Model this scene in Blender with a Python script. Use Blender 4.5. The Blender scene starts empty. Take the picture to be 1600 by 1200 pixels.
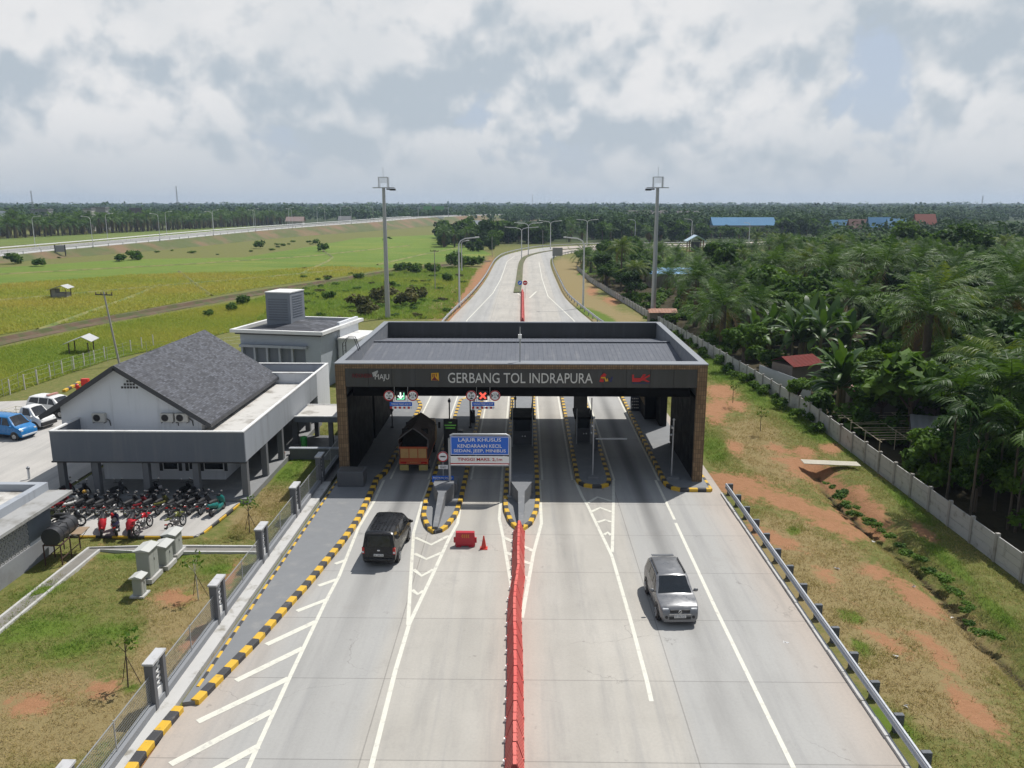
import bpy, math, random
import numpy as np
from mathutils import Vector, Matrix
R = math.radians
random.seed(7); rng = np.random.default_rng(11)
S = bpy.context.scene
COL = S.collection
# ---------------------------------------------------------------- camera
FPX, TH, PH, HC = 1280.0, R(12.42), R(0.9), 18.0
cam = bpy.data.cameras.new('camera'); camo = bpy.data.objects.new('camera', cam); COL.objects.link(camo)
camo.location = (0, 0, HC); camo.rotation_euler = (R(90) - TH, 0, PH)
cam.sensor_width = 36; cam.lens = 36 * FPX / 1600; cam.clip_start = .5; cam.clip_end = 30000
S.camera = camo
# ---------------------------------------------------------------- light
SUN = Vector((3.0, 3.4, 8.0)).normalized()
SUN_EL = math.asin(SUN.z); SUN_AZ = math.atan2(SUN.x, SUN.y)
sl = bpy.data.lights.new('sun', 'SUN'); sl.energy = 4.7; sl.angle = R(.53); sl.color = (1, .965, .91)
so = bpy.data.objects.new('sun', sl); COL.objects.link(so); so.location = (40, 60, 90)
so.rotation_euler = (-SUN).to_track_quat('-Z', 'Y').to_euler()
S.view_settings.view_transform = 'Standard'; S.view_settings.look = 'None'
S.view_settings.exposure = 0.0; S.view_settings.gamma = 1; S.view_settings.use_curve_mapping = False
S.cycles.max_bounces = 6; S.cycles.diffuse_bounces = 3; S.cycles.transparent_max_bounces = 12
S.cycles.volume_bounces = 0; S.cycles.use_denoising = True; S.cycles.caustics_reflective = False; S.cycles.caustics_refractive = False
W = bpy.data.worlds.new('World'); S.world = W; W.use_nodes = True
def build_world():
    nt = W.node_tree; N = nt.nodes; L = nt.links; N.clear()
    out = N.new('ShaderNodeOutputWorld'); bg = N.new('ShaderNodeBackground'); L.new(bg.outputs[0], out.inputs[0])
    bg.inputs[1].default_value = .1
    sky = N.new('ShaderNodeTexSky'); sky.sky_type = 'NISHITA'; sky.sun_disc = False
    sky.sun_elevation = SUN_EL; sky.sun_rotation = SUN_AZ; sky.air_density = 1.0; sky.dust_density = 1.5
    tc = N.new('ShaderNodeTexCoord')
    def M(op, a, b=None, c=None):
        n = N.new('ShaderNodeMath'); n.operation = op
        for i, v in enumerate((a, b, c)):
            if v is None: continue
            if isinstance(v, (int, float)): n.inputs[i].default_value = v
            else: L.new(v, n.inputs[i])
        return n.outputs[0]
    def ramp(v, a, b, lo=0, hi=1):
        n = N.new('ShaderNodeMapRange'); n.interpolation_type = 'SMOOTHSTEP'; L.new(v, n.inputs[0])
        for i, q in enumerate((a, b, lo, hi)): n.inputs[i + 1].default_value = q
        return n.outputs[0]
    def mix(f, a, b):
        n = N.new('ShaderNodeMix'); n.data_type = 'RGBA'
        if isinstance(f, (int, float)): n.inputs[0].default_value = f
        else: L.new(f, n.inputs[0])
        for v, s in ((a, n.inputs[6]), (b, n.inputs[7])):
            if isinstance(v, tuple): s.default_value = (*v, 1)
            else: L.new(v, s)
        return n.outputs[2]
    def noise(vec, sc, det, rough, off=(0, 0, 0), dist=0.0):
        m = N.new('ShaderNodeMapping'); L.new(vec, m.inputs[0]); m.inputs[1].default_value = off
        n = N.new('ShaderNodeTexNoise'); L.new(m.outputs[0], n.inputs[0]); n.inputs['Scale'].default_value = sc
        n.inputs['Detail'].default_value = det; n.inputs['Roughness'].default_value = rough; n.inputs['Distortion'].default_value = dist
        return n.outputs[0]
    sep = N.new('ShaderNodeSeparateXYZ'); L.new(tc.outputs['Generated'], sep.inputs[0])
    x, y, z = sep.outputs
    # direction -> (bearing, height) plane, so that the heaps of cloud keep their shape above the horizon
    az = M('ARCTAN2', x, y); el = M('ARCSINE', z)
    def pos(dx, dz, sx, sz):
        c = N.new('ShaderNodeCombineXYZ'); L.new(M('ADD', M('MULTIPLY', az, sx), dx), c.inputs[0]); L.new(M('ADD', M('MULTIPLY', el, sz), dz), c.inputs[1]); return c.outputs[0]
    def field(dz):
        p = pos(2.2, .7 + dz, 1.0, 1.05); n0 = noise(p, 6.0, 9, .5, (0, 0, 3.3), .15); n1 = noise(p, 2.1, 4, .5, (5, 1, 8.0))
        b0 = M('ABSOLUTE', M('SUBTRACT', noise(p, 8.5, 2, .5, (4, 9, 1.0), .3), .5)); b1 = M('ABSOLUTE', M('SUBTRACT', noise(p, 21, 3, .5, (1, 3, 6.0), .3), .5))
        puff = M('ADD', M('MULTIPLY', b0, 1.0), M('MULTIPLY', b1, .5))            # billows
        return M('ADD', M('ADD', M('MULTIPLY', n0, .85), M('MULTIPLY', n1, .35)), M('MULTIPLY', puff, .42))
    big = field(0.0); up = field(.030)                # the same field a little higher: lit tops, grey undersides
    v = pos(0, 0, 1, 1.5)
    cover = ramp(big, .475, .55)
    thick = ramp(big, .66, .94)
    relief = M('SUBTRACT', M('ADD', M('MULTIPLY', M('SUBTRACT', big, up), 5.6), .16), M('MULTIPLY', thick, .22))
    lit = ramp(relief, -.42, .42)
    clear = M('MULTIPLY', ramp(z, .10, .24), 1.0)
    cloud = mix(lit, (4.85, 5.5, 6.15), (8.1, 8.15, 8.25))
    cloud = mix(ramp(noise(v, 3.0, 6, .55, (7, 7, 2)), .42, .62, 0, .3), cloud, (4.6, 5.3, 5.9))
    blue = mix(.85, sky.outputs[0], (5.0, 5.75, 6.9))
    c = mix(cover, blue, cloud)
    # upper sky: thinner cloud, so the dome is bluer and dimmer overhead
    thin = ramp(z, .25, .7, 0, .72)
    c = mix(thin, c, mix(.45, sky.outputs[0], (1.4, 2.2, 3.5)))
    c = mix(ramp(z, .0, .115, .85, 0), c, (5.0, 5.5, 6.0))
    c = mix(ramp(y, .35, -.25, 0, .6), c, (2.6, 3.1, 3.9))      # unseen rear half of the sky dimmed to hold down the fill light
    c = mix(ramp(z, -.02, -.3), c, (.6, .7, .55))
    L.new(c, bg.inputs[0])
build_world()
# ---------------------------------------------------------------- projection helpers (pixels of the 1600x1200 photo -> places in the world)
_f = (-math.sin(PH) * math.cos(TH), math.cos(PH) * math.cos(TH), -math.sin(TH)); _r = (math.cos(PH), math.sin(PH), 0)
_u = (_r[1] * _f[2] - _r[2] * _f[1], _r[2] * _f[0] - _r[0] * _f[2], _r[0] * _f[1] - _r[1] * _f[0])
def _d(px, py): return [_f[i] * FPX + _r[i] * (px - 800) - _u[i] * (py - 600) for i in range(3)]
def G(px, py, z=0.0):
    d = _d(px, py); t = (z - HC) / d[2]; return (d[0] * t, d[1] * t, z)
def PY(px, py, Y):
    d = _d(px, py); t = Y / d[1]; return (d[0] * t, Y, HC + d[2] * t)
def proj(P):
    P = np.asarray(P, float) - np.array([0, 0, HC]); a = P @ np.array(_r); b = P @ np.array(_u); c = np.maximum(P @ np.array(_f), .1)
    return 800 + FPX * a / c, 600 - FPX * b / c
# ---------------------------------------------------------------- materials
MATS = {}
def nodes(name):
    m = bpy.data.materials.new(name); m.use_nodes = True; nt = m.node_tree
    return m, nt, nt.nodes, nt.links, nt.nodes['Principled BSDF']
def mth(nt, op, a, b=None):
    n = nt.nodes.new('ShaderNodeMath'); n.operation = op
    for i, v in enumerate((a, b)):
        if v is None: continue
        if isinstance(v, (int, float)): n.inputs[i].default_value = v
        else: nt.links.new(v, n.inputs[i])
    return n.outputs[0]
def mixc(nt, f, a, b, blend='MIX'):
    n = nt.nodes.new('ShaderNodeMix'); n.data_type = 'RGBA'; n.blend_type = blend
    if isinstance(f, (int, float)): n.inputs[0].default_value = f
    else: nt.links.new(f, n.inputs[0])
    for v, s in ((a, n.inputs[6]), (b, n.inputs[7])):
        if isinstance(v, tuple): s.default_value = (*v, 1)
        else: nt.links.new(v, s)
    return n.outputs[2]
def rmp(nt, v, a, b, lo=0, hi=1):
    n = nt.nodes.new('ShaderNodeMapRange'); n.interpolation_type = 'SMOOTHSTEP'; nt.links.new(v, n.inputs[0])
    for i, q in enumerate((a, b, lo, hi)): n.inputs[i + 1].default_value = q
    return n.outputs[0]
def nz(nt, sc, det=4, rough=.55, stretch=None, coord='Object', out=0):
    tc = nt.nodes.new('ShaderNodeTexCoord'); n = nt.nodes.new('ShaderNodeTexNoise'); v = tc.outputs[coord]
    if stretch:
        m = nt.nodes.new('ShaderNodeMapping'); m.inputs[3].default_value = stretch; nt.links.new(v, m.inputs[0]); v = m.outputs[0]
    nt.links.new(v, n.inputs[0]); n.inputs['Scale'].default_value = sc; n.inputs['Detail'].default_value = det; n.inputs['Roughness'].default_value = rough
    return n.outputs[out]
def bump(nt, bs, h, st=.3, dist=.02):
    b = nt.nodes.new('ShaderNodeBump'); b.inputs['Strength'].default_value = st; b.inputs['Distance'].default_value = dist
    nt.links.new(h, b.inputs['Height']); nt.links.new(b.outputs[0], bs.inputs['Normal'])
def mat(name, col, rough=.6, var=.18, sc=1.5, metal=0, spec=.5, bmp=0, bsc=30, dirt=None, dsc=.7, dlo=.5, dhi=.75, stretch=None, coat=0):
    if name in MATS: return MATS[name]
    m, nt, N, L, bs = nodes(name)
    n = nz(nt, sc, 6, .6, stretch)
    c = mixc(nt, n, tuple(x * (1 - var) for x in col), tuple(min(1, x * (1 + var)) for x in col))
    if dirt: c = mixc(nt, rmp(nt, nz(nt, dsc, 7, .65, stretch), dlo, dhi), c, dirt)
    L.new(c, bs.inputs['Base Color'])
    bs.inputs['Metallic'].default_value = metal; bs.inputs['Specular IOR Level'].default_value = spec; bs.inputs['Coat Weight'].default_value = coat
    L.new(rmp(nt, nz(nt, sc * 3, 4), .3, .7, max(0.02, rough - .08), min(1, rough + .08)), bs.inputs['Roughness'])
    if bmp: bump(nt, bs, nz(nt, bsc, 5, .6, stretch), bmp)
    MATS[name] = m; return m
def leafmat(name, c1, c2, rough=.42, trans=.25, sc=.35, spec=.5):
    if name in MATS: return MATS[name]
    m, nt, N, L, bs = nodes(name)
    oi = N.new('ShaderNodeObjectInfo'); at = N.new('ShaderNodeAttribute'); at.attribute_name = 'tint'
    f = mth(nt, 'ADD', mth(nt, 'MULTIPLY', nz(nt, sc, 4), .7), mth(nt, 'MULTIPLY', oi.outputs['Random'], .3))
    f = mth(nt, 'ADD', mth(nt, 'MULTIPLY', f, .6), mth(nt, 'MULTIPLY', at.outputs['Fac'], .6))
    c = mixc(nt, rmp(nt, f, .25, .85), c1, c2)
    c = mixc(nt, rmp(nt, at.outputs['Fac'], 1.5, 2.5), c, (.17, .115, .05))
    L.new(c, bs.inputs['Base Color']); bs.inputs['Roughness'].default_value = rough; bs.inputs['Specular IOR Level'].default_value = spec
    tr = N.new('ShaderNodeBsdfTranslucent'); L.new(mixc(nt, 1, c, (1.4, 1.4, .6), 'MULTIPLY'), tr.inputs[0])
    mx = N.new('ShaderNodeMixShader'); mx.inputs[0].default_value = trans
    L.new(bs.outputs[0], mx.inputs[1]); L.new(tr.outputs[0], mx.inputs[2]); L.new(mx.outputs[0], N['Material Output'].inputs[0])
    MATS[name] = m; return m
def glowmat(name, col, st):
    m, nt, N, L, bs = nodes(name); bs.inputs['Base Color'].default_value = (*[c * .3 for c in col], 1)
    bs.inputs['Emission Color'].default_value = (*col, 1); bs.inputs['Emission Strength'].default_value = st; return m
# ---------------------------------------------------------------- mesh builder
class MB:
    def __init__(s): s.v = []; s.f = []; s.m = []
    def add(s, vs, fs, mi=0):
        o = len(s.v); s.v += [tuple(p) for p in vs]; s.f += [tuple(i + o for i in f) for f in fs]; s.m += [mi] * len(fs); return s
    def box(s, x0, x1, y0, y1, z0, z1, mi=0):
        if x0 > x1: x0, x1 = x1, x0
        if y0 > y1: y0, y1 = y1, y0
        if z0 > z1: z0, z1 = z1, z0
        v = [(x, y, z) for z in (z0, z1) for y in (y0, y1) for x in (x0, x1)]
        return s.add(v, [(0, 2, 3, 1), (4, 5, 7, 6), (0, 1, 5, 4), (2, 6, 7, 3), (0, 4, 6, 2), (1, 3, 7, 5)], mi)
    def bar(s, a, b, w, h=None, mi=0, upv=(0, 0, 1)):
        h = h or w; a, b = Vector(a), Vector(b); d = (b - a).normalized(); u = Vector(upv)
        if abs(d.dot(u)) > .98: u = Vector((1, 0, 0))
        sx = d.cross(u).normalized() * (w / 2); sy = sx.cross(d).normalized() * (h / 2)
        v = [p + q for p in (a, b) for q in (-sx - sy, sx - sy, sx + sy, -sx + sy)]
        return s.add(v, [(3, 2, 1, 0), (4, 5, 6, 7), (0, 1, 5, 4), (1, 2, 6, 5), (2, 3, 7, 6), (3, 0, 4, 7)], mi)
    def tube(s, pts, r, n=8, mi=0, cap=True):
        pts = [Vector(p) for p in pts]; rs = r if isinstance(r, (list, tuple)) else [r] * len(pts); rings = []
        for i, p in enumerate(pts):
            d = (pts[min(i + 1, len(pts) - 1)] - pts[max(i - 1, 0)]).normalized()
            u = Vector((0, 0, 1)) if abs(d.z) < .95 else Vector((1, 0, 0))
            a = d.cross(u).normalized(); b = a.cross(d).normalized()
            rings.append([p + (a * math.cos(2 * math.pi * k / n) + b * math.sin(2 * math.pi * k / n)) * rs[i] for k in range(n)])
        v = [q for g in rings for q in g]; f = []
        for i in range(len(pts) - 1):
            for k in range(n): f.append((i * n + k, (i + 1) * n + k, (i + 1) * n + (k + 1) % n, i * n + (k + 1) % n))
        if cap: f.append(tuple(range(n))); f.append(tuple((len(pts) - 1) * n + k for k in reversed(range(n))))
        return s.add(v, f, mi)
    def prism(s, poly, z0, z1, mi=0):
        n = len(poly); a = sum(poly[i][0] * poly[(i + 1) % n][1] - poly[(i + 1) % n][0] * poly[i][1] for i in range(n))
        if a < 0: poly = poly[::-1]
        v = [(p[0], p[1], z0) for p in poly] + [(p[0], p[1], z1) for p in poly]
        return s.add(v, [tuple(reversed(range(n))), tuple(range(n, 2 * n))] + [(i, (i + 1) % n, n + (i + 1) % n, n + i) for i in range(n)], mi)
    def prismv(s, poly, y0, y1, mi=0):      # polygon in x,z pushed along y
        n = len(poly); v = [(p[0], y0, p[1]) for p in poly] + [(p[0], y1, p[1]) for p in poly]
        a = sum(poly[i][0] * poly[(i + 1) % n][1] - poly[(i + 1) % n][0] * poly[i][1] for i in range(n))
        fs = [tuple(range(n)), tuple(reversed(range(n, 2 * n)))] + [(i, n + i, n + (i + 1) % n, (i + 1) % n) for i in range(n)]
        if (a < 0) == (y1 > y0): fs = [tuple(reversed(f)) for f in fs]
        return s.add(v, fs, mi)
    def disc(s, c, r, axis, th, n=20, mi=0):
        c = Vector(c); a = Vector(axis).normalized(); return s.tube([c - a * th / 2, c + a * th / 2], r, n, mi)
    def torus(s, c, Rr, r, axis, n=20, k=8, mi=0):
        c = Vector(c); a = Vector(axis).normalized(); u = Vector((0, 0, 1)) if abs(a.z) < .9 else Vector((1, 0, 0))
        e1 = a.cross(u).normalized(); e2 = a.cross(e1); v = []; f = []
        for i in range(n):
            d = e1 * math.cos(2 * math.pi * i / n) + e2 * math.sin(2 * math.pi * i / n)
            for j in range(k): v.append(c + d * (Rr + r * math.cos(2 * math.pi * j / k)) + a * r * math.sin(2 * math.pi * j / k))
        for i in range(n):
            for j in range(k): f.append((i * k + j, i * k + (j + 1) % k, ((i + 1) % n) * k + (j + 1) % k, ((i + 1) % n) * k + j))
        return s.add(v, f, mi)
    def ball(s, c, r, mi=0, n=12, k=8):
        rx, ry, rz = r if isinstance(r, (tuple, list)) else (r, r, r); v = []; f = []
        for i in range(k + 1):
            t = math.pi * i / k
            for j in range(n): p = 2 * math.pi * j / n; v.append((c[0] + rx * math.sin(t) * math.cos(p), c[1] + ry * math.sin(t) * math.sin(p), c[2] + rz * math.cos(t)))
        for i in range(k):
            for j in range(n): f.append((i * n + j, (i + 1) * n + j, (i + 1) * n + (j + 1) % n, i * n + (j + 1) % n))
        return s.add(v, f, mi)
    def mesh(s, name, mats, smooth=0):
        me = bpy.data.meshes.new(name); me.from_pydata(s.v, [], s.f)
        for m in (mats if isinstance(mats, (list, tuple)) else [mats]): me.materials.append(m)
        if any(s.m): me.polygons.foreach_set('material_index', s.m)
        if smooth:
            me.polygons.foreach_set('use_smooth', [True] * len(s.f))
            try: me.set_sharp_from_angle(angle=R(smooth))
            except Exception: pass
        me.update(); return me
    def build(s, name, mats, parent=None, smooth=0, world=False, bevel=0):
        if world and parent:
            o = origin(parent); s.v = [(p[0] - o.x, p[1] - o.y, p[2] - o.z) for p in s.v]
        ob = bpy.data.objects.new(name, s.mesh(name, mats, smooth)); COL.objects.link(ob)
        if parent: ob.parent = parent
        if bevel:
            b = ob.modifiers.new('bevel', 'BEVEL'); b.width = bevel; b.segments = 2; b.limit_method = 'ANGLE'; b.angle_limit = R(40)
        return ob
def origin(o):
    v = Vector((0, 0, 0))
    while o: v += o.location; o = o.parent
    return v
def tag(o, label=None, cat=None, group=None, kind=None):
    if label: o['label'] = label
    if cat: o['category'] = cat
    if group: o['group'] = group
    if kind: o['kind'] = kind
    return o
def thing(name, label, cat, loc=(0, 0, 0), rz=0, group=None):
    o = bpy.data.objects.new(name, None); COL.objects.link(o); o.location = loc; o.rotation_euler = (0, 0, rz); o.empty_display_size = .2
    return tag(o, label, cat, group)
def struct(mb, name, m, label=None, **k):
    return tag(mb.build(name, m, **k), label or ('' or None), None, None, 'structure')
def dup(o, loc=None, rz=None, label=None, group=None, sc=None, parent=None):
    c = o.copy(); COL.objects.link(c)
    if parent: c.parent = parent
    if loc is not None: c.location = loc
    if rz is not None: c.rotation_euler[2] = rz
    if sc is not None: c.scale = (sc, sc, sc)
    if label: c['label'] = label
    if group: c['group'] = group
    for ch in o.children: dup(ch, parent=c)
    return c
def npmesh(name, V, Fq, mats, mi=None, tint=None, k=4):
    me = bpy.data.meshes.new(name); V = np.asarray(V, np.float32); Fq = np.asarray(Fq, np.int32); n = len(Fq)
    me.vertices.add(len(V)); me.vertices.foreach_set('co', V.ravel())
    me.loops.add(n * k); me.loops.foreach_set('vertex_index', Fq.ravel())
    me.polygons.add(n); me.polygons.foreach_set('loop_start', np.arange(0, n * k, k, dtype=np.int32))
    for m in (mats if isinstance(mats, (list, tuple)) else [mats]): me.materials.append(m)
    if mi is not None: me.polygons.foreach_set('material_index', np.asarray(mi, np.int32))
    if tint is not None: a = me.attributes.new('tint', 'FLOAT', 'POINT'); a.data.foreach_set('value', np.asarray(tint, np.float32))
    me.update(calc_edges=True); me.validate(); return me
def text(s, name, m, parent, at, width=None, height=None, align='CENTER', depth=.02, face=-1, world=True, maxw=None, bold=0):
    """lettering standing in the xz plane, facing -y; at = centre point"""
    cu = bpy.data.curves.new(name, 'FONT'); cu.body = s; cu.align_x = align; cu.align_y = 'CENTER'; cu.extrude = depth / 2; cu.size = 1; cu.resolution_u = 3; cu.offset = bold
    tmp = bpy.data.objects.new(name, cu); COL.objects.link(tmp)
    bpy.context.view_layer.update(); dg = bpy.context.evaluated_depsgraph_get()
    me = bpy.data.meshes.new_from_object(tmp.evaluated_get(dg)); bpy.data.objects.remove(tmp)
    n = len(me.vertices); co = np.empty(n * 3, np.float32); me.vertices.foreach_get('co', co); co = co.reshape(-1, 3)
    w = np.ptp(co[:, 0]); h = np.ptp(co[:, 1]); cxy = (co.max(0) + co.min(0)) / 2
    sy = height / h if height else width / w; sx = width / w if width else sy
    o = origin(parent) if (world and parent) else Vector((0, 0, 0))
    P = np.stack([(co[:, 0] - cxy[0]) * sx + at[0] - o.x, -co[:, 2] + at[1] - o.y, (co[:, 1] - cxy[1]) * sy + at[2] - o.z], 1)
    me.vertices.foreach_set('co', P.astype(np.float32).ravel()); me.materials.clear(); me.materials.append(m); me.update()
    ob = bpy.data.objects.new(name, me); COL.objects.link(ob)
    if parent: ob.parent = parent
    return ob
def resample(pts, step):
    pts = [Vector(p) for p in pts]; out = [pts[0]]; acc = 0
    for a, b in zip(pts, pts[1:]):
        L = (b - a).length; t = step - acc
        while t <= L: out.append(a.lerp(b, t / L)); t += step
        acc = (acc + L) % step
    if (out[-1] - pts[-1]).length > step * .3: out.append(pts[-1])
    return out
def catmull(P, n=8):
    P = [Vector(p) for p in P]; Q = [P[0] * 2 - P[1]] + P + [P[-1] * 2 - P[-2]]; out = []
    for i in range(1, len(Q) - 2):
        for k in range(n):
            t = k / n; a, b, c, d = Q[i - 1:i + 3]
            out.append(.5 * (2 * b + (c - a) * t + (2 * a - 5 * b + 4 * c - d) * t * t + (3 * b - a - 3 * c + d) * t ** 3))
    return out + [P[-1]]
def ribbon(mb, L, Rr, z=None, mi=0):
    v = []
    for a, b in zip(L, Rr): v += [(a[0], a[1], a[2] if z is None else z), (b[0], b[1], b[2] if z is None else z)]
    return mb.add(v, [(2 * i, 2 * i + 1, 2 * i + 3, 2 * i + 2) for i in range(len(L) - 1)], mi)
def offset(pts, d):
    out = []; pts = [Vector(p) for p in pts]
    for i, p in enumerate(pts):
        t = (pts[min(i + 1, len(pts) - 1)] - pts[max(i - 1, 0)]); t.z = 0; t.normalize()
        out.append(p + Vector((t.y, -t.x, 0)) * d)          # positive d = to the right of travel
    return out
# ================================================================ ground
def px_blobs(P, blobs):
    u, v = proj(P); r = np.zeros(len(P))
    for (cx, cy, rx, ry, an) in blobs:
        c, s = math.cos(R(an)), math.sin(R(an)); du, dv = u - cx, v - cy
        a, b = (du * c + dv * s) / rx, (-du * s + dv * c) / ry
        r = np.maximum(r, np.exp(-(a * a + b * b) * .9))
    return r
SOIL = [(1160, 762, 70, 20, 15), (1225, 782, 70, 18, 18), (1290, 806, 70, 18, 14), (1350, 832, 50, 14, 14), (1255, 730, 60, 22, 22), (1300, 760, 60, 20, 32), (1365, 800, 46, 14, 40), (1120, 640, 26, 26, 0), (1148, 700, 16, 12, 30), (1210, 840, 50, 12, 25), (1430, 930, 60, 16, 30), (1530, 1120, 60, 18, 40), (1460, 1010, 50, 12, 35), (1380, 1000, 50, 10, 25),(1125, 612, 30, 14, 10), (1152, 634, 22, 9, 20), (1215, 700, 18, 7, 20), (1258, 706, 20, 8, 10), (1128, 748, 40, 14, 10), (1185, 768, 60, 12, 22), (1245, 790, 60, 12, 20),
        (1310, 822, 55, 11, 12), (1278, 738, 44, 20, 20), (1330, 838, 26, 11, 0), (1372, 893, 28, 14, 20), (1500, 1088, 60, 12, 40), (1390, 742, 40, 9, 35), (1440, 830, 34, 9, 40), (1345, 770, 20, 12, 30),
        (1300, 702, 22, 9, 10), (1480, 1040, 30, 10, 35), (720, 462, 14, 40, 25), (700, 488, 24, 12, 0), (745, 440, 10, 30, 25), (760, 420, 8, 22, 25), (690, 452, 14, 6, 0), (955, 470, 16, 6, 10), (925, 455, 10, 8, 0),
        (270, 935, 40, 12, 5), (40, 1100, 40, 18, 0), (160, 1075, 30, 14, 0), (130, 870, 26, 10, -30), (215, 1180, 40, 20, -40), (300, 1010, 16, 30, 30), (470, 905, 10, 20, 30), (360, 905, 10, 30, 30), (1290, 900, 30, 12, 25)]
LUSH = [(1130, 578, 50, 26, 30), (1185, 615, 44, 18, 40), (1255, 662, 66, 16, 35), (1320, 700, 44, 13, 25), (1115, 700, 30, 22, 40), (1345, 1010, 26, 12, 40), (1395, 1130, 60, 16, 30), (1480, 875, 70, 13, 42),
        (1560, 960, 60, 13, 42), (1330, 965, 30, 10, 20), (1420, 790, 60, 10, 42), (60, 985, 110, 26, -12), (180, 985, 60, 18, 0), (110, 1015, 60, 18, -10), (60, 925, 60, 14, -15), (450, 735, 40, 30, -40), (230, 870, 120, 9, 0),
        (290, 935, 20, 20, 0), (205, 1075, 22, 12, 0), (345, 890, 60, 12, 0), (560, 460, 90, 26, -10), (480, 480, 60, 30, 0), (640, 470, 50, 20, 0), (930, 492, 40, 8, 20), (1090, 500, 26, 20, 0), (1240, 830, 14, 8, 0)]
DRY = [(150, 1120, 150, 50, -10), (300, 960, 50, 50, -20), (120, 880, 40, 14, -30),(900, 445, 40, 50, 30), (930, 480, 50, 18, 20), (950, 498, 60, 14, 0), (880, 420, 20, 20, 0), (1300, 900, 150, 60, 30), (1250, 850, 90, 40, 30), (1480, 1000, 120, 60, 40), (1200, 720, 70, 30, 25),(1330, 960, 160, 60, 30), (1450, 1080, 150, 60, 30), (1230, 870, 90, 50, 40), (1180, 690, 60, 40, 30), (270, 960, 60, 44, -20), (60, 1090, 120, 50, -10), (330, 1010, 50, 60, -40), (390, 810, 40, 26, -30), (60, 1160, 120, 50, 0), (430, 780, 40, 26, -30), (250, 1040, 60, 50, -30), (900, 470, 40, 30, 20), (700, 470, 40, 40, 0)]
def ditch_x(y): return 20.7 + .25 * np.sin(y * .35)
def hgt(x, y):
    x = np.asarray(x, float); y = np.asarray(y, float)
    h = -.06 + 0 * x
    k = np.clip((x - 13.0) / 6, 0, 1) * np.clip((140 - y) / 30, 0, 1); h = h - .4 * k * k * (3 - 2 * k)
    d = np.abs(x - ditch_x(y)); act = 1 / (1 + np.exp((y - 56.5) * 2.2))
    h = h - .95 * np.exp(-(d / .95) ** 2) * act
    soft = np.clip((x - 13.2) / 1.5, 0, 1) * np.clip((24.2 - x) / .5, 0, 1) + np.clip((-13.8 - x) / 1.5, 0, 1) * np.clip((60 - y) / 8, 0, 1) * np.clip((x + 24.4) / .5, 0, 1)
    h = h + soft * (.07 * np.sin(x * 1.7 + 1.3 * np.sin(y * .8)) * np.sin(y * 1.1 + x * .4) + .03 * np.sin(x * 4.1 + y * 2.3) * np.sin(y * 3.7 - x))
    return h
def axis(lo, hi, step, far, g=1.22):
    a = list(np.arange(lo, hi + 1e-6, step)); s = step; b = [lo]; 
    while b[-1] > -far: s *= g; b.append(b[-1] - s)
    s = step; c = [a[-1]]
    while c[-1] < far: s *= g; c.append(c[-1] + s)
    return np.array(b[:0:-1] + a + c[1:])
def build_ground():
    xs = axis(-36, 34, .5, 4400); ys = axis(14, 130, .6, 4400, 1.18)
    X, Y = np.meshgrid(xs, ys); P = np.stack([X.ravel(), Y.ravel(), hgt(X, Y).ravel()], 1)
    nx, ny = len(xs), len(ys); i = np.arange(nx * ny).reshape(ny, nx)
    Fq = np.stack([i[:-1, :-1], i[:-1, 1:], i[1:, 1:], i[1:, :-1]], -1).reshape(-1, 4)
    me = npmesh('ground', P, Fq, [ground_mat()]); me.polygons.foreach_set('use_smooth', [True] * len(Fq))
    front = (P[:, 1] > 12)
    C = np.zeros((len(P), 4), np.float32)
    C[:, 0] = px_blobs(P, SOIL) * front; C[:, 1] = px_blobs(P, LUSH) * front * np.where(P[:, 0] < -12, .78, 1.0) * np.where(P[:, 1] > 70, 1.0, 1.0); C[:, 2] = px_blobs(P, DRY) * front
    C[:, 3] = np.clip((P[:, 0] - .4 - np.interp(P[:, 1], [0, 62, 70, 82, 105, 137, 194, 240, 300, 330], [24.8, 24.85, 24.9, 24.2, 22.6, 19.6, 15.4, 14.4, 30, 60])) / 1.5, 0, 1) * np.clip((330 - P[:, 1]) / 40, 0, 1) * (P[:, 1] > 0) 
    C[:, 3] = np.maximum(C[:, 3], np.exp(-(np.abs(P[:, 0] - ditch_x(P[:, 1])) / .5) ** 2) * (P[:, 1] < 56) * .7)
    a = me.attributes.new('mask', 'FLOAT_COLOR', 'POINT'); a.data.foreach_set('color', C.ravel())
    o = bpy.data.objects.new('ground', me); COL.objects.link(o); tag(o, kind='structure'); return o
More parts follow.
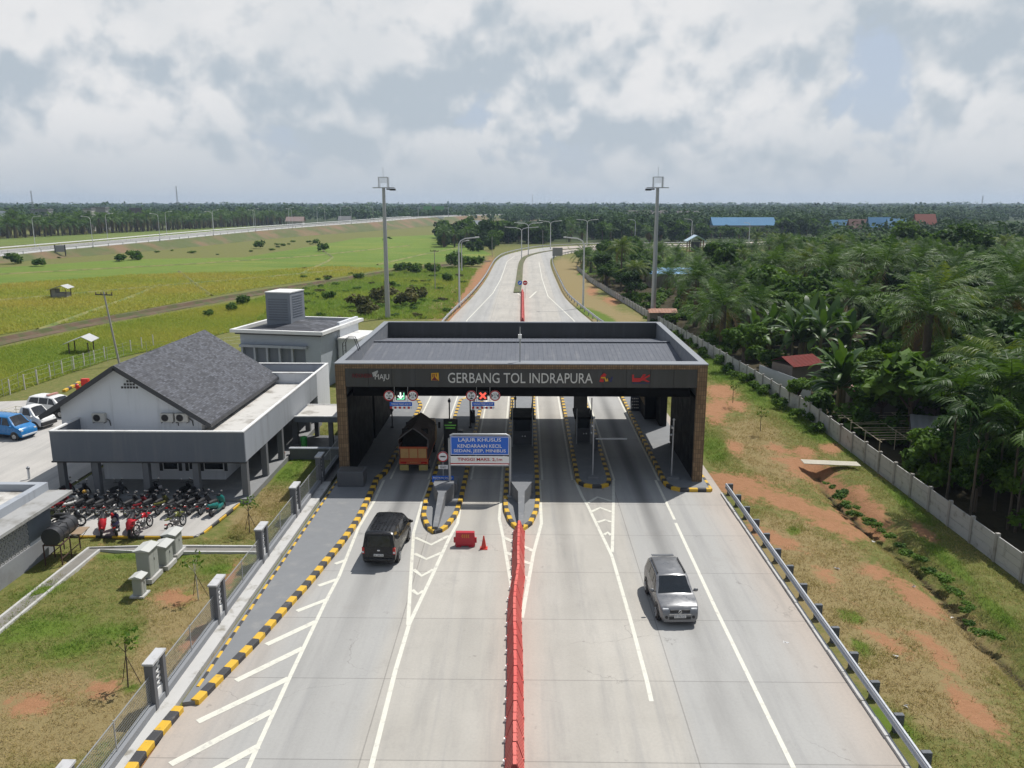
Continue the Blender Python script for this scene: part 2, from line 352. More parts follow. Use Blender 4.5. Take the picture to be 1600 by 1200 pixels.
def ground_mat():
    m, nt, N, L, bs = nodes('ground_grass')
    geo = N.new('ShaderNodeNewGeometry'); gs = N.new('ShaderNodeVectorMath'); gs.operation = 'LENGTH'; L.new(geo.outputs['Position'], gs.inputs[0]); far_ = gs.outputs['Value']
    at = N.new('ShaderNodeAttribute'); at.attribute_name = 'mask'; sp = N.new('ShaderNodeSeparateColor'); L.new(at.outputs['Color'], sp.inputs[0])
    n1 = nz(nt, .35, 8, .65); n2 = nz(nt, 2.2, 6, .65); n3 = nz(nt, 14, 4, .7)
    jit = mth(nt, 'ADD', mth(nt, 'MULTIPLY', mth(nt, 'SUBTRACT', n1, .5), .9), mth(nt, 'MULTIPLY', mth(nt, 'SUBTRACT', n2, .5), .7))
    c = mixc(nt, rmp(nt, n2, .3, .7), (.125, .15, .038), (.205, .19, .068))
    c = mixc(nt, rmp(nt, mth(nt, 'ADD', sp.outputs[2], jit), .3, .7), c, mixc(nt, n3, (.21, .165, .075), (.34, .27, .135)))
    c = mixc(nt, rmp(nt, mth(nt, 'ADD', sp.outputs[1], jit), .35, .7), c, mixc(nt, n3, (.085, .14, .02), (.15, .21, .034)))
    c = mixc(nt, rmp(nt, mth(nt, 'ADD', sp.outputs[0], mth(nt, 'ADD', mth(nt, 'MULTIPLY', jit, 1.9), mth(nt, 'MULTIPLY', mth(nt, 'SUBTRACT', n3, .5), 1.2))), .27, .78, 0, .95), c, mixc(nt, n2, (.30, .145, .075), (.42, .22, .125)))
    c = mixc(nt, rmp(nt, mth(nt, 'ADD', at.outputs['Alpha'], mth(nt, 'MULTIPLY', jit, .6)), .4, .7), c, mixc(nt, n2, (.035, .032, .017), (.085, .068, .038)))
    sx = N.new('ShaderNodeSeparateXYZ'); L.new(geo.outputs['Position'], sx.inputs[0])
    c = mixc(nt, mth(nt, 'MAXIMUM', mth(nt, 'MULTIPLY', rmp(nt, far_, 330, 430, 0, .9), rmp(nt, sx.outputs[0], -50, -5)), rmp(nt, far_, 620, 800, 0, .9)), c, (.032, .055, .02))
    c = mixc(nt, rmp(nt, n3, .2, .8, 0, .5), c, mixc(nt, 1, c, (.52, .52, .45), 'MULTIPLY'))
    L.new(c, bs.inputs['Base Color']); bs.inputs['Roughness'].default_value = .95; bs.inputs['Specular IOR Level'].default_value = .15
    bump(nt, bs, mth(nt, 'ADD', mth(nt, 'MULTIPLY', n2, .6), mth(nt, 'MULTIPLY', n3, .5)), .8, .12)
    return m
build_ground()
# ---------------------------------------------------------------- concrete carriageway
def concrete_mat(name, base, tint2, joints=True):
    m, nt, N, L, bs = nodes(name)
    tc = N.new('ShaderNodeTexCoord'); sp = N.new('ShaderNodeSeparateXYZ'); L.new(tc.outputs['Object'], sp.inputs[0]); x, y = sp.outputs[0], sp.outputs[1]
    n1 = nz(nt, .18, 8, .62); n2 = nz(nt, 1.0, 8, .65, (1.2, .12, 1)); n3 = nz(nt, 9, 5, .7); n4 = nz(nt, .6, 5, .6, (2.2, .05, 1))
    c = mixc(nt, rmp(nt, n1, .3, .7), base, tint2)
    if joints:
        side = rmp(nt, mth(nt, 'ABSOLUTE', x), 5.3, 6.2); c = mixc(nt, mth(nt, 'MULTIPLY', side, .55), c, (.335, .345, .35))
        c = mixc(nt, rmp(nt, mth(nt, 'ABSOLUTE', mth(nt, 'ADD', x, .25)), .4, 1.6, .3, 0), c, (.50, .40, .33))
        ed = mth(nt, 'ADD', mth(nt, 'ABSOLUTE', mth(nt, 'SUBTRACT', x, .2)), mth(nt, 'MULTIPLY', n2, 1.6)); c = mixc(nt, rmp(nt, ed, 10.4, 13.2, 0, .55), c, (.47, .37, .29))
        # per-slab tone
        sl = N.new('ShaderNodeTexWhiteNoise'); sl.noise_dimensions = '2D'; cb = N.new('ShaderNodeCombineXYZ')
        L.new(mth(nt, 'FLOOR', mth(nt, 'DIVIDE', mth(nt, 'ADD', x, 5.45), 3.7)), cb.inputs[0]); L.new(mth(nt, 'FLOOR', mth(nt, 'DIVIDE', y, 4.75)), cb.inputs[1]); L.new(cb.outputs[0], sl.inputs[0])
        c = mixc(nt, mth(nt, 'MULTIPLY', mth(nt, 'SUBTRACT', 1, sl.outputs[0]), .13), c, (.24, .24, .23))
    c = mixc(nt, rmp(nt, n2, .45, .75, 0, .42), c, (.23, .225, .215)); c = mixc(nt, rmp(nt, n4, .52, .72, 0, .4), c, (.25, .25, .25))
    c = mixc(nt, rmp(nt, n3, .3, .8, 0, .22), c, (.22, .21, .2))
    if joints:
        def line(v, per, w, amt, off=0):
            nonlocal c
            q = mth(nt, 'ABSOLUTE', mth(nt, 'SUBTRACT', mth(nt, 'FRACT', mth(nt, 'DIVIDE', mth(nt, 'ADD', v, off), per)), .5))
            wob = mth(nt, 'MULTIPLY', mth(nt, 'SUBTRACT', n3, .5), .002)
            c = mixc(nt, rmp(nt, mth(nt, 'ADD', q, wob), .5 - 2 * w / per, .5 - .6 * w / per, 0, amt), c, (.10, .095, .09))
        line(y, 4.75, .018, .42); line(x, 11.2, .018, .42, 5.4)
        vo = N.new('ShaderNodeTexVoronoi'); vo.feature = 'DISTANCE_TO_EDGE'; vo.inputs['Scale'].default_value = .16; tcv = N.new('ShaderNodeVectorMath'); tcv.operation = 'ADD'; nv = N.new('ShaderNodeTexNoise'); nv.inputs['Scale'].default_value = .5; nv.inputs['Detail'].default_value = 6; sc_ = N.new('ShaderNodeVectorMath'); sc_.operation = 'SCALE'; sc_.inputs['Scale'].default_value = 3.5; L.new(tc.outputs['Object'], nv.inputs[0]); L.new(nv.outputs['Color'], sc_.inputs[0]); L.new(tc.outputs['Object'], tcv.inputs[0]); L.new(sc_.outputs[0], tcv.inputs[1]); L.new(tcv.outputs[0], vo.inputs[0])
        c = mixc(nt, mth(nt, 'MULTIPLY', rmp(nt, vo.outputs['Distance'], .0, .0045, .5, 0), rmp(nt, nz(nt, .09, 3), .5, .56)), c, (.14, .13, .12))
        c = mixc(nt, mth(nt, 'MULTIPLY', rmp(nt, nz(nt, 1.7, 3, .5), .68, .76, 0, .55), rmp(nt, nz(nt, .12, 3), .42, .6)), c, (.16, .15, .14))
        c = mixc(nt, rmp(nt, nz(nt, .33, 7, .7), .56, .74, 0, .5), c, (.27, .255, .235))
        # tyre wear down the lanes
        for cx, a in ((-7.7, .62), (-2.5, .25), (2.2, .42), (7.4, .7)):
            for o in (-.0, ):
                g = rmp(nt, mth(nt, 'ADD', mth(nt, 'ABSOLUTE', mth(nt, 'SUBTRACT', x, cx + o)), mth(nt, 'MULTIPLY', n2, .5)), .25, .95, 1, 0)
                yy = rmp(nt, y, 24, 56, .14, 1); yb = rmp(nt, y, 66, 84, 1, .2)
                c = mixc(nt, mth(nt, 'MULTIPLY', mth(nt, 'MULTIPLY', g, mth(nt, 'MULTIPLY', yy, yb)), a), c, (.085, .085, .085))
    L.new(c, bs.inputs['Base Color']); bs.inputs['Roughness'].default_value = .8; bs.inputs['Specular IOR Level'].default_value = .3
    bump(nt, bs, n3, .12, .01); return m
ROAD = concrete_mat('road_concrete', (.395, .372, .33), (.455, .43, .385))
YARD = concrete_mat('yard_concrete', (.40, .385, .36), (.47, .45, .42), False)
CONC = mat('concrete_grey', (.36, .355, .34), .85, .12, 1.2, bmp=.15, dirt=(.22, .21, .19))
CONC_L = mat('concrete_light', (.47, .465, .45), .85, .1, 1.0, bmp=.1, dirt=(.25, .235, .2), dsc=1.2, dlo=.52, dhi=.7)
PAVE = mat('paving_grey_paint', (.185, .192, .2), .75, .08, .8, bmp=.06, dirt=(.24, .24, .235), dsc=.9, dlo=.5, dhi=.8)
PAINT = mat('road_paint_white', (.62, .61, .53), .7, .1, 3, dirt=(.46, .44, .40), dsc=3.2, dlo=.5, dhi=.72)
KY = mat('kerb_yellow', (.62, .38, .03), .6, .12, 3, dirt=(.25, .18, .06), dsc=3.5, dlo=.56, dhi=.75); KB = mat('kerb_black', (.045, .045, .048), .6, .2, 3, dirt=(.14, .13, .12), dsc=3, dlo=.55, dhi=.75)
_outer = [(-12.45, 14, 0), (-12.45, 27, 0), (-12.3, 50, 0), (-12.3, 90, 0), (-12.0, 115, 0), (-11.78, 130.15, 0), (-10.2, 165, 0), (-9.41, 201, 0), (-9.3, 240, 0), (-9.0, 266, 0), (-7.13, 294.6, 0), (-1.33, 323, 0), (7.26, 346.8, 0), (18.7, 360, 0), (34, 370, 0), (61, 376, 0), (80, 382, 0), (115, 406, 0), (174, 458, 0), (260, 540, 0)]
_inner = [(12.62, 14, 0), (12.62, 27, 0), (12.62, 50, 0), (12.4, 90, 0), (11.6, 115, 0), (10.19, 129.8, 0), (7.9, 159.5, 0), (7.5, 192.7, 0), (7.5, 235, 0), (7.9, 259, 0), (8.7, 277, 0), (10.4, 288, 0), (13.2, 297, 0), (19.2, 312, 0), (35, 333, 0), (61, 350, 0), (82, 358, 0), (122, 382, 0), (184, 436, 0), (272, 520, 0)]
OUT = catmull(_outer, 10); INN = catmull(_inner, 10)
mb = MB(); 
ribbon(mb, OUT, INN, 0.0); struct(mb, 'toll_road', ROAD)
# earth verge under the road edge so that the slab has a shoulder
mb = MB(); mb.add([p for a in zip(offset(OUT, -.02), OUT) for p in ((a[0][0], a[0][1], -.5), (a[1][0], a[1][1], -.004))], [(2 * i, 2 * i + 2, 2 * i + 3, 2 * i + 1) for i in range(len(OUT) - 1)])
mb.add([p for a in zip(offset(INN, .02), INN) for p in ((a[0][0], a[0][1], -.8), (a[1][0], a[1][1], -.004))], [(2 * i + 1, 2 * i + 3, 2 * i + 2, 2 * i) for i in range(len(INN) - 1)]); struct(mb, 'road_edge', CONC)
# median beyond the gate
def pt_mid(t): return OUT[t].lerp(INN[t], .5)
k0 = next(i for i, p in enumerate(OUT) if p.y > 172)
MID = [OUT[i].lerp(INN[i], .475) for i in range(k0, len(OUT))]
mb = MB(); a, b = offset(MID, -.75), offset(MID, .75); ribbon(mb, a, b, .2)
mb.add([p for q in a for p in ((q.x, q.y, -.02), (q.x, q.y, .2))], [(2 * i, 2 * i + 1, 2 * i + 3, 2 * i + 2) for i in range(len(a) - 1)])
mb.add([p for q in b for p in ((q.x, q.y, -.02), (q.x, q.y, .2))], [(2 * i, 2 * i + 2, 2 * i + 3, 2 * i + 1) for i in range(len(b) - 1)])
mb.add([(a[0].x, a[0].y, -.02), (b[0].x, b[0].y, -.02), (b[0].x, b[0].y, .2), (a[0].x, a[0].y, .2)], [(0, 1, 2, 3)])
struct(mb, 'road_median', mat('median_earth', (.15, .125, .07), .95, .3, 1.2, bmp=.5, bsc=6, dirt=(.06, .09, .02), dsc=.9, dlo=.42, dhi=.6))
# ---------------------------------------------------------------- painted markings
MZ = .004
mk = MB()
def wline(pts, w=.15, z=MZ):
    pts = [Vector((p[0], p[1], 0)) for p in pts]; a, b = offset(pts, -w / 2), offset(pts, w / 2); ribbon(mk, a, b, z)
def pl(pts, w=.16, z=MZ): wline([G(*p) for p in pts], w, z)
z3 = lambda P: [(400 + x / 4, 750 + y / 4) for x, y in P]
z2 = lambda P: [(100 + x / 4, 900 + y / 4) for x, y in P]
z4 = lambda P: [(700 + x / 3.81, 750 + y / 3.81) for x, y in P]
pl(z3([(800, 0), (735, 140), (640, 300), (520, 600), (440, 750), (230, 1190)]) + [(385, 1205)], .17)
for q in ([(1575, 285), (1265, 430)], [(1495, 450), (1075, 655)], [(1405, 640), (835, 912)], [(1300, 845), (665, 1178)], [(1215, 1065), (800, 1290)]): pl(z2(q), .3, .008)
for q in ([(565, 500), (495, 525)], [(505, 622), (390, 662)], [(450, 745), (255, 820)]): pl(z3(q), .26, .008)
pl(z3([(1090, 0), (1035, 150), (985, 330), (962, 700), (950, 905)]), .17); pl(z3([(1305, 0), (1285, 110), (1260, 270), (1205, 370), (1100, 600), (958, 900), (870, 1195)]) + [(572, 1230)], .18, .006)
for q in ([(995, 360), (1095, 405), (1205, 348)], [(990, 460), (1065, 495), (1160, 455)], [(985, 560), (1035, 600), (1110, 560)], [(975, 688), (1010, 715), (1050, 692)]): pl(z3(q), .24, .010)
pl(z4([(322, 0), (305, 230), (328, 340), (380, 650)]), .17); pl(z4([(545, 0), (556, 260), (510, 430), (440, 820)]), .18)
for q in ([(328, 340), (395, 372)], [(345, 432), (395, 452)], [(368, 530), (395, 545)], [(445, 395), (512, 425)], [(448, 485), (498, 500)], [(448, 575), (478, 592)]): pl(z4(q), .26, .010)
pl(z4([(755, 0), (800, 100), (830, 150), (975, 450), (1080, 810), (1185, 1200)]) + [(1018, 1096)], .17); pl(z4([(985, 0), (985, 120), (978, 430)]), .17, .006)
for q in ([(830, 137), (890, 102), (975, 127)], [(852, 190), (905, 165), (972, 190)], [(890, 252), (935, 238), (972, 250)], [(928, 327), (950, 312), (972, 330)]): pl(z4(q), .24, .010)
pl([(1024, 750), (1054, 812)], .16); pl([(1055.6, 817), (1120, 955), (1240, 1200)], .17)
# lane lines through the gate and out the far side
for x in (-8.95, -6.4, -3.55, -1.5, 1.2, 3.2, 6.0, 8.95): wline([(x, 52, 0), (x, 72, 0), (x, 84, 0)], .14)
wline([(8.98, 84, 0), (8.8, 105, 0), (7.7, 129, 0), (4.6, 163, 0), (4.2, 200, 0), (4.4, 262, 0)], .16); wline([(-9.2, 84, 0), (-9.6, 105, 0), (-9.1, 129, 0), (-6.6, 168, 0), (-5.9, 200, 0), (-5.7, 262, 0), (-3.6, 292, 0), (2, 318, 0)], .16)
for i, q in enumerate(((-4.3, 78), (-4.9, 81), (-5.2, 84))): wline([(q[0] - 1.1, q[1] + 1, 0), (q[0], q[1], 0), (q[0] + 1.1, q[1] + 1, 0)], .22, .010)
wline([(-4.3, 73, 0), (-5.1, 90, 0)], .14, .007); wline([(-5.7, 73, 0), (-5.2, 90, 0)], .14)
wline([(-1.9, 172, 0), (-.3, 160, 0)], .3); wline([(2.4, 172, 0), (.9, 160, 0)], .3)
struct(mk, 'road_markings', PAINT)
# ---------------------------------------------------------------- kerbs, islands, footways
def kerb(name, pts, w=.28, h=.21, seg=.55, closed=False, top=None, z0=-.02):
    pts = [Vector((p[0], p[1], 0)) for p in pts]; P = resample(pts, seg); m = MB(); a, b = offset(P, -w / 2), offset(P, w / 2)
    for i in range(len(P) - 1):
        v = [(a[i].x, a[i].y, z0), (b[i].x, b[i].y, z0), (b[i + 1].x, b[i + 1].y, z0), (a[i + 1].x, a[i + 1].y, z0)]
        ai, bi, bj, aj = [Vector(q) for q in v]; c = .03
        tp = [ai.lerp(bi, c / w * 1.0), bi.lerp(ai, c / w), bj.lerp(aj, c / w), aj.lerp(bj, c / w)]
        vv = v + [(q[0], q[1], h - c) for q in v] + [(q.x, q.y, h) for q in tp]
        f = [(0, 1, 5, 4), (1, 2, 6, 5), (2, 3, 7, 6), (3, 0, 4, 7), (4, 5, 9, 8), (5, 6, 10, 9), (6, 7, 11, 10), (7, 4, 8, 11), (8, 9, 10, 11)]
        m.add(vv, f, i % 2)
    return struct(m, name, [KY, KB])
def slab(name, poly, z, m=PAVE, z0=-.02): return struct(MB().prism([(p[0], p[1]) for p in poly], z0, z), name, m)
isl1 = [(-5.95, 74), (-6.05, 47.6), (-5.9, 45.2), (-5.45, 43.5), (-4.95, 42.75), (-4.5, 43.3), (-4.05, 45.4), (-3.93, 47.8), (-3.95, 74)]
isl2 = [(-1.1, 88), (-1.16, 48.3), (-1.1, 46.4), (-.75, 44.3), (-.2, 43.15), (.35, 44.2), (.72, 46.2), (.84, 48.3), (.84, 88)]
isl3 = [(3.55, 88), (3.55, 51.6), (3.75, 50.9), (4.2, 50.5), (5.0, 50.5), (5.45, 50.9), (5.62, 51.6), (5.62, 88)]
isl4 = [(9.25, 92), (9.25, 51.1), (9.45, 50.35), (10.0, 49.95), (11.95, 49.95)]
for nm, pts in (('toll_island', isl1), ('toll_island', isl2), ('toll_island', isl3)):
    slab(nm, pts, .185); kerb('kerb', pts)
kerb('kerb', [(-3.95, 74), (-4.4, 74.9), (-5.5, 74.9), (-5.95, 74)]); slab('toll_island', [(-3.95, 74), (-4.4, 74.9), (-5.5, 74.9), (-5.95, 74)], .181)
slab('footway', isl4 + [(11.95, 92)], .185); kerb('kerb', isl4); kerb('kerb', [(11.95, 49.95), (11.95, 56)], .2, .2)
lk = [G(*p) for p in [(305, 1101)] + z3([(0, 1020), (70, 940), (150, 850), (225, 765), (295, 690), (360, 615), (415, 545), (470, 480), (520, 420), (565, 360), (605, 305), (640, 250), (665, 200), (690, 150), (710, 105), (735, 50), (755, 0)])]
lk += [(-9.5, 53, 0), (-9.42, 58, 0), (-9.4, 72, 0), (-9.9, 74, 0), (-11, 75, 0)]
left_edge = [(-12.5, 26.6), (-12.45, 50), (-12.3, 75)]
slab('footway', [(p[0], p[1]) for p in lk] + left_edge[::-1], .16)
kerb('kerb', lk, .33, .22, .55); kerb('kerb', [(-12.32, 27.6, 0), (-12.32, 53, 0)], .14, .19, .5)
kerb('kerb', [(-12.75, 15, 0), (-12.72, 24, 0), (-12.5, 26.3, 0)], .36, .22, .55)
# yard, courtyard, drain
slab('parking_yard', [(-80, 40), (-29.8, 40), (-29.8, 70), (-25, 80), (-24, 97), (-31, 97), (-36, 82), (-46, 74), (-80, 66)], .01, YARD, -.1)
kerb('kerb', [(-31.2, 97, 0), (-36.2, 82, 0)], .2, .2, .5); kerb('kerb', [G(100, 612), G(118, 602), G(128, 596)], .3, .2, .8); kerb('kerb', [(-31.4, 97.2, 0), (-24, 97.2, 0)], .22, .22, .8)
slab('courtyard', [(-27.4, 42.05), (-18.0, 42.05), (-17.55, 47.0), (-17.4, 47.28), (-27.4, 47.28)], .1, YARD)
kerb('kerb', [(-24.5, 41.95, 0), (-17.95, 41.95, 0), (-17.4, 47.2, 0)], .09, .112, .9)
def drain(name, pts, w=.62):
    m = MB(); pts = [Vector((p[0], p[1], 0)) for p in pts]
    for o0, o1, z0, z1, mi in ((-w / 2 - .13, -w / 2, -.4, .06, 0), (w / 2, w / 2 + .13, -.4, .06, 0)):
        a, b = offset(pts, o0), offset(pts, o1)
        for i in range(len(pts) - 1):
            v = [(q.x, q.y, z) for z in (z0, z1) for q in (a[i], b[i], b[i + 1], a[i + 1])]
            m.add(v, [(4, 5, 6, 7), (0, 1, 5, 4), (1, 2, 6, 5), (2, 3, 7, 6), (3, 0, 4, 7)], mi)
    a, b = offset(pts, -w / 2), offset(pts, w / 2); ribbon(m, a, b, -.02, 1)
    return struct(m, name, [CONC_L, mat('drain_bed', (.2, .19, .17), .9, .3, 2)])
m = MB(); rk = random.Random(8); y = 14.0
while y < 49.2:
    l = rk.uniform(.9, 2.4); m.box(12.44 + rk.uniform(0, .02), 12.62, y, y + l - .03, -.02, .11 + rk.uniform(-.02, .02)); y += l
struct(m, 'edge_kerb', CONC_L)
drain('drain_channel', [G(-30, 1000), G(0, 976), G(147, 858), G(230, 858), (-13.7, 40.5, 0)])
# ================================================================ toll gate
def panelmat(name, base, seam, rough=.45):
    return mat(name, base, rough, .1, .5, bmp=0)
CLAD = mat('dark_cladding', (.041, .042, .043), .42, .12, .4, dirt=(.055, .057, .06), dsc=.9, dlo=.45, dhi=.75, stretch=(2.4, 2.4, .2)); CLADK = mat('black_cladding', (.008, .008, .009), .7, .2, .6, spec=.06)
COPING = mat('coping_aluminium', (.215, .23, .25), .5, .06, .8, metal=.1, dirt=(.22, .22, .22)); SHEET = mat('roof_sheet_grey', (.118, .127, .148), .75, .1, .5, spec=.2, bmp=.05, dirt=(.17, .175, .19), dsc=.8, stretch=(3, .3, 1))
STEEL = mat('galvanised_steel', (.40, .41, .42), .42, .12, 4, metal=.35); STEELD = mat('dark_steel', (.03, .03, .033), .45, .2, 3); WHITE = mat('white_painted', (.84, .84, .83), .45, .04, 2)
def brickmat():
    m, nt, N, L, bs = nodes('brown_tile'); tc = N.new('ShaderNodeTexCoord'); sp = N.new('ShaderNodeSeparateXYZ'); L.new(tc.outputs['Object'], sp.inputs[0])
    cb = N.new('ShaderNodeCombineXYZ'); L.new(sp.outputs[0], cb.inputs[0]); L.new(sp.outputs[2], cb.inputs[1])
    b = N.new('ShaderNodeTexBrick'); L.new(cb.outputs[0], b.inputs[0]); b.offset = 0
    for k, v in (('Scale', 1), ('Brick Width', .15), ('Row Height', .3), ('Mortar Size', .012), ('Bias', 0)): b.inputs[k].default_value = v
    b.inputs[1].default_value = (.15, .09, .044, 1); b.inputs[2].default_value = (.25, .16, .082, 1); b.inputs[3].default_value = (.055, .038, .022, 1)
    L.new(b.outputs[0], bs.inputs['Base Color']); bs.inputs['Roughness'].default_value = .65; bump(nt, bs, b.outputs[1], -.5, .01); return m
TILE = brickmat()
GX0, GX1, GY0, GY1, GZ = -12.15, 11.65, 51.3, 70.3, 8.0
gate = thing('toll_gate', 'wide dark toll gate building with brown tile edging and a lettered fascia over the lanes', 'toll gate', (-.25, 60.8, 0))
W3 = dict(parent=gate, world=True)
mb = MB(); mb.box(GX0 + .62, GX1 - .62, GY0 + .05, GY0 + .3, 6.5, 7.7)
n = 15; w = (GX1 - GX0 - 1.24) / n
for i in range(n): mb.box(GX0 + .62 + i * w + .012, GX0 + .62 + (i + 1) * w - .012, GY0 - .01, GY0 + .05, 6.49, 7.69)
mb.build('fascia', CLAD, **W3)
mb = MB(); mb.box(GX0, GX1, GY0 - .04, GY0 + .3, 7.7, 7.97); mb.box(GX0, GX0 + .62, GY0 - .04, GY0 + .3, .17, 7.7); mb.box(GX1 - .62, GX1, GY0 - .04, GY0 + .3, .17, 7.7); mb.build('tile_trim', TILE, **W3)
mb = MB()
mb.box(GX0 - .04, GX1 + .04, GY0 - .08, GY0 + .95, 7.975, 8.04); mb.box(GX0 - .04, GX0 + .4, GY0 + .95, GY1 - .4, 7.975, 8.04); mb.box(GX1 - .4, GX1 + .04, GY0 + .95, GY1 - .4, 7.975, 8.04); mb.box(GX0 - .04, GX1 + .04, GY1 - .4, GY1 + .05, 7.975, 8.04)
mb.build('coping', COPING, **W3)
mb = MB(); mb.box(GX0 + .02, GX0 + .36, GY0 + .3, GY1 - .38, 5.6, 7.97); mb.box(GX1 - .36, GX1 - .02, GY0 + .3, GY1 - .38, 5.6, 7.97); mb.box(GX0 + .36, GX1 - .36, GY0 + .32, GY0 + .9, 6.55, 7.97)
mb.build('side_parapet', mat('parapet_grey', (.17, .18, .2), .6, .1, .6, dirt=(.24, .24, .24)), **W3)
mb = MB(); mb.box(GX0 + .02, GX1 - .02, GY1 - .36, GY1, 5.6, 7.97)
for i in range(16): mb.box(GX0 + .4 + i * 1.45, GX0 + .4 + i * 1.45 + 1.43, GY1 - .375, GY1 - .36, 6.5, 7.95)
mb.build('rear_parapet', CLAD, **W3)
mb = MB(); x0, x1, yf, yr, yb = GX0 + .36, GX1 - .36, GY0 + .9, 63.2, GY1 - .38; zf, zr, zb = 6.5, 7.42, 6.65
def sheet(ya, za, yb_, zb_):
    nrib = 68; st = (x1 - x0) / nrib; prof = []
    for i in range(nrib): prof += [(x0 + i * st, 0), (x0 + i * st + st * .72, 0), (x0 + i * st + st * .78, .016), (x0 + i * st + st * .94, .016)]
    prof.append((x1, 0)); v = []
    for p in prof: v += [(p[0], ya, za + p[1]), (p[0], yb_, zb_ + p[1])]
    mb.add(v, [(2 * i, 2 * i + 2, 2 * i + 3, 2 * i + 1) for i in range(len(prof) - 1)])
sheet(yf, zf, yr, zr); sheet(yr, zr, yb, zb); mb.bar((x0, yr, zr + .06), (x1, yr, zr + .06), .4, .06)
mb.build('roof', SHEET, **W3)
mb = MB(); mb.box(GX0 + .65, GX1 - .65, 53.5, 69.2, 5.4, 5.58); mb.box(GX0 + .65, GX1 - .65, 53.3, 53.5, 5.42, 6.45); mb.box(GX0 + .65, GX1 - .65, GY0 + .3, 53.3, 6.46, 6.52)
mb.build('ceiling', CLADK, **W3)
for s, xa, xb in ((-1, GX0, GX0 + .6), (1, GX1 - .6, GX1)):
    mb = MB(); mb.box(xa + .03, xb - .02, GY0 + .3, 60.0, .17, 5.6)
    for k in range(6): mb.box(xa + .02, xb - .005, GY0 + .34 + k * 1.45, GY0 + .34 + k * 1.45 + 1.42, .3, 5.38)
    mb.build('side_wall', CLADK, **W3)
    MB().box(xa + .03, xb - .02, 61.2 if s < 0 else 65.0, 70.0, .17, 5.6).build('side_wall', CLADK, **W3)
mb = MB(); mb.tube([(-.3, 52.0, 8.04), (-.3, 52.0, 9.9)], .045, 8); mb.build('roof_mast', STEEL, **W3)
mb = MB(); mb.box(-.42, -.2, 51.85, 52.1, 9.55, 9.8); mb.tube([(-.3, 52, 9.9), (-.3, 52, 10.3)], .012, 5); mb.build('roof_camera', WHITE, **W3)
mb = MB()
for dx in (0, .5): mb.tube([(GX0 - .5 + dx * .2, 56 + dx, .2), (GX0 - .5 + dx * .2, 56 + dx, 8.5), (GX0 - .2, 56 + dx, 8.9), (GX0 + .3, 56 + dx, 8.9), (GX0 + .6, 56 + dx, 8.0)], .03, 6)
for z in np.arange(.6, 8.4, .35): mb.tube([(GX0 - .5, 56, z), (GX0 - .4, 56.5, z)], .018, 5)
mb.build('ladder', STEELD, **W3)
LET = mat('letters_silver', (.62, .62, .61), .4, .05, 2, metal=.2); RED = mat('sign_red', (.46, .012, .018), .4, .08, 3); BLUE = mat('sign_blue', (.01, .13, .62), .4, .06, 2); BLK = mat('sign_black', (.012, .012, .013), .5, .1, 3)
YEL = mat('sign_yellow', (.66, .36, .02), .45, .06, 3); DRED = mat('logo_dark_red', (.16, .012, .018), .5, .1, 3); NAVY = mat('logo_navy', (.012, .016, .10), .5, .1, 3); LGR = mat('logo_grey', (.42, .42, .41), .5, .06, 3)
FY = GY0 - .04
text('GERBANG TOL INDRAPURA', 'gate_lettering', LET, gate, (-.28, FY, 7.1), 9.26, .66, depth=.06)
text('INDONESIA', 'slogan_lettering', DRED, gate, (PY(566, 587, FY)[0], FY, PY(566, 587, FY)[2]), 1.3, .26, depth=.04); text('MAJU', 'slogan_lettering', LET, gate, (PY(597, 590, FY)[0], FY, PY(597, 590, FY)[2]), .92, .46, depth=.04)
def pxpoly(m, pts, y0, th=.03, mi=0): m.prismv([(PY(p[0], p[1], y0)[0], PY(p[0], p[1], y0)[2]) for p in pts], y0, y0 + th, mi)
m = MB(); q = lambda P: [(520 + x / 8, 560 + y / 8) for x, y in P]
pxpoly(m, q([(490, 180), (560, 150), (565, 175), (545, 185), (560, 195), (535, 205), (545, 218), (520, 222), (505, 235), (500, 205)]), FY)
m.build('slogan_emblem', LGR, **W3)
m = MB(); pxpoly(m, q([(1230, 185), (1322, 180), (1328, 280), (1232, 275)]), FY)
m.build('yellow_emblem', YEL, **W3)
m = MB()
for P in ([(1258, 195), (1272, 195), (1272, 225), (1300, 262), (1320, 270), (1320, 278), (1240, 274), (1240, 262), (1262, 240)], [(1288, 190), (1298, 190), (1298, 230), (1288, 222)], [(1242, 195), (1250, 195), (1250, 235), (1242, 240)]): pxpoly(m, q(P), FY - .012, .012)
m.build('emblem_figure', DRED, **W3)
g2 = lambda P: [(900 + x * 210 / 1600, 560 + y * 80 / 610) for x, y in P]
m = MB()
pxpoly(m, g2([(280, 280), (295, 210), (335, 175), (365, 195), (340, 225), (300, 232), (305, 280)]), FY, mi=0); pxpoly(m, g2([(305, 245), (330, 245), (330, 280), (305, 282)]), FY, mi=0)
pxpoly(m, g2([(298, 222), (350, 222), (362, 262), (372, 232), (386, 272), (350, 275), (340, 238), (298, 238)]), FY - .014, .012, 1); pxpoly(m, g2([(394, 225), (406, 265), (420, 225), (440, 218), (425, 280), (398, 280)]), FY, mi=2)
m.build('company_logo', [RED, YEL, NAVY], **W3)
m = MB(); 
for P in ([(668, 195), (690, 195), (690, 235), (770, 235), (800, 190), (835, 190), (800, 235), (880, 190), (878, 215), (820, 245), (882, 280), (850, 282), (800, 262), (770, 270), (765, 280), (668, 280)],): pxpoly(m, g2(P), FY)
pxpoly(m, g2([(668, 290), (878, 290), (878, 299), (668, 299)]), FY, mi=1); m.build('company_logo', [RED, NAVY], **W3)
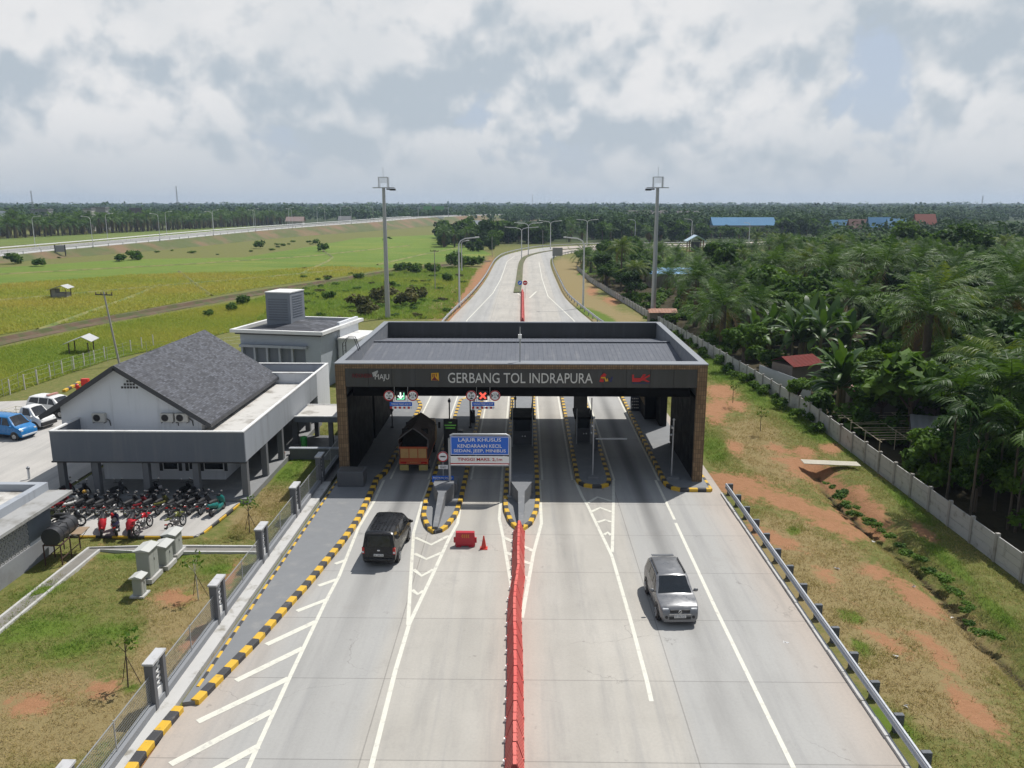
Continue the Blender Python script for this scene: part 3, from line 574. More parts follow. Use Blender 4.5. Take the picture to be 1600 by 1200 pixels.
# ---------------------------------------------------------------- hanging lane signs
def round_sign(c, r, parent, kind, y):
    m = MB(); m.disc((c[0], y, c[1]), r, (0, 1, 0), .03, 28); o = m.build('sign_disc', WHITE, parent, world=True)
    m = MB()
    for k in range(36):
        a0, a1 = 2 * math.pi * k / 36, 2 * math.pi * (k + 1) / 36
        m.prismv([(c[0] + q * math.cos(a), c[1] + q * math.sin(a)) for q, a in ((r * .80, a0), (r, a0), (r, a1), (r * .80, a1))], y - .025, y - .012)
    m.build('sign_ring', RED, o, world=True)
    m = MB(); s = r * .72
    if kind == 'height':
        m.prismv([(c[0] - s * .55, c[1] + s * .9), (c[0] + s * .55, c[1] + s * .9), (c[0], c[1] + s * .42)], y - .024, y - .016); m.prismv([(c[0] - s * .55, c[1] - s * .9), (c[0], c[1] - s * .42), (c[0] + s * .55, c[1] - s * .9)], y - .024, y - .016)
    elif kind == 'width':
        m.prismv([(c[0] - s * .95, c[1] + s * .6), (c[0] - s * .5, c[1]), (c[0] - s * .95, c[1] - s * .6)], y - .024, y - .016); m.prismv([(c[0] + s * .95, c[1] + s * .6), (c[0] + s * .95, c[1] - s * .6), (c[0] + s * .5, c[1])], y - .024, y - .016)
    else: m.prismv([(c[0] - s * .75, c[1] - s * .12), (c[0] + s * .75, c[1] - s * .12), (c[0] + s * .7, c[1] + s * .08), (c[0] + s * .35, c[1] + s * .2), (c[0] - s * .45, c[1] + s * .2), (c[0] - s * .75, c[1] + s * .06)], y - .024, y - .016)
    m.build('sign_symbol', BLK, o, world=True); return o
GLG = glowmat('lamp_green', (.25, 1, .55), 1.6); GLR = glowmat('lamp_red', (1, .12, .08), 1.1); GLW = glowmat('lamp_white', (.85, 1, .9), 1.3)
def lane_sign(pcx, arrow, label):
    y = GY0 + .25; P = lambda dx, py: PY(pcx + dx, py, y); c0 = P(0, 618)
    t = thing('overhead_lane_sign', label, 'lane sign', (c0[0], y, 4.95))
    m = MB()
    for dx in (-10, 11): a, b = P(dx, 604), P(dx, 640); m.tube([(a[0], y, 6.5), (b[0], y, 4.98)], .018, 6)
    a, b = P(-24, 618), P(25, 618); m.bar((a[0], y + .03, a[2]), (b[0], y + .03, b[2]), .04); m.build('hanger', STEEL, t, world=True)
    for dx, kd, tx in ((-18, 'height', '4.2m'), (19, 'width', '2.5\nm')):
        c = P(dx, 618); o = round_sign((c[0], c[2]), .35, t, kd, y - .03); text(tx, 'sign_figures', BLK, t, (c[0], y - .06, c[2]), .36 if kd == 'height' else .22, .15 if kd == 'height' else .3, depth=.01)
    c = P(0, 618); m = MB(); m.box(c[0] - .3, c[0] + .3, y - .06, y + .06, c[2] - .3, c[2] + .3); m.build('signal_box', BLK, t, world=True)
    m = MB(); x, z = c[0], c[2]
    if arrow == 'down':
        m.prismv([(x - .045, z + .22), (x + .045, z + .22), (x + .045, z - .08), (x - .045, z - .08)], y - .075, y - .062); m.prismv([(x - .2, z - .02), (x - .14, z + .04), (x, z - .1), (x + .14, z + .04), (x + .2, z - .02), (x, z - .22)], y - .076, y - .062); m.build('signal_arrow', GLW, t, world=True)
        MB().box(x - .24, x + .24, y - .068, y - .0601, z - .24, z - .2).box(x + .2, x + .24, y - .069, y - .0602, z - .2, z + .2).build('signal_glow', GLG, t, world=True)
    else:
        for s in (1, -1): m.bar((x - .2, y - .07 - .003 * s, z - .2 * s), (x + .2, y - .07 - .003 * s, z + .2 * s), .012, .15, upv=(0, 1, 0)) if 0 else m.prismv([(x - .24 , z - s * .15), (x - .15, z - s * .24), (x + .24, z + s * .15), (x + .15, z + s * .24)], y - .074 - .004 * s, y - .062)
        m.build('signal_cross', GLR, t, world=True)
    a, b = P(-17, 628), P(18, 634.5); m = MB(); m.box(a[0], b[0], y - .02, y + .0, b[2], a[2]); m.build('height_plate', BLUE, t, world=True)
    text('TINGGI MAKS 4.20 M', 'plate_lettering', WHITE, t, ((a[0] + b[0]) / 2, y - .03, (a[2] + b[2]) / 2), 1.25, .13, depth=.008)
    m = MB(); z0 = b[2] - .04
    for k in range(10):
        xa = a[0] + (b[0] - a[0]) * k / 10; wd = (b[0] - a[0]) / 10
        m.prismv([(xa, z0), (xa + wd, z0), (xa + wd, z0 - .14), (xa, z0 - .14)], y - .015, y, k % 2)
    m.build('striped_bar', [RED, WHITE], t, world=True)
lane_sign(626, 'down', 'hanging lane sign with a green down arrow between two round limit signs')
lane_sign(754.5, 'cross', 'hanging lane sign with a red cross between two round limit signs')
# ---------------------------------------------------------------- blue sign on tube frame
gt = thing('portal_sign', 'blue LAJUR KHUSUS sign in a grey tube frame standing across the narrow lane', 'portal sign', (-2.7, 48.35, 0))
xl, xr = PY(702, 700, 48.35)[0], PY(797, 700, 48.35)[0]; zt = PY(750, 679, 48.35)[2]
MB().tube([(xl, 48.35, .19), (xl, 48.35, zt - .25), (xl + .08, 48.35, zt - .08), (xl + .25, 48.35, zt), (xr - .25, 48.35, zt), (xr - .08, 48.35, zt - .08), (xr, 48.35, zt - .25), (xr, 48.35, .19)], .075, 10).build('frame', STEEL, gt, 40, world=True)
m = MB(); zb_ = PY(750, 727, 48.35)[2]; m.tube([(xl, 48.35, zb_), (xr, 48.35, zb_)], .06, 8)
for x in (xl, xr): m.box(x - .2, x + .2, 48.15, 48.55, .186, .22)
m.build('brace', STEEL, gt, 40, world=True)
a, b = PY(703.5, 681.5, 48.3), PY(795.5, 711, 48.3); o = MB().box(a[0], b[0], 48.28, 48.31, b[2], a[2]).build('blue_panel', BLUE, gt, world=True)
m = MB(); i = .02
for q_ in ((a[0] + i, b[0] - i, a[2] - i - .03, a[2] - i), (a[0] + i, b[0] - i, b[2] + i, b[2] + i + .03), (a[0] + i, a[0] + i + .03, b[2] + i + .03, a[2] - i - .03), (b[0] - i - .03, b[0] - i, b[2] + i + .03, a[2] - i - .03)): m.box(q_[0], q_[1], 48.272, 48.28, q_[2], q_[3])
m.build('panel_border', WHITE, o, world=True)
cx = (a[0] + b[0]) / 2
for tx, py, wd, ht in (('LAJUR KHUSUS', 687.6, 2.62, .28), ('KENDARAAN KECIL', 696.4, 2.72, .22), ('SEDAN, JEEP, MINIBUS', 704.6, 3.2, .25)): text(tx, 'panel_lettering', WHITE, o, (cx, 48.268, PY(750, py, 48.27)[2] - .02), wd, ht, depth=.01, bold=.006)
a, b = PY(704, 713, 48.3), PY(795.5, 724.3, 48.3); o = MB().box(a[0], b[0], 48.28, 48.31, b[2], a[2]).build('height_panel', WHITE, gt, world=True)
text('TINGGI MAKS. 2,1m', 'panel_lettering', RED, o, (cx, 48.268, PY(750, 718.2, 48.27)[2]), 2.75, .22, depth=.01, bold=.01)
MB().box(a[0] - .02, b[0] + .02, 48.275, 48.283, b[2] - .05, b[2] + .02).build('panel_edge', RED, o, world=True)
# round sign and card sign on the first island
rs = PY(692, 713.5, 49.2); t = thing('prohibition_sign', 'round red ringed sign with a small white plate on a post by the portal sign', 'road sign', (rs[0], 49.2, .185))
MB().tube([(rs[0], 49.23, .185), (rs[0], 49.23, rs[2])], .03, 8).build('post', STEEL, t, world=True); round_sign((rs[0], rs[2]), .34, t, 'car', 49.2)
c = PY(692.5, 729.5, 49.2); MB().box(c[0] - .3, c[0] + .3, 49.18, 49.2, c[2] - .13, c[2] + .13).build('plate', WHITE, t, world=True); text('KECUALI\nMINIBUS', 'plate_lettering', BLK, t, (c[0], 49.172, c[2]), .4, .17, depth=.006)
c = PY(692, 748.5, 48.9); t = thing('card_sign', 'low blue PASTIKAN SALDO sign standing on the toll island', 'road sign', (c[0], 48.9, .185))
MB().box(c[0] - .68, c[0] + .68, 48.88, 48.92, c[2] - .21, c[2] + .21).build('panel', BLUE, t, world=True); text('PASTIKAN SALDO\nE-TOLL CUKUP', 'panel_lettering', WHITE, t, (c[0], 48.87, c[2]), 1.2, .3, depth=.006, bold=.01)
[MB().tube([(c[0] + q_, 48.94, .185), (c[0] + q_, 48.94, c[2])], .025, 6).build('leg', STEEL, t, world=True) for q_ in (-.4, .4)]
# ---------------------------------------------------------------- concrete crash noses
NOSE = mat('nose_grey_paint', (.155, .162, .172), .7, .1, .9, dirt=(.24, .24, .24), dsc=1.5)
for cx, ty, lab in ((-4.97, 42.95, 'grey concrete crash nose on the first island, under the blue sign'), (-.17, 43.3, 'grey concrete crash nose at the head of the red barrier row')):
    t = thing('crash_nose', lab, 'crash barrier', (cx, ty, .18)); m = MB()
    P = [(-.14, 0, .18), (.14, 0, .18), (.2, 3.7, .82), (.62, 4.9, .98), (.62, 5.6, .98), (-.62, 5.6, .98), (-.62, 4.9, .98), (-.2, 3.7, .82)]
    n = len(P); m.add([(p[0], p[1], 0) for p in P] + P, [(i, (i + 1) % n, n + (i + 1) % n, n + i) for i in range(n)] + [(8, 9, 10, 15), (10, 11, 14, 15), (11, 12, 13, 14)])
    m.build('ridge', NOSE, t); MB().box(-.75, .75, 5.62, 7.4, 0, .72).build('block', NOSE, t, bevel=.04)
pb = thing('planter_box', 'square dark grey concrete planter in front of the left gate pillar', 'planter', (-11.2, 51.0 - .0, .16)); MB().box(-.85, .85, -1.0, .18, 0, 1.0).build('trough', mat('planter_grey', (.10, .104, .112), .75, .1, 1), pb, bevel=.03)
MB().box(-.74, .74, -.9, .08, .99, 1.012).build('soil', mat('planter_soil', (.09, .085, .08), .95, .2, 4), pb)
# ---------------------------------------------------------------- booths, equipment
GLASS = mat('dark_glass', (.012, .015, .018), .08, .1, 1, spec=.8); BOOTH = mat('booth_grey', (.06, .062, .068), .45, .1, 1)
def booth(loc, label, w=1.5, d=3.0, h=2.7):
    t = thing('toll_booth', label, 'toll booth', loc); x = w / 2
    MB().box(-x, x, 0, d, 0, 1.05).build('base', BOOTH, t); m = MB()
    for sx in (-x, x - .08):
        for y in (0, d / 2 - .04, d - .08): m.box(sx, sx + .08, y, y + .08, 1.05, h - .1)
    m.build('frame', STEELD, t); MB().box(-x + .02, x - .02, .02, d - .02, 1.05, h - .1).build('glazing', GLASS, t)
    MB().box(-x - .2, x + .2, -.3, d + .3, h - .1, h + .08).build('roof', CLADK, t); MB().box(x + .003, x + .03, .3, 1.1, .1, 2.2).build('door', BOOTH, t)
    m = MB(); m.tube([(-x - .05, -.6, 0), (-x - .05, -.6, 3.6)], .04, 8).tube([(x + .05, -.6, 0), (x + .05, -.6, 3.6)], .04, 8); m.build('pole', STEEL, t)
    m = MB()
    for dx in (-.1, .1): MB().ball((dx + .1, -.35, .75), .05).build('lamp', WHITE, t)
    return t
booth((-.15, 59.6, .185), 'dark toll booth with white lamps on the middle island', 1.4, 2.4, 2.1); booth((4.5, 60.4, .185), 'dark toll booth on the island left of the raised barrier arm', 1.0, 2.2, 1.95)
t = thing('card_reader', 'squat dark card reader cabinet on the first island beside the truck', 'card reader', (-4.9, 59, .185)); MB().box(-.3, .3, -.3, .3, 0, 1.3).build('cabinet', BOOTH, t, bevel=.03); MB().box(-.2, .2, -.32, -.3, .8, 1.15).build('screen', GLASS, t)
def post_cam(px, py, ptop, label):
    b = G(px, py, .185); zt = PY(px, ptop, b[1])[2]; t = thing('camera_post', label, 'camera post', b)
    MB().tube([(0, 0, 0), (0, 0, zt - .185)], .05, 8).build('post', STEEL, t); MB().box(-.16, -.03, -.2, .12, zt - .75, zt - .6).build('camera', STEEL, t); MB().ball((0, -.02, zt - .16), .09).build('dome_camera', STEEL, t); MB().ball((-.14, 0, zt - 1.2), .08).build('dome_camera', STEEL, t); MB().box(-.1, .1, -.1, .1, 0, .06).build('foot', STEEL, t)
    MB().box(-.4, .4, -.7, -.3, 0, .18).build('plinth', NOSE, t)
post_cam(926, 744, 653, 'slim grey camera post on the rounded island beside the barrier arm'); post_cam(1049, 745, 656, 'slim grey camera post in front of the right gate wall')
def boom(loc, ln, label, up=0):
    t = thing('boom_barrier', label, 'boom barrier', loc); MB().box(-.18, .18, -.16, .16, 0, 1.05).build('cabinet', BOOTH, t, bevel=.02)
    a = R(up); m = MB(); s = 1 if ln > 0 else -1
    m.bar((0, -.2, .92), (ln * math.cos(a), -.2, .92 + abs(ln) * math.sin(a)), .08, .1); m.build('arm', WHITE, t); return t
bp = G(927, 690, .2); boom((5.25, 58.3, .185), 2.3, 'white boom barrier lowered across the far right lane')
boom((.5, 64.5, .185), 2.4, 'white boom barrier raised beside the middle booth', 84); boom((-4.3, 66, .185), 2.3, 'white boom barrier raised beyond the first island booth', 82)
tt = PY(704, 655, 56.5); t = thing('message_totem', 'tall black message board with faint green text on the first island', 'message board', (tt[0], 56.5, .185))
MB().box(-.5, .5, -.12, .12, 0, tt[2] - .185).build('board', BLK, t, bevel=.02); m = MB(); random.seed(3)
for r_, (n_, z_) in enumerate(((3, tt[2] - .4), (11, tt[2] - .6), (9, tt[2] - .8))):
    for k in range(n_): m.box(-n_ * .038 + k * .076, -n_ * .038 + k * .076 + .05, -.128, -.121, z_ - .035, z_ + .035)
m.build('display_text', glowmat('led_green', (.25, .8, .12), .22), t)
for (px, pb_, pt_, nm) in ((703, 690, 626, 'first island by the message board'), (735, 668, 618, 'first island under the red cross sign'), (613, 668, 640, 'left footway inside the gate'), (805, 672, 622, 'middle island left of its booth')):
    b = G(px, pb_, .185); zt = min(5.2, PY(px, pt_, b[1])[2]); t = thing('sensor_post', 'dark slim sensor post on the ' + nm, 'sensor post', b); MB().tube([(0, 0, 0), (0, 0, zt)], .05, 8).box(-.12, .12, -.12, .12, 0, .12).build('post', STEELD, t); MB().box(-.1, .1, -.1, .06, zt - .3, zt - .1).build('sensor_head', STEELD, t)
c = PY(907, 627, 57); t = thing('signal_head', 'large black signal box hanging under the canopy above the right island', 'signal', (c[0], 57, c[2])); MB().box(-.48, .48, -.14, .14, -.5, .55).build('housing', BLK, t, bevel=.03); MB().tube([(0, 0, .55), (0, 0, 5.42 - c[2])], .05, 6).build('hanger', STEELD, t); MB().box(-.2, .2, -.1, .1, -.68, -.5).build('lens', BLK, t)
# right hand service room and A-frame notice
t = thing('service_room', 'dark service room with a diamond lattice side inside the right end of the gate', 'service room', (10.6, 67.2, .185)); MB().box(-.45, .8, 0, 4.5, 0, 3.6).build('walls', CLADK, t)
m = MB()
for k in range(9):
    for s in (1, -1): m.bar((-.47, .2 + k * .28, 1.2 if s > 0 else 2.9), (-.47, .2 + k * .28 + .9, 2.9 if s > 0 else 1.2), .02, .05)
m.build('lattice', mat('lattice_brass', (.25, .18, .09), .4, .1, 2, metal=.4), t)
a_ = G(993, 642, .185); t = thing('notice_board', 'navy A-frame notice board lettered in white behind the right lane', 'notice board', a_)
m = MB(); m.add([(-.4, 0, 0), (.4, 0, 0), (.4, .35, 1.5), (-.4, .35, 1.5), (-.4, .03, 0), (.4, .03, 0), (.4, .38, 1.5), (-.4, .38, 1.5)], [(0, 1, 2, 3), (7, 6, 5, 4), (0, 4, 5, 1), (3, 2, 6, 7), (0, 3, 7, 4), (1, 5, 6, 2)]); m.bar((-.38, .8, 0), (-.38, .38, 1.5), .04); m.bar((.38, .8, 0), (.38, .38, 1.5), .04); m.build('board', mat('notice_navy', (.03, .035, .07), .5, .1, 2), t)
m = MB()
for k in range(5):
    z = .28 + k * .26; y = z * .35 / 1.5 - .012; 
    for j in range(4): m.bar((-.32 + j * .16, y, z), (-.22 + j * .16, y, z), .012, .12)
m.build('board_lettering', WHITE, t)
# ================================================================ barriers, cone
def fadedmat():
    m, nt, N, L, bs = nodes('plastic_red'); oi = N.new('ShaderNodeObjectInfo')
    c = mixc(nt, oi.outputs['Random'], (.62, .085, .075), (.64, .15, .125)); c = mixc(nt, rmp(nt, nz(nt, 4, 6, .65), .42, .75, 0, .75), c, (.50, .17, .14)); c = mixc(nt, rmp(nt, nz(nt, 9, 4, .7), .62, .75, 0, .6), c, (.30, .12, .09))
    L.new(c, bs.inputs['Base Color']); bs.inputs['Roughness'].default_value = .6; bs.inputs['Specular IOR Level'].default_value = .3; return m
PLAS = fadedmat(); ORG = mat('plastic_orange_red', (.60, .05, .03), .45, .1, 2); PINKP = mat('plastic_red_sunned', (.62, .085, .075), .5, .12, 2, dirt=(.5, .13, .11), dsc=2, dlo=.45, dhi=.7)
def barrier_mesh(L=1.12):
    m = MB(); h = .8
    prof = [(-.27, 0), (-.26, .1), (-.07, h - .05), (-.045, h), (.045, h), (.07, h - .05), (.26, .1), (.27, 0)]; n = len(prof); e = .02
    v = [(p[0], -L / 2 + e, p[1]) for p in prof] + [(p[0], L / 2 - e, p[1]) for p in prof]
    m.add(v, [(i, i + n, (i + 1) % n + n, (i + 1) % n) for i in range(n)] + [tuple(range(n)), tuple(reversed(range(n, 2 * n)))], 1); m.box(-.06, .06, -L / 2 + e, L / 2 - e, h - .03, h + .012)
    for s in (-1, 1):
        for k in range(5):
            y0 = -L / 2 + .03 + k * .212 - (.0 if k else 0)
            f = lambda y, t: (s * (.315 - .235 * t), min(y, L / 2 - e), .09 + (h - .13) * t)
            a, b, c, d = f(y0, 0), f(y0 + .135, 0), f(y0 + .135 + .12, 1), f(y0 + .12, 1); i_ = lambda p: (p[0] - s * .075, p[1], p[2] - .01)
            m.add([a, b, c, d, i_(a), i_(b), i_(c), i_(d)], [(0, 1, 2, 3) if s > 0 else (3, 2, 1, 0), (0, 4, 5, 1), (1, 5, 6, 2), (2, 6, 7, 3), (3, 7, 4, 0)])
        m.box(s * .26, s * .32, -L / 2 + e, L / 2 - e, 0, .095)
    m.box(-.05, .05, -.12, .02, h - .01, h + .03); m.box(-.33, .33, L / 2 - .06, L / 2 - e + .012, .05, .2); return m
SLOT_SHADE = mat('barrier_slot_shade', (.20, .018, .018), .7, .15, 3)  # darker red puts the shade inside the slots into the colour
BARM = barrier_mesh().mesh('water_barrier', [PLAS, SLOT_SHADE]); BARP = barrier_mesh().mesh('water_barrier_far', [PINKP, SLOT_SHADE])
tickm = MB().box(-.38, -.315, .46, .56, .02, .16).mesh('link_tab', WHITE)
path = [G(*p) for p in ((811, 834), (809.5, 881), (810, 907), (806, 934), (803.5, 960), (804.5, 1012), (805, 1065), (806, 1200))]; path[-1] = (-.27, 22.0, 0)
P = resample(path, 1.13); P = P[:-1] if (P[-1] - P[-2]).length < 1.0 else P; N_ = len(P) - 1; used = 0
for i in range(N_):
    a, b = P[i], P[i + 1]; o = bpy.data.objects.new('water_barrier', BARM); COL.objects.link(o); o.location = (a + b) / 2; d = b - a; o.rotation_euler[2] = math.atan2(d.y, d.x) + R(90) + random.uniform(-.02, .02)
    lab = 'red ridged water barrier inside the unbroken row down the middle of the plaza'
    if i == 0: lab = 'red water barrier butted against the yellow kerb of the middle island'
    elif i == N_ - 1: lab = 'red water barrier closest to the bottom edge of the photo'
    tag(o, lab, 'water barrier', 'red barriers dividing the plaza'); q_ = bpy.data.objects.new('link_tab', tickm); COL.objects.link(q_); q_.parent = o
for i in range(39):
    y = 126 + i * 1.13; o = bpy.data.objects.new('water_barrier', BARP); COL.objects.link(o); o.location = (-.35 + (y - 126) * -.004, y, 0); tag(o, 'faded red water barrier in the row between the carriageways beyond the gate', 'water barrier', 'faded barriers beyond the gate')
t = thing('plastic_barricade', 'single red plastic barricade with yellow chevrons closing the narrow lane', 'barricade', G(727, 853)); m = MB()
m.prismv([(-.54, .06), (.54, .06), (.5, .82), (-.5, .82)], -.14, .14); m.box(-.48, -.2, -.2, .2, 0, .07); m.box(.2, .48, -.2, .2, 0, .07); m.box(-.62, -.52, -.06, .06, .2, .5); m.box(.52, .62, -.06, .06, .2, .5); m.build('body', mat('barricade_red', (.46, .02, .035), .45, .08, 2), t, bevel=.02)
m = MB()
for k in range(4):
    x = -.18 + k * .11; m.prismv([(x, .62), (x + .05, .72), (x + .08, .72), (x + .03, .62), (x + .08, .52), (x + .05, .52)], -.152, -.141)
m.build('chevrons', YEL, t)
t = thing('traffic_cone', 'orange red traffic cone standing beside the red barricade', 'traffic cone', G(756, 857)); m = MB()
n = 16; m.tube([(0, 0, .03), (0, 0, .72)], [.15, .03], n); m.build('cone', ORG, t, 40); MB().box(-.2, .2, -.2, .2, 0, .04).build('base', ORG, t, bevel=.01)
# ================================================================ guard rails
def guardrail(name, label, pts, step, z=.72, end=False, side=1, m_b=STEEL):
    t = thing(name, label, 'guard rail', tuple(pts[0])); m = MB(); pts = [Vector(p) for p in pts]
    prof = [(.0, -.16), (.06, -.12), (.06, -.06), (.0, 0), (.06, .06), (.06, .12), (.0, .16)]
    rows = [[(q.x, q.y, q.z + z + p[1]) for q in offset(pts, -side * p[0])] for p in prof]
    for r0, r1 in zip(rows, rows[1:]):
        v = [x for ab in zip(r0, r1) for x in ab]; m.add(v, [(2 * i, 2 * i + 2, 2 * i + 3, 2 * i + 1) for i in range(len(r0) - 1)])
    tp = [(q.x, q.y, q.z + z + .165) for q in offset(pts, side * .01)]
    for a_, b_ in zip(tp, tp[1:]): m.bar(a_, b_, .07, .03)
    m.build('rail', m_b, t, 30, world=True); base = None
    for q in resample(offset(pts, side * .17), step):
        if base is None: base = (MB().box(-.05, .27, -.085, .085, -.5, z + .14) if end else MB().box(-.09, .09, -.07, .07, -.5, z + .14)).mesh('guard_post', mat('post_dark_blue_grey', (.10, .11, .125), .7, .15, 3) if end else STEEL)
        p = bpy.data.objects.new('post', base); COL.objects.link(p); p.parent = t; p.location = q - t.location
    return t
guardrail('guard_rail', 'long steel guard rail on dark posts along the right edge of the plaza', [(12.8, 49.6, 0), (12.8, 48, 0), (12.8, 30, 0), (12.8, 15, 0)], 2.0, end=True, side=-1, m_b=mat('rail_bright_zinc', (.40, .42, .45), .45, .1, 3, metal=.25), z=.5)
RP = [p + Vector((.35, 0, 0)) for p in offset(INN, .3) if p.y > 92]; LP = [p for p in offset(OUT, -.4) if p.y > 84]
guardrail('guard_rail', 'steel guard rail curving along the inner edge of the road beyond the gate', RP, 4.2, side=1)
guardrail('guard_rail', 'steel guard rail along the outer edge of the curving road beyond the gate', LP, 4.8, side=-1)
# ================================================================ office compound
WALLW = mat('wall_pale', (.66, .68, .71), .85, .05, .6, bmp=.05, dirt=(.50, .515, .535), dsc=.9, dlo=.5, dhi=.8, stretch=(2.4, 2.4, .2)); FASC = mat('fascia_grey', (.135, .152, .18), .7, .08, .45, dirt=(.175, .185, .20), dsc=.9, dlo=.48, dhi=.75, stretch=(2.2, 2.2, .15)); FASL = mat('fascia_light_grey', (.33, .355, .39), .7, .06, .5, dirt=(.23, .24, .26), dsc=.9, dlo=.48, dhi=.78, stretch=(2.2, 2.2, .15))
ROOFC = mat('flat_roof_concrete', (.52, .505, .475), .9, .08, .8, bmp=.1, dirt=(.24, .22, .19), dsc=.55, dlo=.47, dhi=.66); CAPW = mat('parapet_cap_white', (.66, .66, .65), .8, .06, 1.5, dirt=(.45, .44, .42))
COLG = mat('column_grey', (.15, .155, .165), .8, .1, 1); FLOORG = mat('porch_floor', (.12, .125, .13), .6, .1, 1)
def shinglemat():
    m, nt, N, L, bs = nodes('roof_shingle'); tc = N.new('ShaderNodeTexCoord'); sp = N.new('ShaderNodeSeparateXYZ'); L.new(tc.outputs['Object'], sp.inputs[0]); cb = N.new('ShaderNodeCombineXYZ')
    L.new(sp.outputs[1], cb.inputs[0]); L.new(mth(nt, 'MULTIPLY', sp.outputs[2], 2.0), cb.inputs[1])
    b = N.new('ShaderNodeTexBrick'); L.new(cb.outputs[0], b.inputs[0])
    for k, v in (('Scale', 1), ('Brick Width', .34), ('Row Height', .15), ('Mortar Size', .008)): b.inputs[k].default_value = v
    b.inputs[1].default_value = (.034, .036, .044, 1); b.inputs[2].default_value = (.115, .122, .145, 1); b.inputs[3].default_value = (.02, .02, .022, 1)
    c = mixc(nt, rmp(nt, nz(nt, 1.3, 6), .35, .7, 0, .6), b.outputs[0], (.065, .067, .075)); L.new(c, bs.inputs['Base Color']); bs.inputs['Roughness'].default_value = .85; bump(nt, bs, b.outputs[0], .4, .02); return m
SHING = shinglemat()
OX0, OX1, OY0, OY1 = -28.95, -17.05, 47.65, 69.6
off = thing('office_building', 'grey office with a dark shingle gable roof above a flat roofed porch', 'office', (-24, 58, 0)); KW = dict(parent=off, world=True)
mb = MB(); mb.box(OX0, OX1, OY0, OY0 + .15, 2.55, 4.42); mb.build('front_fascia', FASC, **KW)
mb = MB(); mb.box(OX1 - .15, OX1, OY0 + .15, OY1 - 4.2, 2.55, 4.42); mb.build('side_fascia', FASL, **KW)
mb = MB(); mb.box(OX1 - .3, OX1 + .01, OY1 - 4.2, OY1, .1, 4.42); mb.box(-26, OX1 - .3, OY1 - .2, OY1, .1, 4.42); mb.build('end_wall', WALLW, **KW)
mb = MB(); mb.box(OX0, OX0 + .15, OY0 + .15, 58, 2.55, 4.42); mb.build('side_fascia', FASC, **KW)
mb = MB(); mb.box(OX0 - .02, OX1 + .02, OY0 - .02, OY0 + .2, 4.42, 4.5); mb.box(OX1 - .2, OX1 + .02, OY0 + .2, OY1, 4.42, 4.5); mb.box(OX0 - .02, OX0 + .2, OY0 + .2, 58, 4.42, 4.5)
mb.box(-24, OX1 - .2, 65.2, 65.5, 4.43, 4.52); mb.box(-24, OX1 - .2, OY1 - .3, OY1, 4.425, 4.5); mb.build('parapet_cap', CAPW, **KW)
mb = MB(); mb.box(OX0 + .15, OX1 - .15, OY0 + .15, 65.2, 3.45, 3.62); mb.build('flat_roof', ROOFC, **KW)
mb = MB(); mb.box(-24, OX1 - .3, 65.24, 65.44, 3.3, 4.43); mb.build('roof_upstand', WALLW, **KW)
mb = MB(); mb.add([(-24, 65.5, 3.7), (OX1 - .3, 65.5, 3.7), (OX1 - .9, 67.4, 4.2), (-24, 67.4, 4.2), (OX1 - .3, OY1 - .3, 3.7), (-24, OY1 - .3, 3.7)], [(0, 1, 2, 3), (3, 2, 4, 5), (1, 4, 2)]); mb.build('hip_roof', SHING, **KW)
mb = MB(); mb.box(OX0 - .1, OX1 + .05, OY0 + .02, OY0 + .14, 2.46, 2.55); mb.build('drip_edge', STEELD, **KW)
mb = MB(); mb.box(OX0, OX1 + .12, OY0 - .32, 66, -.05, .3); mb.build('plinth', mat('plinth_grey', (.21, .215, .22), .8, .1, 1, dirt=(.3, .3, .3)), **KW)
for x, y in [(OX0 + .2, OY0 + .1), (-26.6, OY0 + .1), (-23.5, OY0 + .1), (-20.4, OY0 + .1), (OX1 - .35, OY0 + .1), (OX1 - .35, 51.6), (OX1 - .35, 55.2), (OX1 - .35, 59), (OX1 - .35, 62.6), (OX0 + .2, 51.5), (OX0 + .2, 55.5)]: MB().box(x - .01, x + .36, y, y + .38, .3, 2.56).build('column', COLG, **KW)
# main block
wx0, wx1, wy = -30.0, -20.9, 50.9; ax = -26.02; EZ, AZ = 4.55, 7.85; sl = (AZ - EZ) / (wx1 - ax)
mb = MB(); mb.box(-27.6, -19.6, wy, wy + .2, .3, 3.45); mb.box(-19.8, -19.6, wy + .2, 64.8, .3, 3.45); mb.build('ground_wall', WALLW, **KW)
mb = MB(); mb.prismv([(wx0, 3.5), (wx1, 3.5), (wx1, EZ), (ax, AZ - .12), (wx0, AZ - .12 - sl * (ax - wx0))], wy, wy + .2); mb.box(wx1 - .2, wx1, wy + .2, 64.8, 3.5, EZ); mb.box(wx0, wx0 + .2, wy + .2, 64.8, 3.5, EZ); mb.build('gable_wall', WALLW, **KW)
mb = MB(); sl = (AZ - EZ) / (wx1 - ax); ov = .75; ry0, ry1 = wy - .45, 65.6
for s in (-1, 1):
    k_ = .87 if s < 0 else 1; xe = ax + s * (wx1 - ax + ov) * k_; ze = AZ - (AZ - (EZ - sl * ov)) * k_; v = [(ax, ry0, AZ + .02), (ax, ry1, AZ + .02), (xe, ry1, ze), (xe, ry0, ze)]; v += [(p[0], p[1], p[2] + .13) for p in v]
    mb.add(v, [(4, 5, 6, 7) if s < 0 else (7, 6, 5, 4), (0, 3, 2, 1) if s < 0 else (1, 2, 3, 0), (0, 4, 7, 3), (3, 7, 6, 2), (2, 6, 5, 1)])
mb.build('gable_roof', SHING, **KW)
mb = MB()
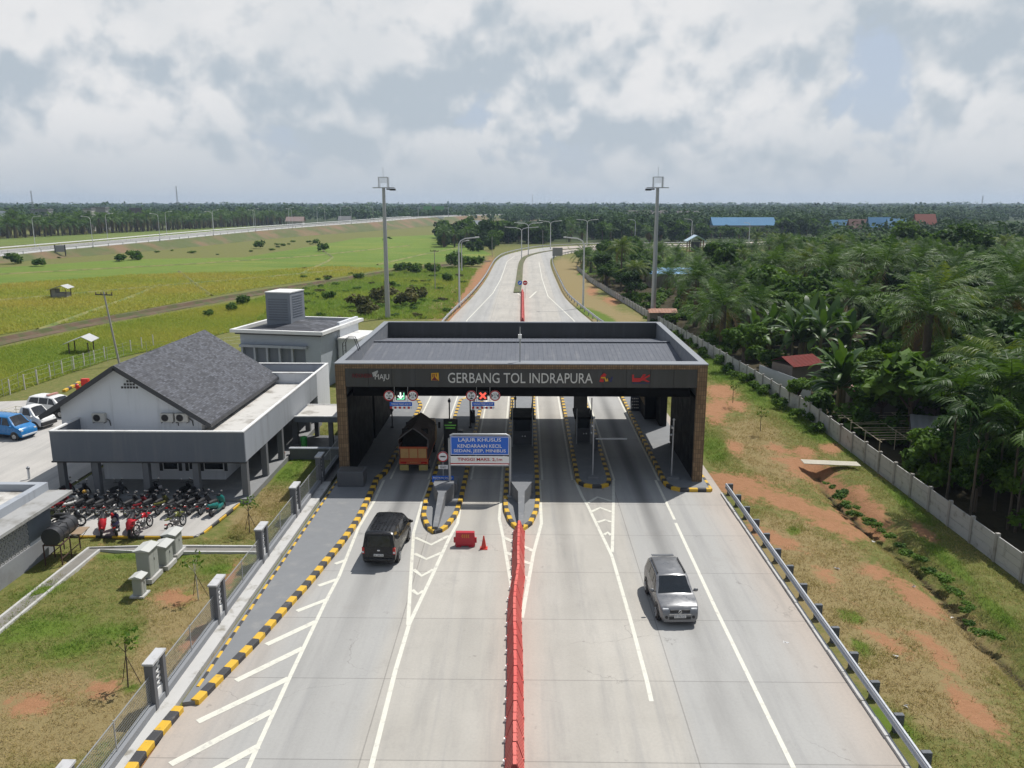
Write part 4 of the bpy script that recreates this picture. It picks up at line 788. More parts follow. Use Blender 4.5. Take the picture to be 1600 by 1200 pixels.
for s in (-1, 1):
    k_ = .87 if s < 0 else 1; xe = ax + s * (wx1 - ax + ov + .02) * k_; ze = AZ - (AZ - (EZ - sl * (ov + .02))) * k_
    mb.bar((ax, ry0 - .03, AZ + .0), (xe, ry0 - .03, ze), .06, .3); mb.box(xe - .03, xe + .03, ry0, ry1, ze - .12, ze + .12)
mb.build('barge_board', mat('barge_dark', (.05, .052, .058), .6, .1, 1), **KW)
mb = MB()
for r_, n_ in ((0, 6), (1, 4), (2, 2)):
    for k in range(n_): x = PY(202, 600, wy)[0] - n_ * .095 + k * .19; mb.box(x + .02, x + .165, wy - .012, wy + .002, PY(202, 607, wy)[2] + r_ * .2, PY(202, 607, wy)[2] + .14 + r_ * .2)
mb.build('vent_blocks', STEELD, **KW)
for x, w_ in ((-23.6, .9), (-21.9, .5), (-20.9, 1.2)):
    o = MB().box(x - .06, x + w_ + .06, wy - .05, wy - .001, .95, 2.5).build('window', WHITE, **KW); MB().box(x, x + w_, wy - .062, wy - .05, 1.02, 2.44).build('pane', GLASS, o, world=True)
    m = MB(); m.box(x - .28, x - .08, wy - .06, wy - .001, .9, 2.5); m.box(x + w_ + .08, x + w_ + .28, wy - .06, wy - .001, .9, 2.5); m.build('shutter', STEELD, o, world=True)
for y in (52.5, 56, 60): o = MB().box(-19.601, -19.55, y, y + 1.5, .9, 2.5).build('window', WHITE, **KW); MB().box(-19.551, -19.53, y + .08, y + 1.42, 1, 2.42).build('pane', GLASS, o, world=True)
def ac(x, y, z, label, rz=0):
    t = thing('air_conditioner', label, 'air conditioner', (x, y, z), rz); MB().box(-.42, .42, -.3, 0, 0, .58).build('casing', mat('ac_beige', (.5, .49, .45), .5, .06, 2), t, bevel=.03)
    m = MB(); m.torus((-.1, -.305, .29), .22, .015, (0, 1, 0), 20, 6)
    for k in range(6): m.bar((-.1 - .21 * math.cos(k * math.pi / 6), -.306, .29 - .21 * math.sin(k * math.pi / 6)), (-.1 + .21 * math.cos(k * math.pi / 6), -.306, .29 + .21 * math.sin(k * math.pi / 6)), .008)
    m.build('grille', STEELD, t); MB().disc((-.1, -.302, .29), .2, (0, 1, 0), .004, 20).build('fan', BLK, t); m = MB(); m.bar((-.35, .05, -.04), (-.35, -.32, -.04), .04); m.bar((.35, .05, -.04), (.35, -.32, -.04), .04); m.tube([(.45, -.1, .2), (.6, -.06, .05), (.62, 0, -.3)], .03, 6); m.build('bracket', STEELD, t)
for px, lab in ((157, 'beige air conditioner alone on the left half of the gable wall'), (263, 'beige air conditioner on the gable wall, inner one of a pair'), (286, 'beige air conditioner on the gable wall, nearer the eave of a pair')): c = PY(px, 652, wy - .01); ac(c[0], wy - .01, c[2] - .26, lab)
ac(-20.85, 57.0, 3.75, 'beige air conditioner under the long eave, halfway along the office', R(90)); ac(-20.85, 62.5, 3.75, 'beige air conditioner under the long eave at the far end of the office', R(90))
pl_ = thing('pot_plant', 'small potted plant standing on the office porch edge', 'pot plant', (-17.3, 55.9, .3)); MB().tube([(0, 0, 0), (0, 0, .32)], [.14, .2], 10).build('pot', mat('terracotta', (.36, .1, .05), .7, .1, 4), pl_)
# covered way to the gate
cw = thing('covered_walkway', 'flat roofed grey covered walkway linking the office to the gate', 'walkway', (-14.7, 60, 0)); KC = dict(parent=cw, world=True)
mb = MB(); mb.box(-17.0, -12.25, 58.3, 62, 2.2, 2.6); mb.build('roof_beam', FASC, **KC); mb = MB(); mb.box(-16.9, -12.3, 58.42, 61.9, 2.59, 2.63); mb.build('roof_top', ROOFC, **KC); mb = MB(); mb.box(-17.0, -12.25, 58.28, 58.42, 2.6, 2.68); mb.box(-17, -12.25, 61.9, 62.04, 2.6, 2.68); mb.build('upstand', CAPW, **KC)
for x, y in ((-14.6, 58.6), (-13.4, 61.5), (-16.4, 61.5)): MB().box(x, x + .32, y, y + .32, 0, 2.2).build('column', COLG, **KC)
MB().box(-17, -12.4, 58.5, 61.8, -.05, .2).build('floor', FLOORG, **KC)
lw = thing('garden_wall', 'low dark grey wall below the covered walkway', 'wall', (-15, 56.5, 0)); MB().box(-16.9, -13.3, 56.3, 56.6, -.05, .75).build('wall_body', COLG, lw, world=True); MB().box(-16.95, -13.28, 56.25, 56.65, .75, .82).build('wall_cap', FASL, lw, world=True)
bn = thing('litter_bin', 'bright green litter bin standing by the covered walkway', 'bin', (-16.3, 58.0, .2)); MB().tube([(0, 0, 0), (0, 0, .9)], [.2, .25], 10).build('body', mat('bin_green', (.04, .35, .06), .4, .1, 2), bn, 40); MB().tube([(0, 0, .9), (0, 0, 1.0)], [.27, .2], 10).build('lid', mat('bin_green', (.04, .35, .06)), bn)
# plant room with rooftop tower
pr = thing('plant_building', 'pale grey plant building with a flat roof and a louvred tower on top', 'building', (-23.4, 84.4, 0), R(-11)); RZ = 5.6
MB().box(-4.3, 4.3, -4.6, 4.6, 0, RZ - .35).build('walls', mat('plant_wall', (.36, .395, .44), .8, .05, .6, dirt=(.32, .35, .39)), pr); mb = MB()
mb.box(-5.0, 4.9, -5.3, -4.9, RZ - .1, RZ + .22); mb.box(-5.0, -4.6, -4.9, 5.2, RZ - .1, RZ + .22); mb.box(4.5, 4.9, -4.9, 5.2, RZ - .1, RZ + .22); mb.box(-4.6, 4.5, 4.8, 5.2, RZ - .1, RZ + .22); mb.build('roof_edge', CAPW, pr)
MB().box(-4.65, 4.55, -4.95, 4.85, RZ - .3, RZ - .14).build('roof_slab', STEELD, pr); mb = MB(); z0, z1 = RZ - .12, RZ + .55
mb.add([(-4.6, -4.9, z0), (4.5, -4.9, z0), (4.5, 4.8, z0), (-4.6, 4.8, z0), (0, -.6, z1), (0, .6, z1)], [(0, 1, 4), (1, 2, 5, 4), (2, 3, 5), (3, 0, 4, 5)]); mb.build('roof', SHING, pr)
mb = MB(); mb.box(-4.2, 3.0, -5.15, -4.6, 4.05, 4.3); mb.build('sun_shade', FASL, pr)
for k in range(5):
    x = -3.9 + k * 1.35; o = MB().box(x, x + 1.15, -4.66, -4.6, .8, 4.0).build('window', FASC, pr); MB().box(x - .2, x, -4.95, -4.6, .4, 4.05).build('fin', FASL, o)
MB().box(4.3, 4.6, -.5, 4.4, 0, RZ + .5).build('fin_wall', WALLW, pr); MB().box(4.6, 6.6, -1, 4.2, 0, 4.4).build('annex', WALLW, pr); MB().box(4.55, 6.8, -1.2, 4.4, 4.4, 4.6).build('annex_roof', CAPW, pr)
tw = MB().box(-2.9, -.2, -1.6, 1.6, RZ - .1, 9.1).build('tower', mat('tower_grey', (.20, .22, .25), .75, .06, .6), pr); MB().box(-2.95, -.15, -1.65, 1.65, 9.1, 9.2).build('tower_cap', CAPW, tw); m = MB()
for k in range(9): m.box(-2.6, -.5, -1.64, -1.6, 6.3 + k * .26, 6.42 + k * .26); m.box(-.2, -.16, -1.1, 1.1, 6.6 + k * .26, 6.68 + k * .26)
m.build('louvre', FASC, tw)
# ---------------------------------------------------------------- corner building, lower left
cb = thing('corner_building', 'low grey building with pierced block screens at the left edge by the black tank', 'building', (-27, 37, 0)); KB_ = dict(parent=cb, world=True); bx, by1 = -25.0, 40.4
BW = mat('corner_wall_grey', (.25, .26, .275), .8, .08, .8, dirt=(.2, .2, .21))
MB().box(-40, bx, 18, by1, -.1, 1.0).build('lower_wall', BW, **KB_); MB().box(-40, bx - .02, by1 - 2.0, by1 - .01, 1.0, 2.7).build('upper_wall', mat('corner_wall_blue', (.16, .185, .215), .8, .08, .8), **KB_)
MB().box(bx - .6, bx - .3, 18, by1 - 2.0, 1.0, 2.7).build('inner_wall', mat('screen_shadow', (.05, .052, .055), .9, .1, 1), **KB_)  # near-black colour stands in for the shade behind the screen
m = MB(); y0, y1 = 27.0, by1 - 2.0; nb = int((y1 - y0) / .3)
for r_ in range(6):
    for k in range(nb):
        y = y0 + k * .3; z = 1.0 + r_ * .28
        m.box(bx - .1, bx - .02, y, y + .045, z, z + .28); m.bar((bx - .06, y + .05, z + .02), (bx - .06, y + .3, z + .26), .05, .08); m.bar((bx - .06, y + .05, z + .26), (bx - .06, y + .3, z + .02), .052, .07)
    m.box(bx - .105, bx - .015, y0, y1, 1.0 + r_ * .28 - .02, 1.0 + r_ * .28 + .02)
m.build('block_screen', mat('block_screen_grey', (.33, .33, .335), .85, .15, 4), **KB_)
MB().box(-40, bx + .55, 18, by1 + 1.3, 2.7, 2.86).build('roof_slab', mat('slab_grey', (.34, .34, .335), .9, .1, 1, dirt=(.22, .215, .2), dsc=.9, dlo=.45, dhi=.7), **KB_)
mb = MB(); mb.box(bx - 1.15, bx - .75, 18, by1 + 1.3, 2.86, 3.3); mb.box(-40, bx - 1.15, by1 + .9, by1 + 1.3, 2.86, 3.3); mb.build('parapet', FASL, **KB_); MB().box(-40, bx - 1.2, 18, by1 + .9, 2.861, 2.92).build('roof_top', ROOFC, **KB_)
# water tank on a stand
a_, b_ = G(62, 885), G(108, 868); t = thing('water_tank', 'black drum tank lying on a thin steel stand by the pierced wall', 'tank', (-24.0, 39.4, 0), R(4)); m = MB()
TK = mat('tank_black', (.035, .036, .04), .42, .15, 2, dirt=(.07, .07, .072)); m.tube([(0, -1.02, 1.5), (0, -1.0, 1.5), (0, 1.0, 1.5), (0, 1.02, 1.5)], [.3, .48, .48, .3], 20); m.build('drum', TK, t, 40); m = MB()
for y in (-.6, 0, .6): m.torus((0, y, 1.5), .485, .018, (0, 1, 0), 20, 6)
m.tube([(0, .4, 1.95), (0, .4, 2.08)], .14, 12); m.tube([(.2, -.5, 1.98), (.35, -.5, 2.1), (.45, -.2, 2.0), (.5, -.1, 1.6)], .022, 6); m.build('fittings', TK, t, 40); m = MB()
for y in (-1, 0, 1):
    for x in (-.42, .42): m.bar((x, y, 0), (x, y, 1.12), .05)
    m.bar((-.42, y, 1.08), (.42, y, 1.08), .05)
for x in (-.42, .42): m.bar((x, -1, 1.08), (x, 1, 1.08), .05); m.bar((x, -1, .35), (x, 1, .35), .035)
m.bar((.42, 1, 1.05), (.95, 1, 1.2), .04); m.bar((.42, .1, 1.05), (.95, .1, 1.2), .04); m.bar((.42, 1, .5), (.95, 1, 1.2), .03); m.build('stand', mat('rusty_steel', (.07, .035, .028), .7, .25, 3), t); MB().box(.45, 1.0, .05, 1.05, 1.2, 1.24).build('shelf', mat('shelf_board', (.28, .2, .13), .8, .2, 3), t)
# utility cabinets
CABM = mat('cabinet_grey_green', (.34, .355, .33), .6, .06, 1.2, dirt=(.28, .28, .25)); 
def cabinet(px, py, w, d, h, label, base=.22, rz=0):
    t = thing('utility_cabinet', label, 'cabinet', (*G(px, py)[:2], -.02), rz)
    MB().box(-w / 2 - .12, w / 2 + .12, -d / 2 - .12, d / 2 + .12, 0, base).build('plinth', CONC_L, t); MB().box(-w / 2, w / 2, -d / 2, d / 2, base, h).build('case', CABM, t, bevel=.015)
    m = MB(); m.prismv([(-w / 2 - .1, h), (w / 2 + .1, h), (w / 2 + .1, h + .03), (0, h + .13), (-w / 2 - .1, h + .03)], -d / 2 - .1, d / 2 + .1); m.build('cap', mat('cabinet_cap', (.46, .465, .44), .6, .05, 1), t)
    m = MB(); m.box(w / 2, w / 2 + .012, -d / 2 + .04, -.01, base + .06, h - .06); m.box(w / 2, w / 2 + .012, .01, d / 2 - .04, base + .06, h - .06); m.build('door', CABM, t); MB().box(w / 2 + .012, w / 2 + .03, .03, .06, h * .6, h * .6 + .12).build('handle', STEELD, t)
cabinet(233, 903, .62, 1.0, 1.62, 'tallest grey utility cabinet in the lawn row'); cabinet(257, 884, .6, .85, 1.2, 'grey utility cabinet second from the drain in the lawn row'); cabinet(272, 866, .6, .9, 1.25, 'grey utility cabinet at the drain end of the lawn row'); cabinet(219, 929, .42, .5, .95, 'smallest grey utility cabinet, on the near end of the row', .08)
t = thing('hydrant_box', 'red fire hydrant box on the green verge behind the office', 'hydrant box', G(135, 611)); MB().box(-.35, .35, -.2, .2, 0, 1.25).build('box', mat('hydrant_red', (.6, .03, .02), .45, .06, 2), t, bevel=.02); MB().box(-.28, .28, -.215, -.2, .1, 1.15).build('door', mat('hydrant_red', (.6, .03, .02)), t)
t = thing('hydrant', 'red pillar hydrant beside the red box', 'hydrant', G(122, 613)); MB().tube([(0, 0, 0), (0, 0, .6), (0, 0, .75), (0, 0, .85)], [.14, .14, .17, .05], 10).tube([(-.28, 0, .5), (.28, 0, .5)], .08, 8).build('body', mat('hydrant_red', (.6, .03, .02)), t, 40)
t = thing('bollard_light', 'slim pale bollard light standing on the parking yard', 'bollard light', G(46, 749)); MB().tube([(0, 0, 0), (0, 0, .75)], .09, 10).build('post', WHITE, t, 40); MB().tube([(0, 0, .75), (0, 0, .82), (0, 0, .9)], [.12, .12, .04], 10).build('cap', COPING, t, 40)
# ---------------------------------------------------------------- fence along the left footway
fn = thing('boundary_fence', 'grey fence of paired pillars and wire mesh on a low wall beside the left footway', 'fence', (-13.3, 35, 0)); KF = dict(parent=fn, world=True)
MB().box(-13.5, -13.22, 14, 56, -.1, .42).build('base_wall', mat('fence_base_blue_grey', (.23, .24, .255), .8, .06, 1), **KF); MB().box(-13.22, -12.68, 14, 51, -.1, .16).build('apron', CONC_L, **KF)
m = MB(); m.box(-13.215, -12.7, 50.4, 57, -.12, .12); m.build('drain_cover', STEELD, **KF)
cs = [20.4, 26.6, 32.75, 38.9, 45.1, 51.0]; h = 1.95
for c in cs:
    p = MB().box(-13.52, -13.2, c - .52, c - .3, -.05, h).box(-13.52, -13.2, c + .3, c + .52, -.05, h).build('pillar', mat('pillar_grey', (.125, .128, .138), .75, .1, 1), **KF)
    MB().box(-13.56, -13.16, c - .56, c + .56, h, h + .08).build('pillar_cap', mat('cap_grey', (.46, .46, .465), .85, .1, 2, dirt=(.3, .3, .29), dsc=3), p, world=True); m = MB(); m.box(-13.4, -13.3, c - .3, c + .3, .4, .75)
    for k in range(5): z = .8 + k * .23; m.bar((-13.35, c - .28, z), (-13.35, c + .28, z + .2), .05); m.bar((-13.35, c - .28, z + .2), (-13.35, c + .28, z), .05)
    m.build('ornament', CAPW, p, world=True)
WIRE = mat('mesh_wire', (.33, .34, .34), .5, .1, 3, metal=.4)
for a, b in [(14, 19.9)] + [(cs[i] + .52, cs[i + 1] - .52) for i in range(5)] + [(51.6, 56)]:
    m = MB(); x = -13.36; H_ = 1.5
    for z in (.5, H_): m.bar((x, a, z), (x, b, z), .032)
    for z in np.arange(.6, H_, .1): m.bar((x, a, z), (x, b, z), .0065)
    for y in np.arange(a, b, .1): m.bar((x, y, .5), (x, y, H_), .006)
    m.build('mesh_panel', WIRE, **KF); MB().tube([(x, (a + b) / 2, .4), (x, (a + b) / 2, H_ + .05)], .025, 6).build('mesh_post', STEEL, **KF)
# wire fence behind the compound
ff = thing('wire_fence', 'thin wire fence running behind the office compound', 'fence', (-40, 85, 0)); m = MB(); L_ = [G(-20, 632), G(40, 605), G(110, 582), G(200, 556), (-40.5, 98, 0), (-33, 104, 0), (-24, 106, 0), (-16, 106, 0)]
for q in resample(L_, 3): MB().tube([(q.x, q.y, 0), (q.x, q.y, 1.7)], .022, 5).build('post', STEEL, parent=ff, world=True)
for z in (.3, .8, 1.25, 1.65): m.tube([(p[0], p[1], z) for p in L_], .007, 4)
m.build('wires', WIRE, parent=ff, world=True)
POSTW = mat('post_white', (.55, .53, .48), .8, .1, 3)
pm = MB().box(-.045, .045, -.045, .045, -.2, 1.5).mesh('field_post', POSTW)
for i, (x, y) in enumerate([(-60, 640), (-20, 628), (16, 616), (39, 608), (59, 600), (79, 592), (98, 585), (116, 578), (132, 572), (148, 567), (164, 561), (205, 550), (222, 545), (240, 541)]):
    if x < 0: continue
    o = bpy.data.objects.new('field_post', pm); COL.objects.link(o); o.location = G(x, y); tag(o, 'short pale fence post along the edge of the rice field', 'fence post', 'pale posts along the rice field')
# ---------------------------------------------------------------- masts, poles, lamps
def mast(px, py, ptop, label, side):
    b = G(px, py); zt = PY(px, ptop, b[1])[2]; t = thing('light_mast', label, 'light mast', b); h = zt + .15
    MB().tube([(0, 0, 0), (0, 0, h * .5), (0, 0, h)], [.42, .33, .24], 12).build('pole', STEEL, t, 40); m = MB()
    for z in (h + .02, h + 1.6):
        for a, b_ in (((-.72, -.6), (.72, -.6)), ((.72, -.6), (.72, .6)), ((.72, .6), (-.72, .6)), ((-.72, .6), (-.72, -.6))): m.bar((*a, z), (*b_, z), .06)
    for x in np.arange(-.72, .86, .17):
        for y in (-.6, .6): m.bar((x, y, h + .7 if abs(x) < .5 else h, ), (x, y, h + 1.6), .025)
    for x in (-.72, .72):
        for y in (-.6, -.3, 0, .3, .6): m.bar((x, y, h), (x, y, h + 1.6), .03)
    m.build('basket', STEEL, t); MB().box(-1.7, 1.7, -.1, .1, h - .05, h + .08).build('crossarm', STEEL, t); m = MB(); m.box(side * 1.0, side * 1.9, -.45, .05, h - .42, h - .12); m.box(side * .5, side * 1.0, -.35, .05, h - .3, h - .1); m.build('floodlight', STEELD, t); MB().tube([(0, 0, h + 1.6), (0, 0, h + 3.1)], .025, 5).build('lightning_rod', STEEL, t)
mast(606, 497, 295, 'tall grey light mast rising behind the left end of the gate', 1); mast(1020, 500, 295, 'tall grey light mast rising behind the right end of the gate', -1)
LAMPM = mat('lamp_pole_pale', (.58, .59, .60), .5, .06, 3)
def lamp(b, h, arms, label, group=None, reach=2.6, rz=0, rise=.9, th=1.0):
    t = thing('street_lamp', label, 'street lamp', b, rz, group); MB().tube([(0, 0, 0), (0, 0, h * .9)], [.19 * th, .12 * th], 8).build('pole', LAMPM, t, 40); MB().box(-.2, .2, -.2, .2, 0, .3).build('foot', CONC, t)
    for s in arms:
        a = MB().tube([(0, 0, h * .9), (s * reach * .12, 0, h * .955), (s * reach * .38, 0, h * .985), (s * reach, 0, h)], .11 * th, 6).build('arm', LAMPM, t, 40); MB().box(s * reach - .1, s * reach + s * .6, -.2, .2, h - .03, h + .14).build('lamp_head', WHITE, a)
def lamp_px(px, py, ptop, arms, label, **k): b = G(px, py); lamp(b, PY(px, ptop, b[1])[2], arms, label, **k)
lamp_px(718, 480, 371, (1,), 'single armed street lamp on the bank left of the road, arm to the road', reach=3); lamp_px(911, 481, 371, (-1,), 'single armed street lamp on the right bank, arm pointing left', reach=3)
lamp_px(815, 404, 355, (1, -1), 'double armed street lamp closest in the median beyond the gate', reach=5); lamp_px(825.5, 398, 348, (1, -1), 'second double armed street lamp along the median', reach=4.5)
lamp_px(860, 389, 345, (1, -1), 'third double armed street lamp, where the median bends', reach=4); lamp_px(917, 385, 343, (1, -1), 'fourth double armed street lamp, past the bend', reach=4); lamp_px(992, 378, 343, (-1,), 'single street lamp above the palms left of the right mast', reach=3); lamp_px(1080, 381, 342, (-1,), 'single street lamp just right of the right mast', reach=3); lamp_px(1170, 381, 348, (-1,), 'thin street lamp below the long blue roof', reach=2); lamp_px(721.5, 424, 376, (1,), 'thin street lamp directly behind the left bank lamp', reach=1.5)
def pole(px, py, ptop, label, lean=0, arm=1.6, r=.13):
    b = G(px, py); h = PY(px, ptop, b[1])[2]; t = thing('utility_pole', label, 'utility pole', b); MB().tube([(0, 0, 0), (lean, 0, h)], [r, r * .7], 8).build('pole', mat('pole_concrete', (.33, .32, .3), .85, .1, 2), t, 40)
    if arm: m = MB(); m.bar((lean - arm, .1, h - .3), (lean + arm, -.1, h - .35), .12); m.build('crossarm', STEELD, t); m = MB(); [m.tube([(lean + x, 0, h - .3), (lean + x, 0, h - .05)], .06, 6) for x in (-arm * .9, -arm * .3, arm * .3, arm * .9)]; m.build('insulator', mat('insulator_brown', (.12, .06, .04), .3, .1, 3), t)
pole(187, 571, 456, 'leaning grey utility pole with a crossarm behind the shingle roof', -.95, 1.0); pole(680, 453, 390, 'pale utility pole in the weeds left of the road', 0, .9, .1); pole(769, 402, 369, 'short pole by the dark trees left of the road', 0, 0, .09); pole(848, 386, 360, 'short utility pole with a crossbar beside the median lamps', 0, .8, .12); pole(955, 377, 356, 'grey pole behind the palms, between two street lamps', 0, 0, .12); pole(1083, 380, 352, 'short grey pole right behind the street lamp by the right mast', 0, 0, .12)
# small signs by the far road
b = G(816, 466); t = thing('keep_left_sign', 'blue arrow sign and red no entry sign on the median tip', 'road sign', (b[0], b[1], .0)); MB().tube([(-.45, 0, 0), (-.45, 0, 3.3)], .04, 6).tube([(.55, 0, 0), (.55, 0, 3.3)], .04, 6).build('post', STEEL, t)
MB().disc((-.45, -.05, 3.0), .42, (0, 1, 0), .03, 20).build('blue_disc', BLUE, t); MB().bar((-.28, -.075, 3.2), (-.62, -.075, 2.85), .02, .12).build('arrow', WHITE, t); MB().disc((.55, -.05, 3.0), .46, (0, 1, 0), .03, 20).build('red_disc', RED, t); MB().box(.25, .85, -.08, -.066, 2.93, 3.07).build('bar', WHITE, t)
b = G(871, 404); t = thing('road_board', 'grey back of a rectangular road board beside the curve', 'road sign', b); MB().box(-1.7, 1.7, -.04, .04, .9, 3.6).build('board', mat('board_back', (.25, .25, .25), .6, .05, 1), t); MB().tube([(-1.1, .1, 0), (-1.1, .1, 3.4)], .07, 6).tube([(1.1, .1, 0), (1.1, .1, 3.4)], .07, 6).build('post', STEEL, t)
b = G(1072, 517); t = thing('equipment_post', 'white box on a short post by the wall right of the gate', 'equipment post', (25.4, b[1] - 6, -.4)); MB().tube([(0, 0, 0), (0, 0, 2.6)], .06, 6).build('post', STEEL, t); MB().box(-.3, .3, -.2, .2, 2.5, 3.6).build('box', WHITE, t, bevel=.02)
for px, py in ((735, 457), (892, 458)): b = G(px, py); MB
# ---------------------------------------------------------------- precast wall on the right
WPOST = mat('wall_post', (.34, .325, .30), .9, .12, 2, dirt=(.18, .165, .14)); WPAN = mat('wall_panel', (.43, .425, .405), .9, .09, 1.2, bmp=.1, dirt=(.22, .21, .18), dsc=1.6, dlo=.52, dhi=.72)
pw = thing('precast_wall', 'long pale precast concrete wall of stacked planks between the grass bank and the grove', 'wall', (24.8, 60, 0)); line = [(24.8, 14, 0), (24.85, 62, 0), (24.9, 70, 0), (24.2, 82.1, 0), (22.6, 105, 0), (19.6, 137, 0), (15.4, 194, 0), (14.6, 230, 0)]
P = resample(line, 2.42); zb, zt = -.75, 1.02
for i, p in enumerate(P):
    MB().box(p.x - .1, p.x + .1, p.y - .09, p.y + .09, zb, zt + .12).build('post', WPOST, parent=pw, world=True)
    if i + 1 < len(P):
        q = P[i + 1]; m = MB(); d = (q - p).normalized()
        for k in range(4): z0 = zt - .02 - (k + 1) * .42; j = random.uniform(-.006, .006); m.bar((p.x + d.x * .09, p.y + d.y * .09, z0 + .21 + j), (q.x - d.x * .09, q.y - d.y * .09, z0 + .21 + j), .055, .405)
        m.build('panel', WPAN, parent=pw, world=True)
t = thing('plank_bridge', 'pale plank bridge laid over the drainage ditch', 'plank bridge', (20.6, 55.4, -.2)); m = MB(); a, b = G(1256, 723, -.1), G(1345, 727, -.1)
for k in range(4): m.bar((a[0] - t.location.x, a[1] - 55.4 + k * .22, .06 + .01 * k), (b[0] - t.location.x, b[1] - 55.4 + k * .22, .07 + .008 * k), .2, .05)
m.build('planks', mat('plank_pale', (.5, .46, .38), .85, .15, 3), t)
# ================================================================ vehicles
RUB = mat('tyre_rubber', (.02, .02, .021), .8, .15, 3); ALLOY = mat('alloy', (.42, .43, .44), .3, .08, 4, metal=.7); CHROME = mat('chrome', (.6, .6, .6), .15, .03, 2, metal=.9)
LENS = mat('lamp_lens', (.55, .57, .58), .12, .05, 2, spec=.8); TAIL = mat('tail_lens', (.42, .015, .012), .18, .08, 3); PLATE = mat('number_plate', (.62, .62, .60), .5, .04, 3); TRIM = mat('black_plastic', (.022, .022, .024), .55, .12, 3); PLATEK = mat('plate_ink', (.08, .08, .09), .6, .05, 2)
def paint(name, c, metal=0, rough=.3): return mat(name, c, rough, .02, 1, metal=metal, coat=.15, spec=.35)
def wheel(parent, x, y, r, w=.2):
    s = 1 if x > 0 else -1; o = MB().torus((x, y, r), r - .085, .085, (1, 0, 0), 24, 10).tube([(x - w * .38, y, r), (x + w * .38, y, r)], r - .06, 24).build('wheel', RUB, parent, 50)
    m = MB(); m.disc((x + s * w * .40, y, r), r * .62, (1, 0, 0), .02, 20); 
    for k in range(5): a = k * 2 * math.pi / 5; m.bar((x + s * w * .42, y, r), (x + s * w * .42, y + math.cos(a) * r * .6, r + math.sin(a) * r * .6), .05, .03)
    m.build('rim', ALLOY, o)
def car(label, cat, loc, rz, prof, W, H, belt, col, wb, wr, ws_=None, sides=(), wind=None, rear=None, zb=.26, name='car', tumble=.17, plate=None, fronts=True, sunroof=None, rails=False, trimlow=True):
    t = thing(name, label, cat, loc, rz)
    ys = [p[0] for p in prof]
    def st(y):
        y = min(max(y, ys[0]), ys[-1]); i = max(0, min(len(ys) - 2, next((k for k in range(len(ys) - 1) if ys[k + 1] >= y), len(ys) - 2))); u = (y - ys[i]) / (ys[i + 1] - ys[i]); a, b = prof[i], prof[i + 1]
        return [a[k] + (b[k] - a[k]) * u for k in (1, 2)]
    def sec(y):
        zt, ws = st(y); w = W / 2 * ws; bl = min(belt, zt - .035); tu = tumble * max(0, zt - bl) / (H - belt); e = min(.12, .03 + (zt - bl) * .25)
        return [(0, zb), (w * .88, zb), (w * .985, zb + .16), (w, (zb + bl) / 2 + .05), (w * .985, bl), (w * .985 - tu, zt - e * .55), (w * .985 - tu - e * .9, zt - .008), (0, zt + .025)]
    def Sf(y, t, s):
        P = sec(y); t = min(max(t, 0), 6.9999); i = int(t); u = t - i; return Vector((s * (P[i][0] + (P[i + 1][0] - P[i][0]) * u), y, P[i][1] + (P[i + 1][1] - P[i][1]) * u))
    m = MB(); Y = []
    for a, b in zip(ys, ys[1:]):
        n = max(1, int((b - a) / .12)); Y += [a + (b - a) * k / n for k in range(n)]
    Y.append(ys[-1]); rings = []
    for y in Y: P = sec(y); rings.append([(p[0], y, p[1]) for p in P] + [(-p[0], y, p[1]) for p in P[-2:0:-1]])
    n = len(rings[0]); v = [p for r in rings for p in r]; f = []
    for i in range(len(Y) - 1):
        for k in range(n): f.append((i * n + k, (i + 1) * n + k, (i + 1) * n + (k + 1) % n, i * n + (k + 1) % n))
    f.append(tuple(range(n))); f.append(tuple((len(Y) - 1) * n + k for k in reversed(range(n)))); m.add(v, f); body = m.build('body', col, t, 42)
    def patch(name, cor, mt, both=True, off=.012, sg=(1, -1), par=None, nu=6, nv=5):
        for s in sg:
            mm = MB(); g = []
            for i in range(nu + 1):
                for j in range(nv + 1):
                    u, w_ = i / nu, j / nv; y = (cor[0][0] * (1 - u) + cor[1][0] * u) * (1 - w_) + (cor[3][0] * (1 - u) + cor[2][0] * u) * w_; tt = (cor[0][1] * (1 - u) + cor[1][1] * u) * (1 - w_) + (cor[3][1] * (1 - u) + cor[2][1] * u) * w_
                    p = Sf(y, tt, s); dy = Sf(y + .01, tt, s) - Sf(y - .01, tt, s); dt = Sf(y, tt + .03, s) - Sf(y, tt - .03, s); nn = dy.cross(dt)
                    if nn.length < 1e-9: nn = Vector((s, 0, 0))
                    nn.normalize(); c = Vector((0, y, H * .55))
                    if nn.dot(p - c) < 0: nn = -nn
                    g.append(p + nn * off)
            mm.add(g, [(i * (nv + 1) + j, (i + 1) * (nv + 1) + j, (i + 1) * (nv + 1) + j + 1, i * (nv + 1) + j + 1) for i in range(nu) for j in range(nv)]); mm.build(name, mt, par or body, 60)
    for q in sides: patch('side_window', q, GLASS)
    if wind:
        mm = 1
        patch('windscreen', [(wind[0], 6.05), (wind[1], 6.02), (wind[1], 7), (wind[0], 7)], GLASS)
    if rear: patch('rear_window', [(rear[0], 6.0), (rear[1], 6.0), (rear[1], 7), (rear[0], 7)], GLASS)
    if trimlow:
        for s in (1,): patch('sill', [(-wb / 2 + wr, 1.05), (wb / 2 - wr, 1.05), (wb / 2 - wr, 2.0), (-wb / 2 + wr, 2.0)], TRIM, off=.006)
    for sx in (1, -1):
        for y in (-wb / 2, wb / 2):
            x = sx * (W / 2 * .985 - .1); m = MB(); m.disc((sx * (W / 2 - .06), y, wr + .03), wr + .07, (1, 0, 0), .135, 28); m.build('wheel_arch', TRIM, body); wheel(t, sx * (W / 2 - .055), y, wr)
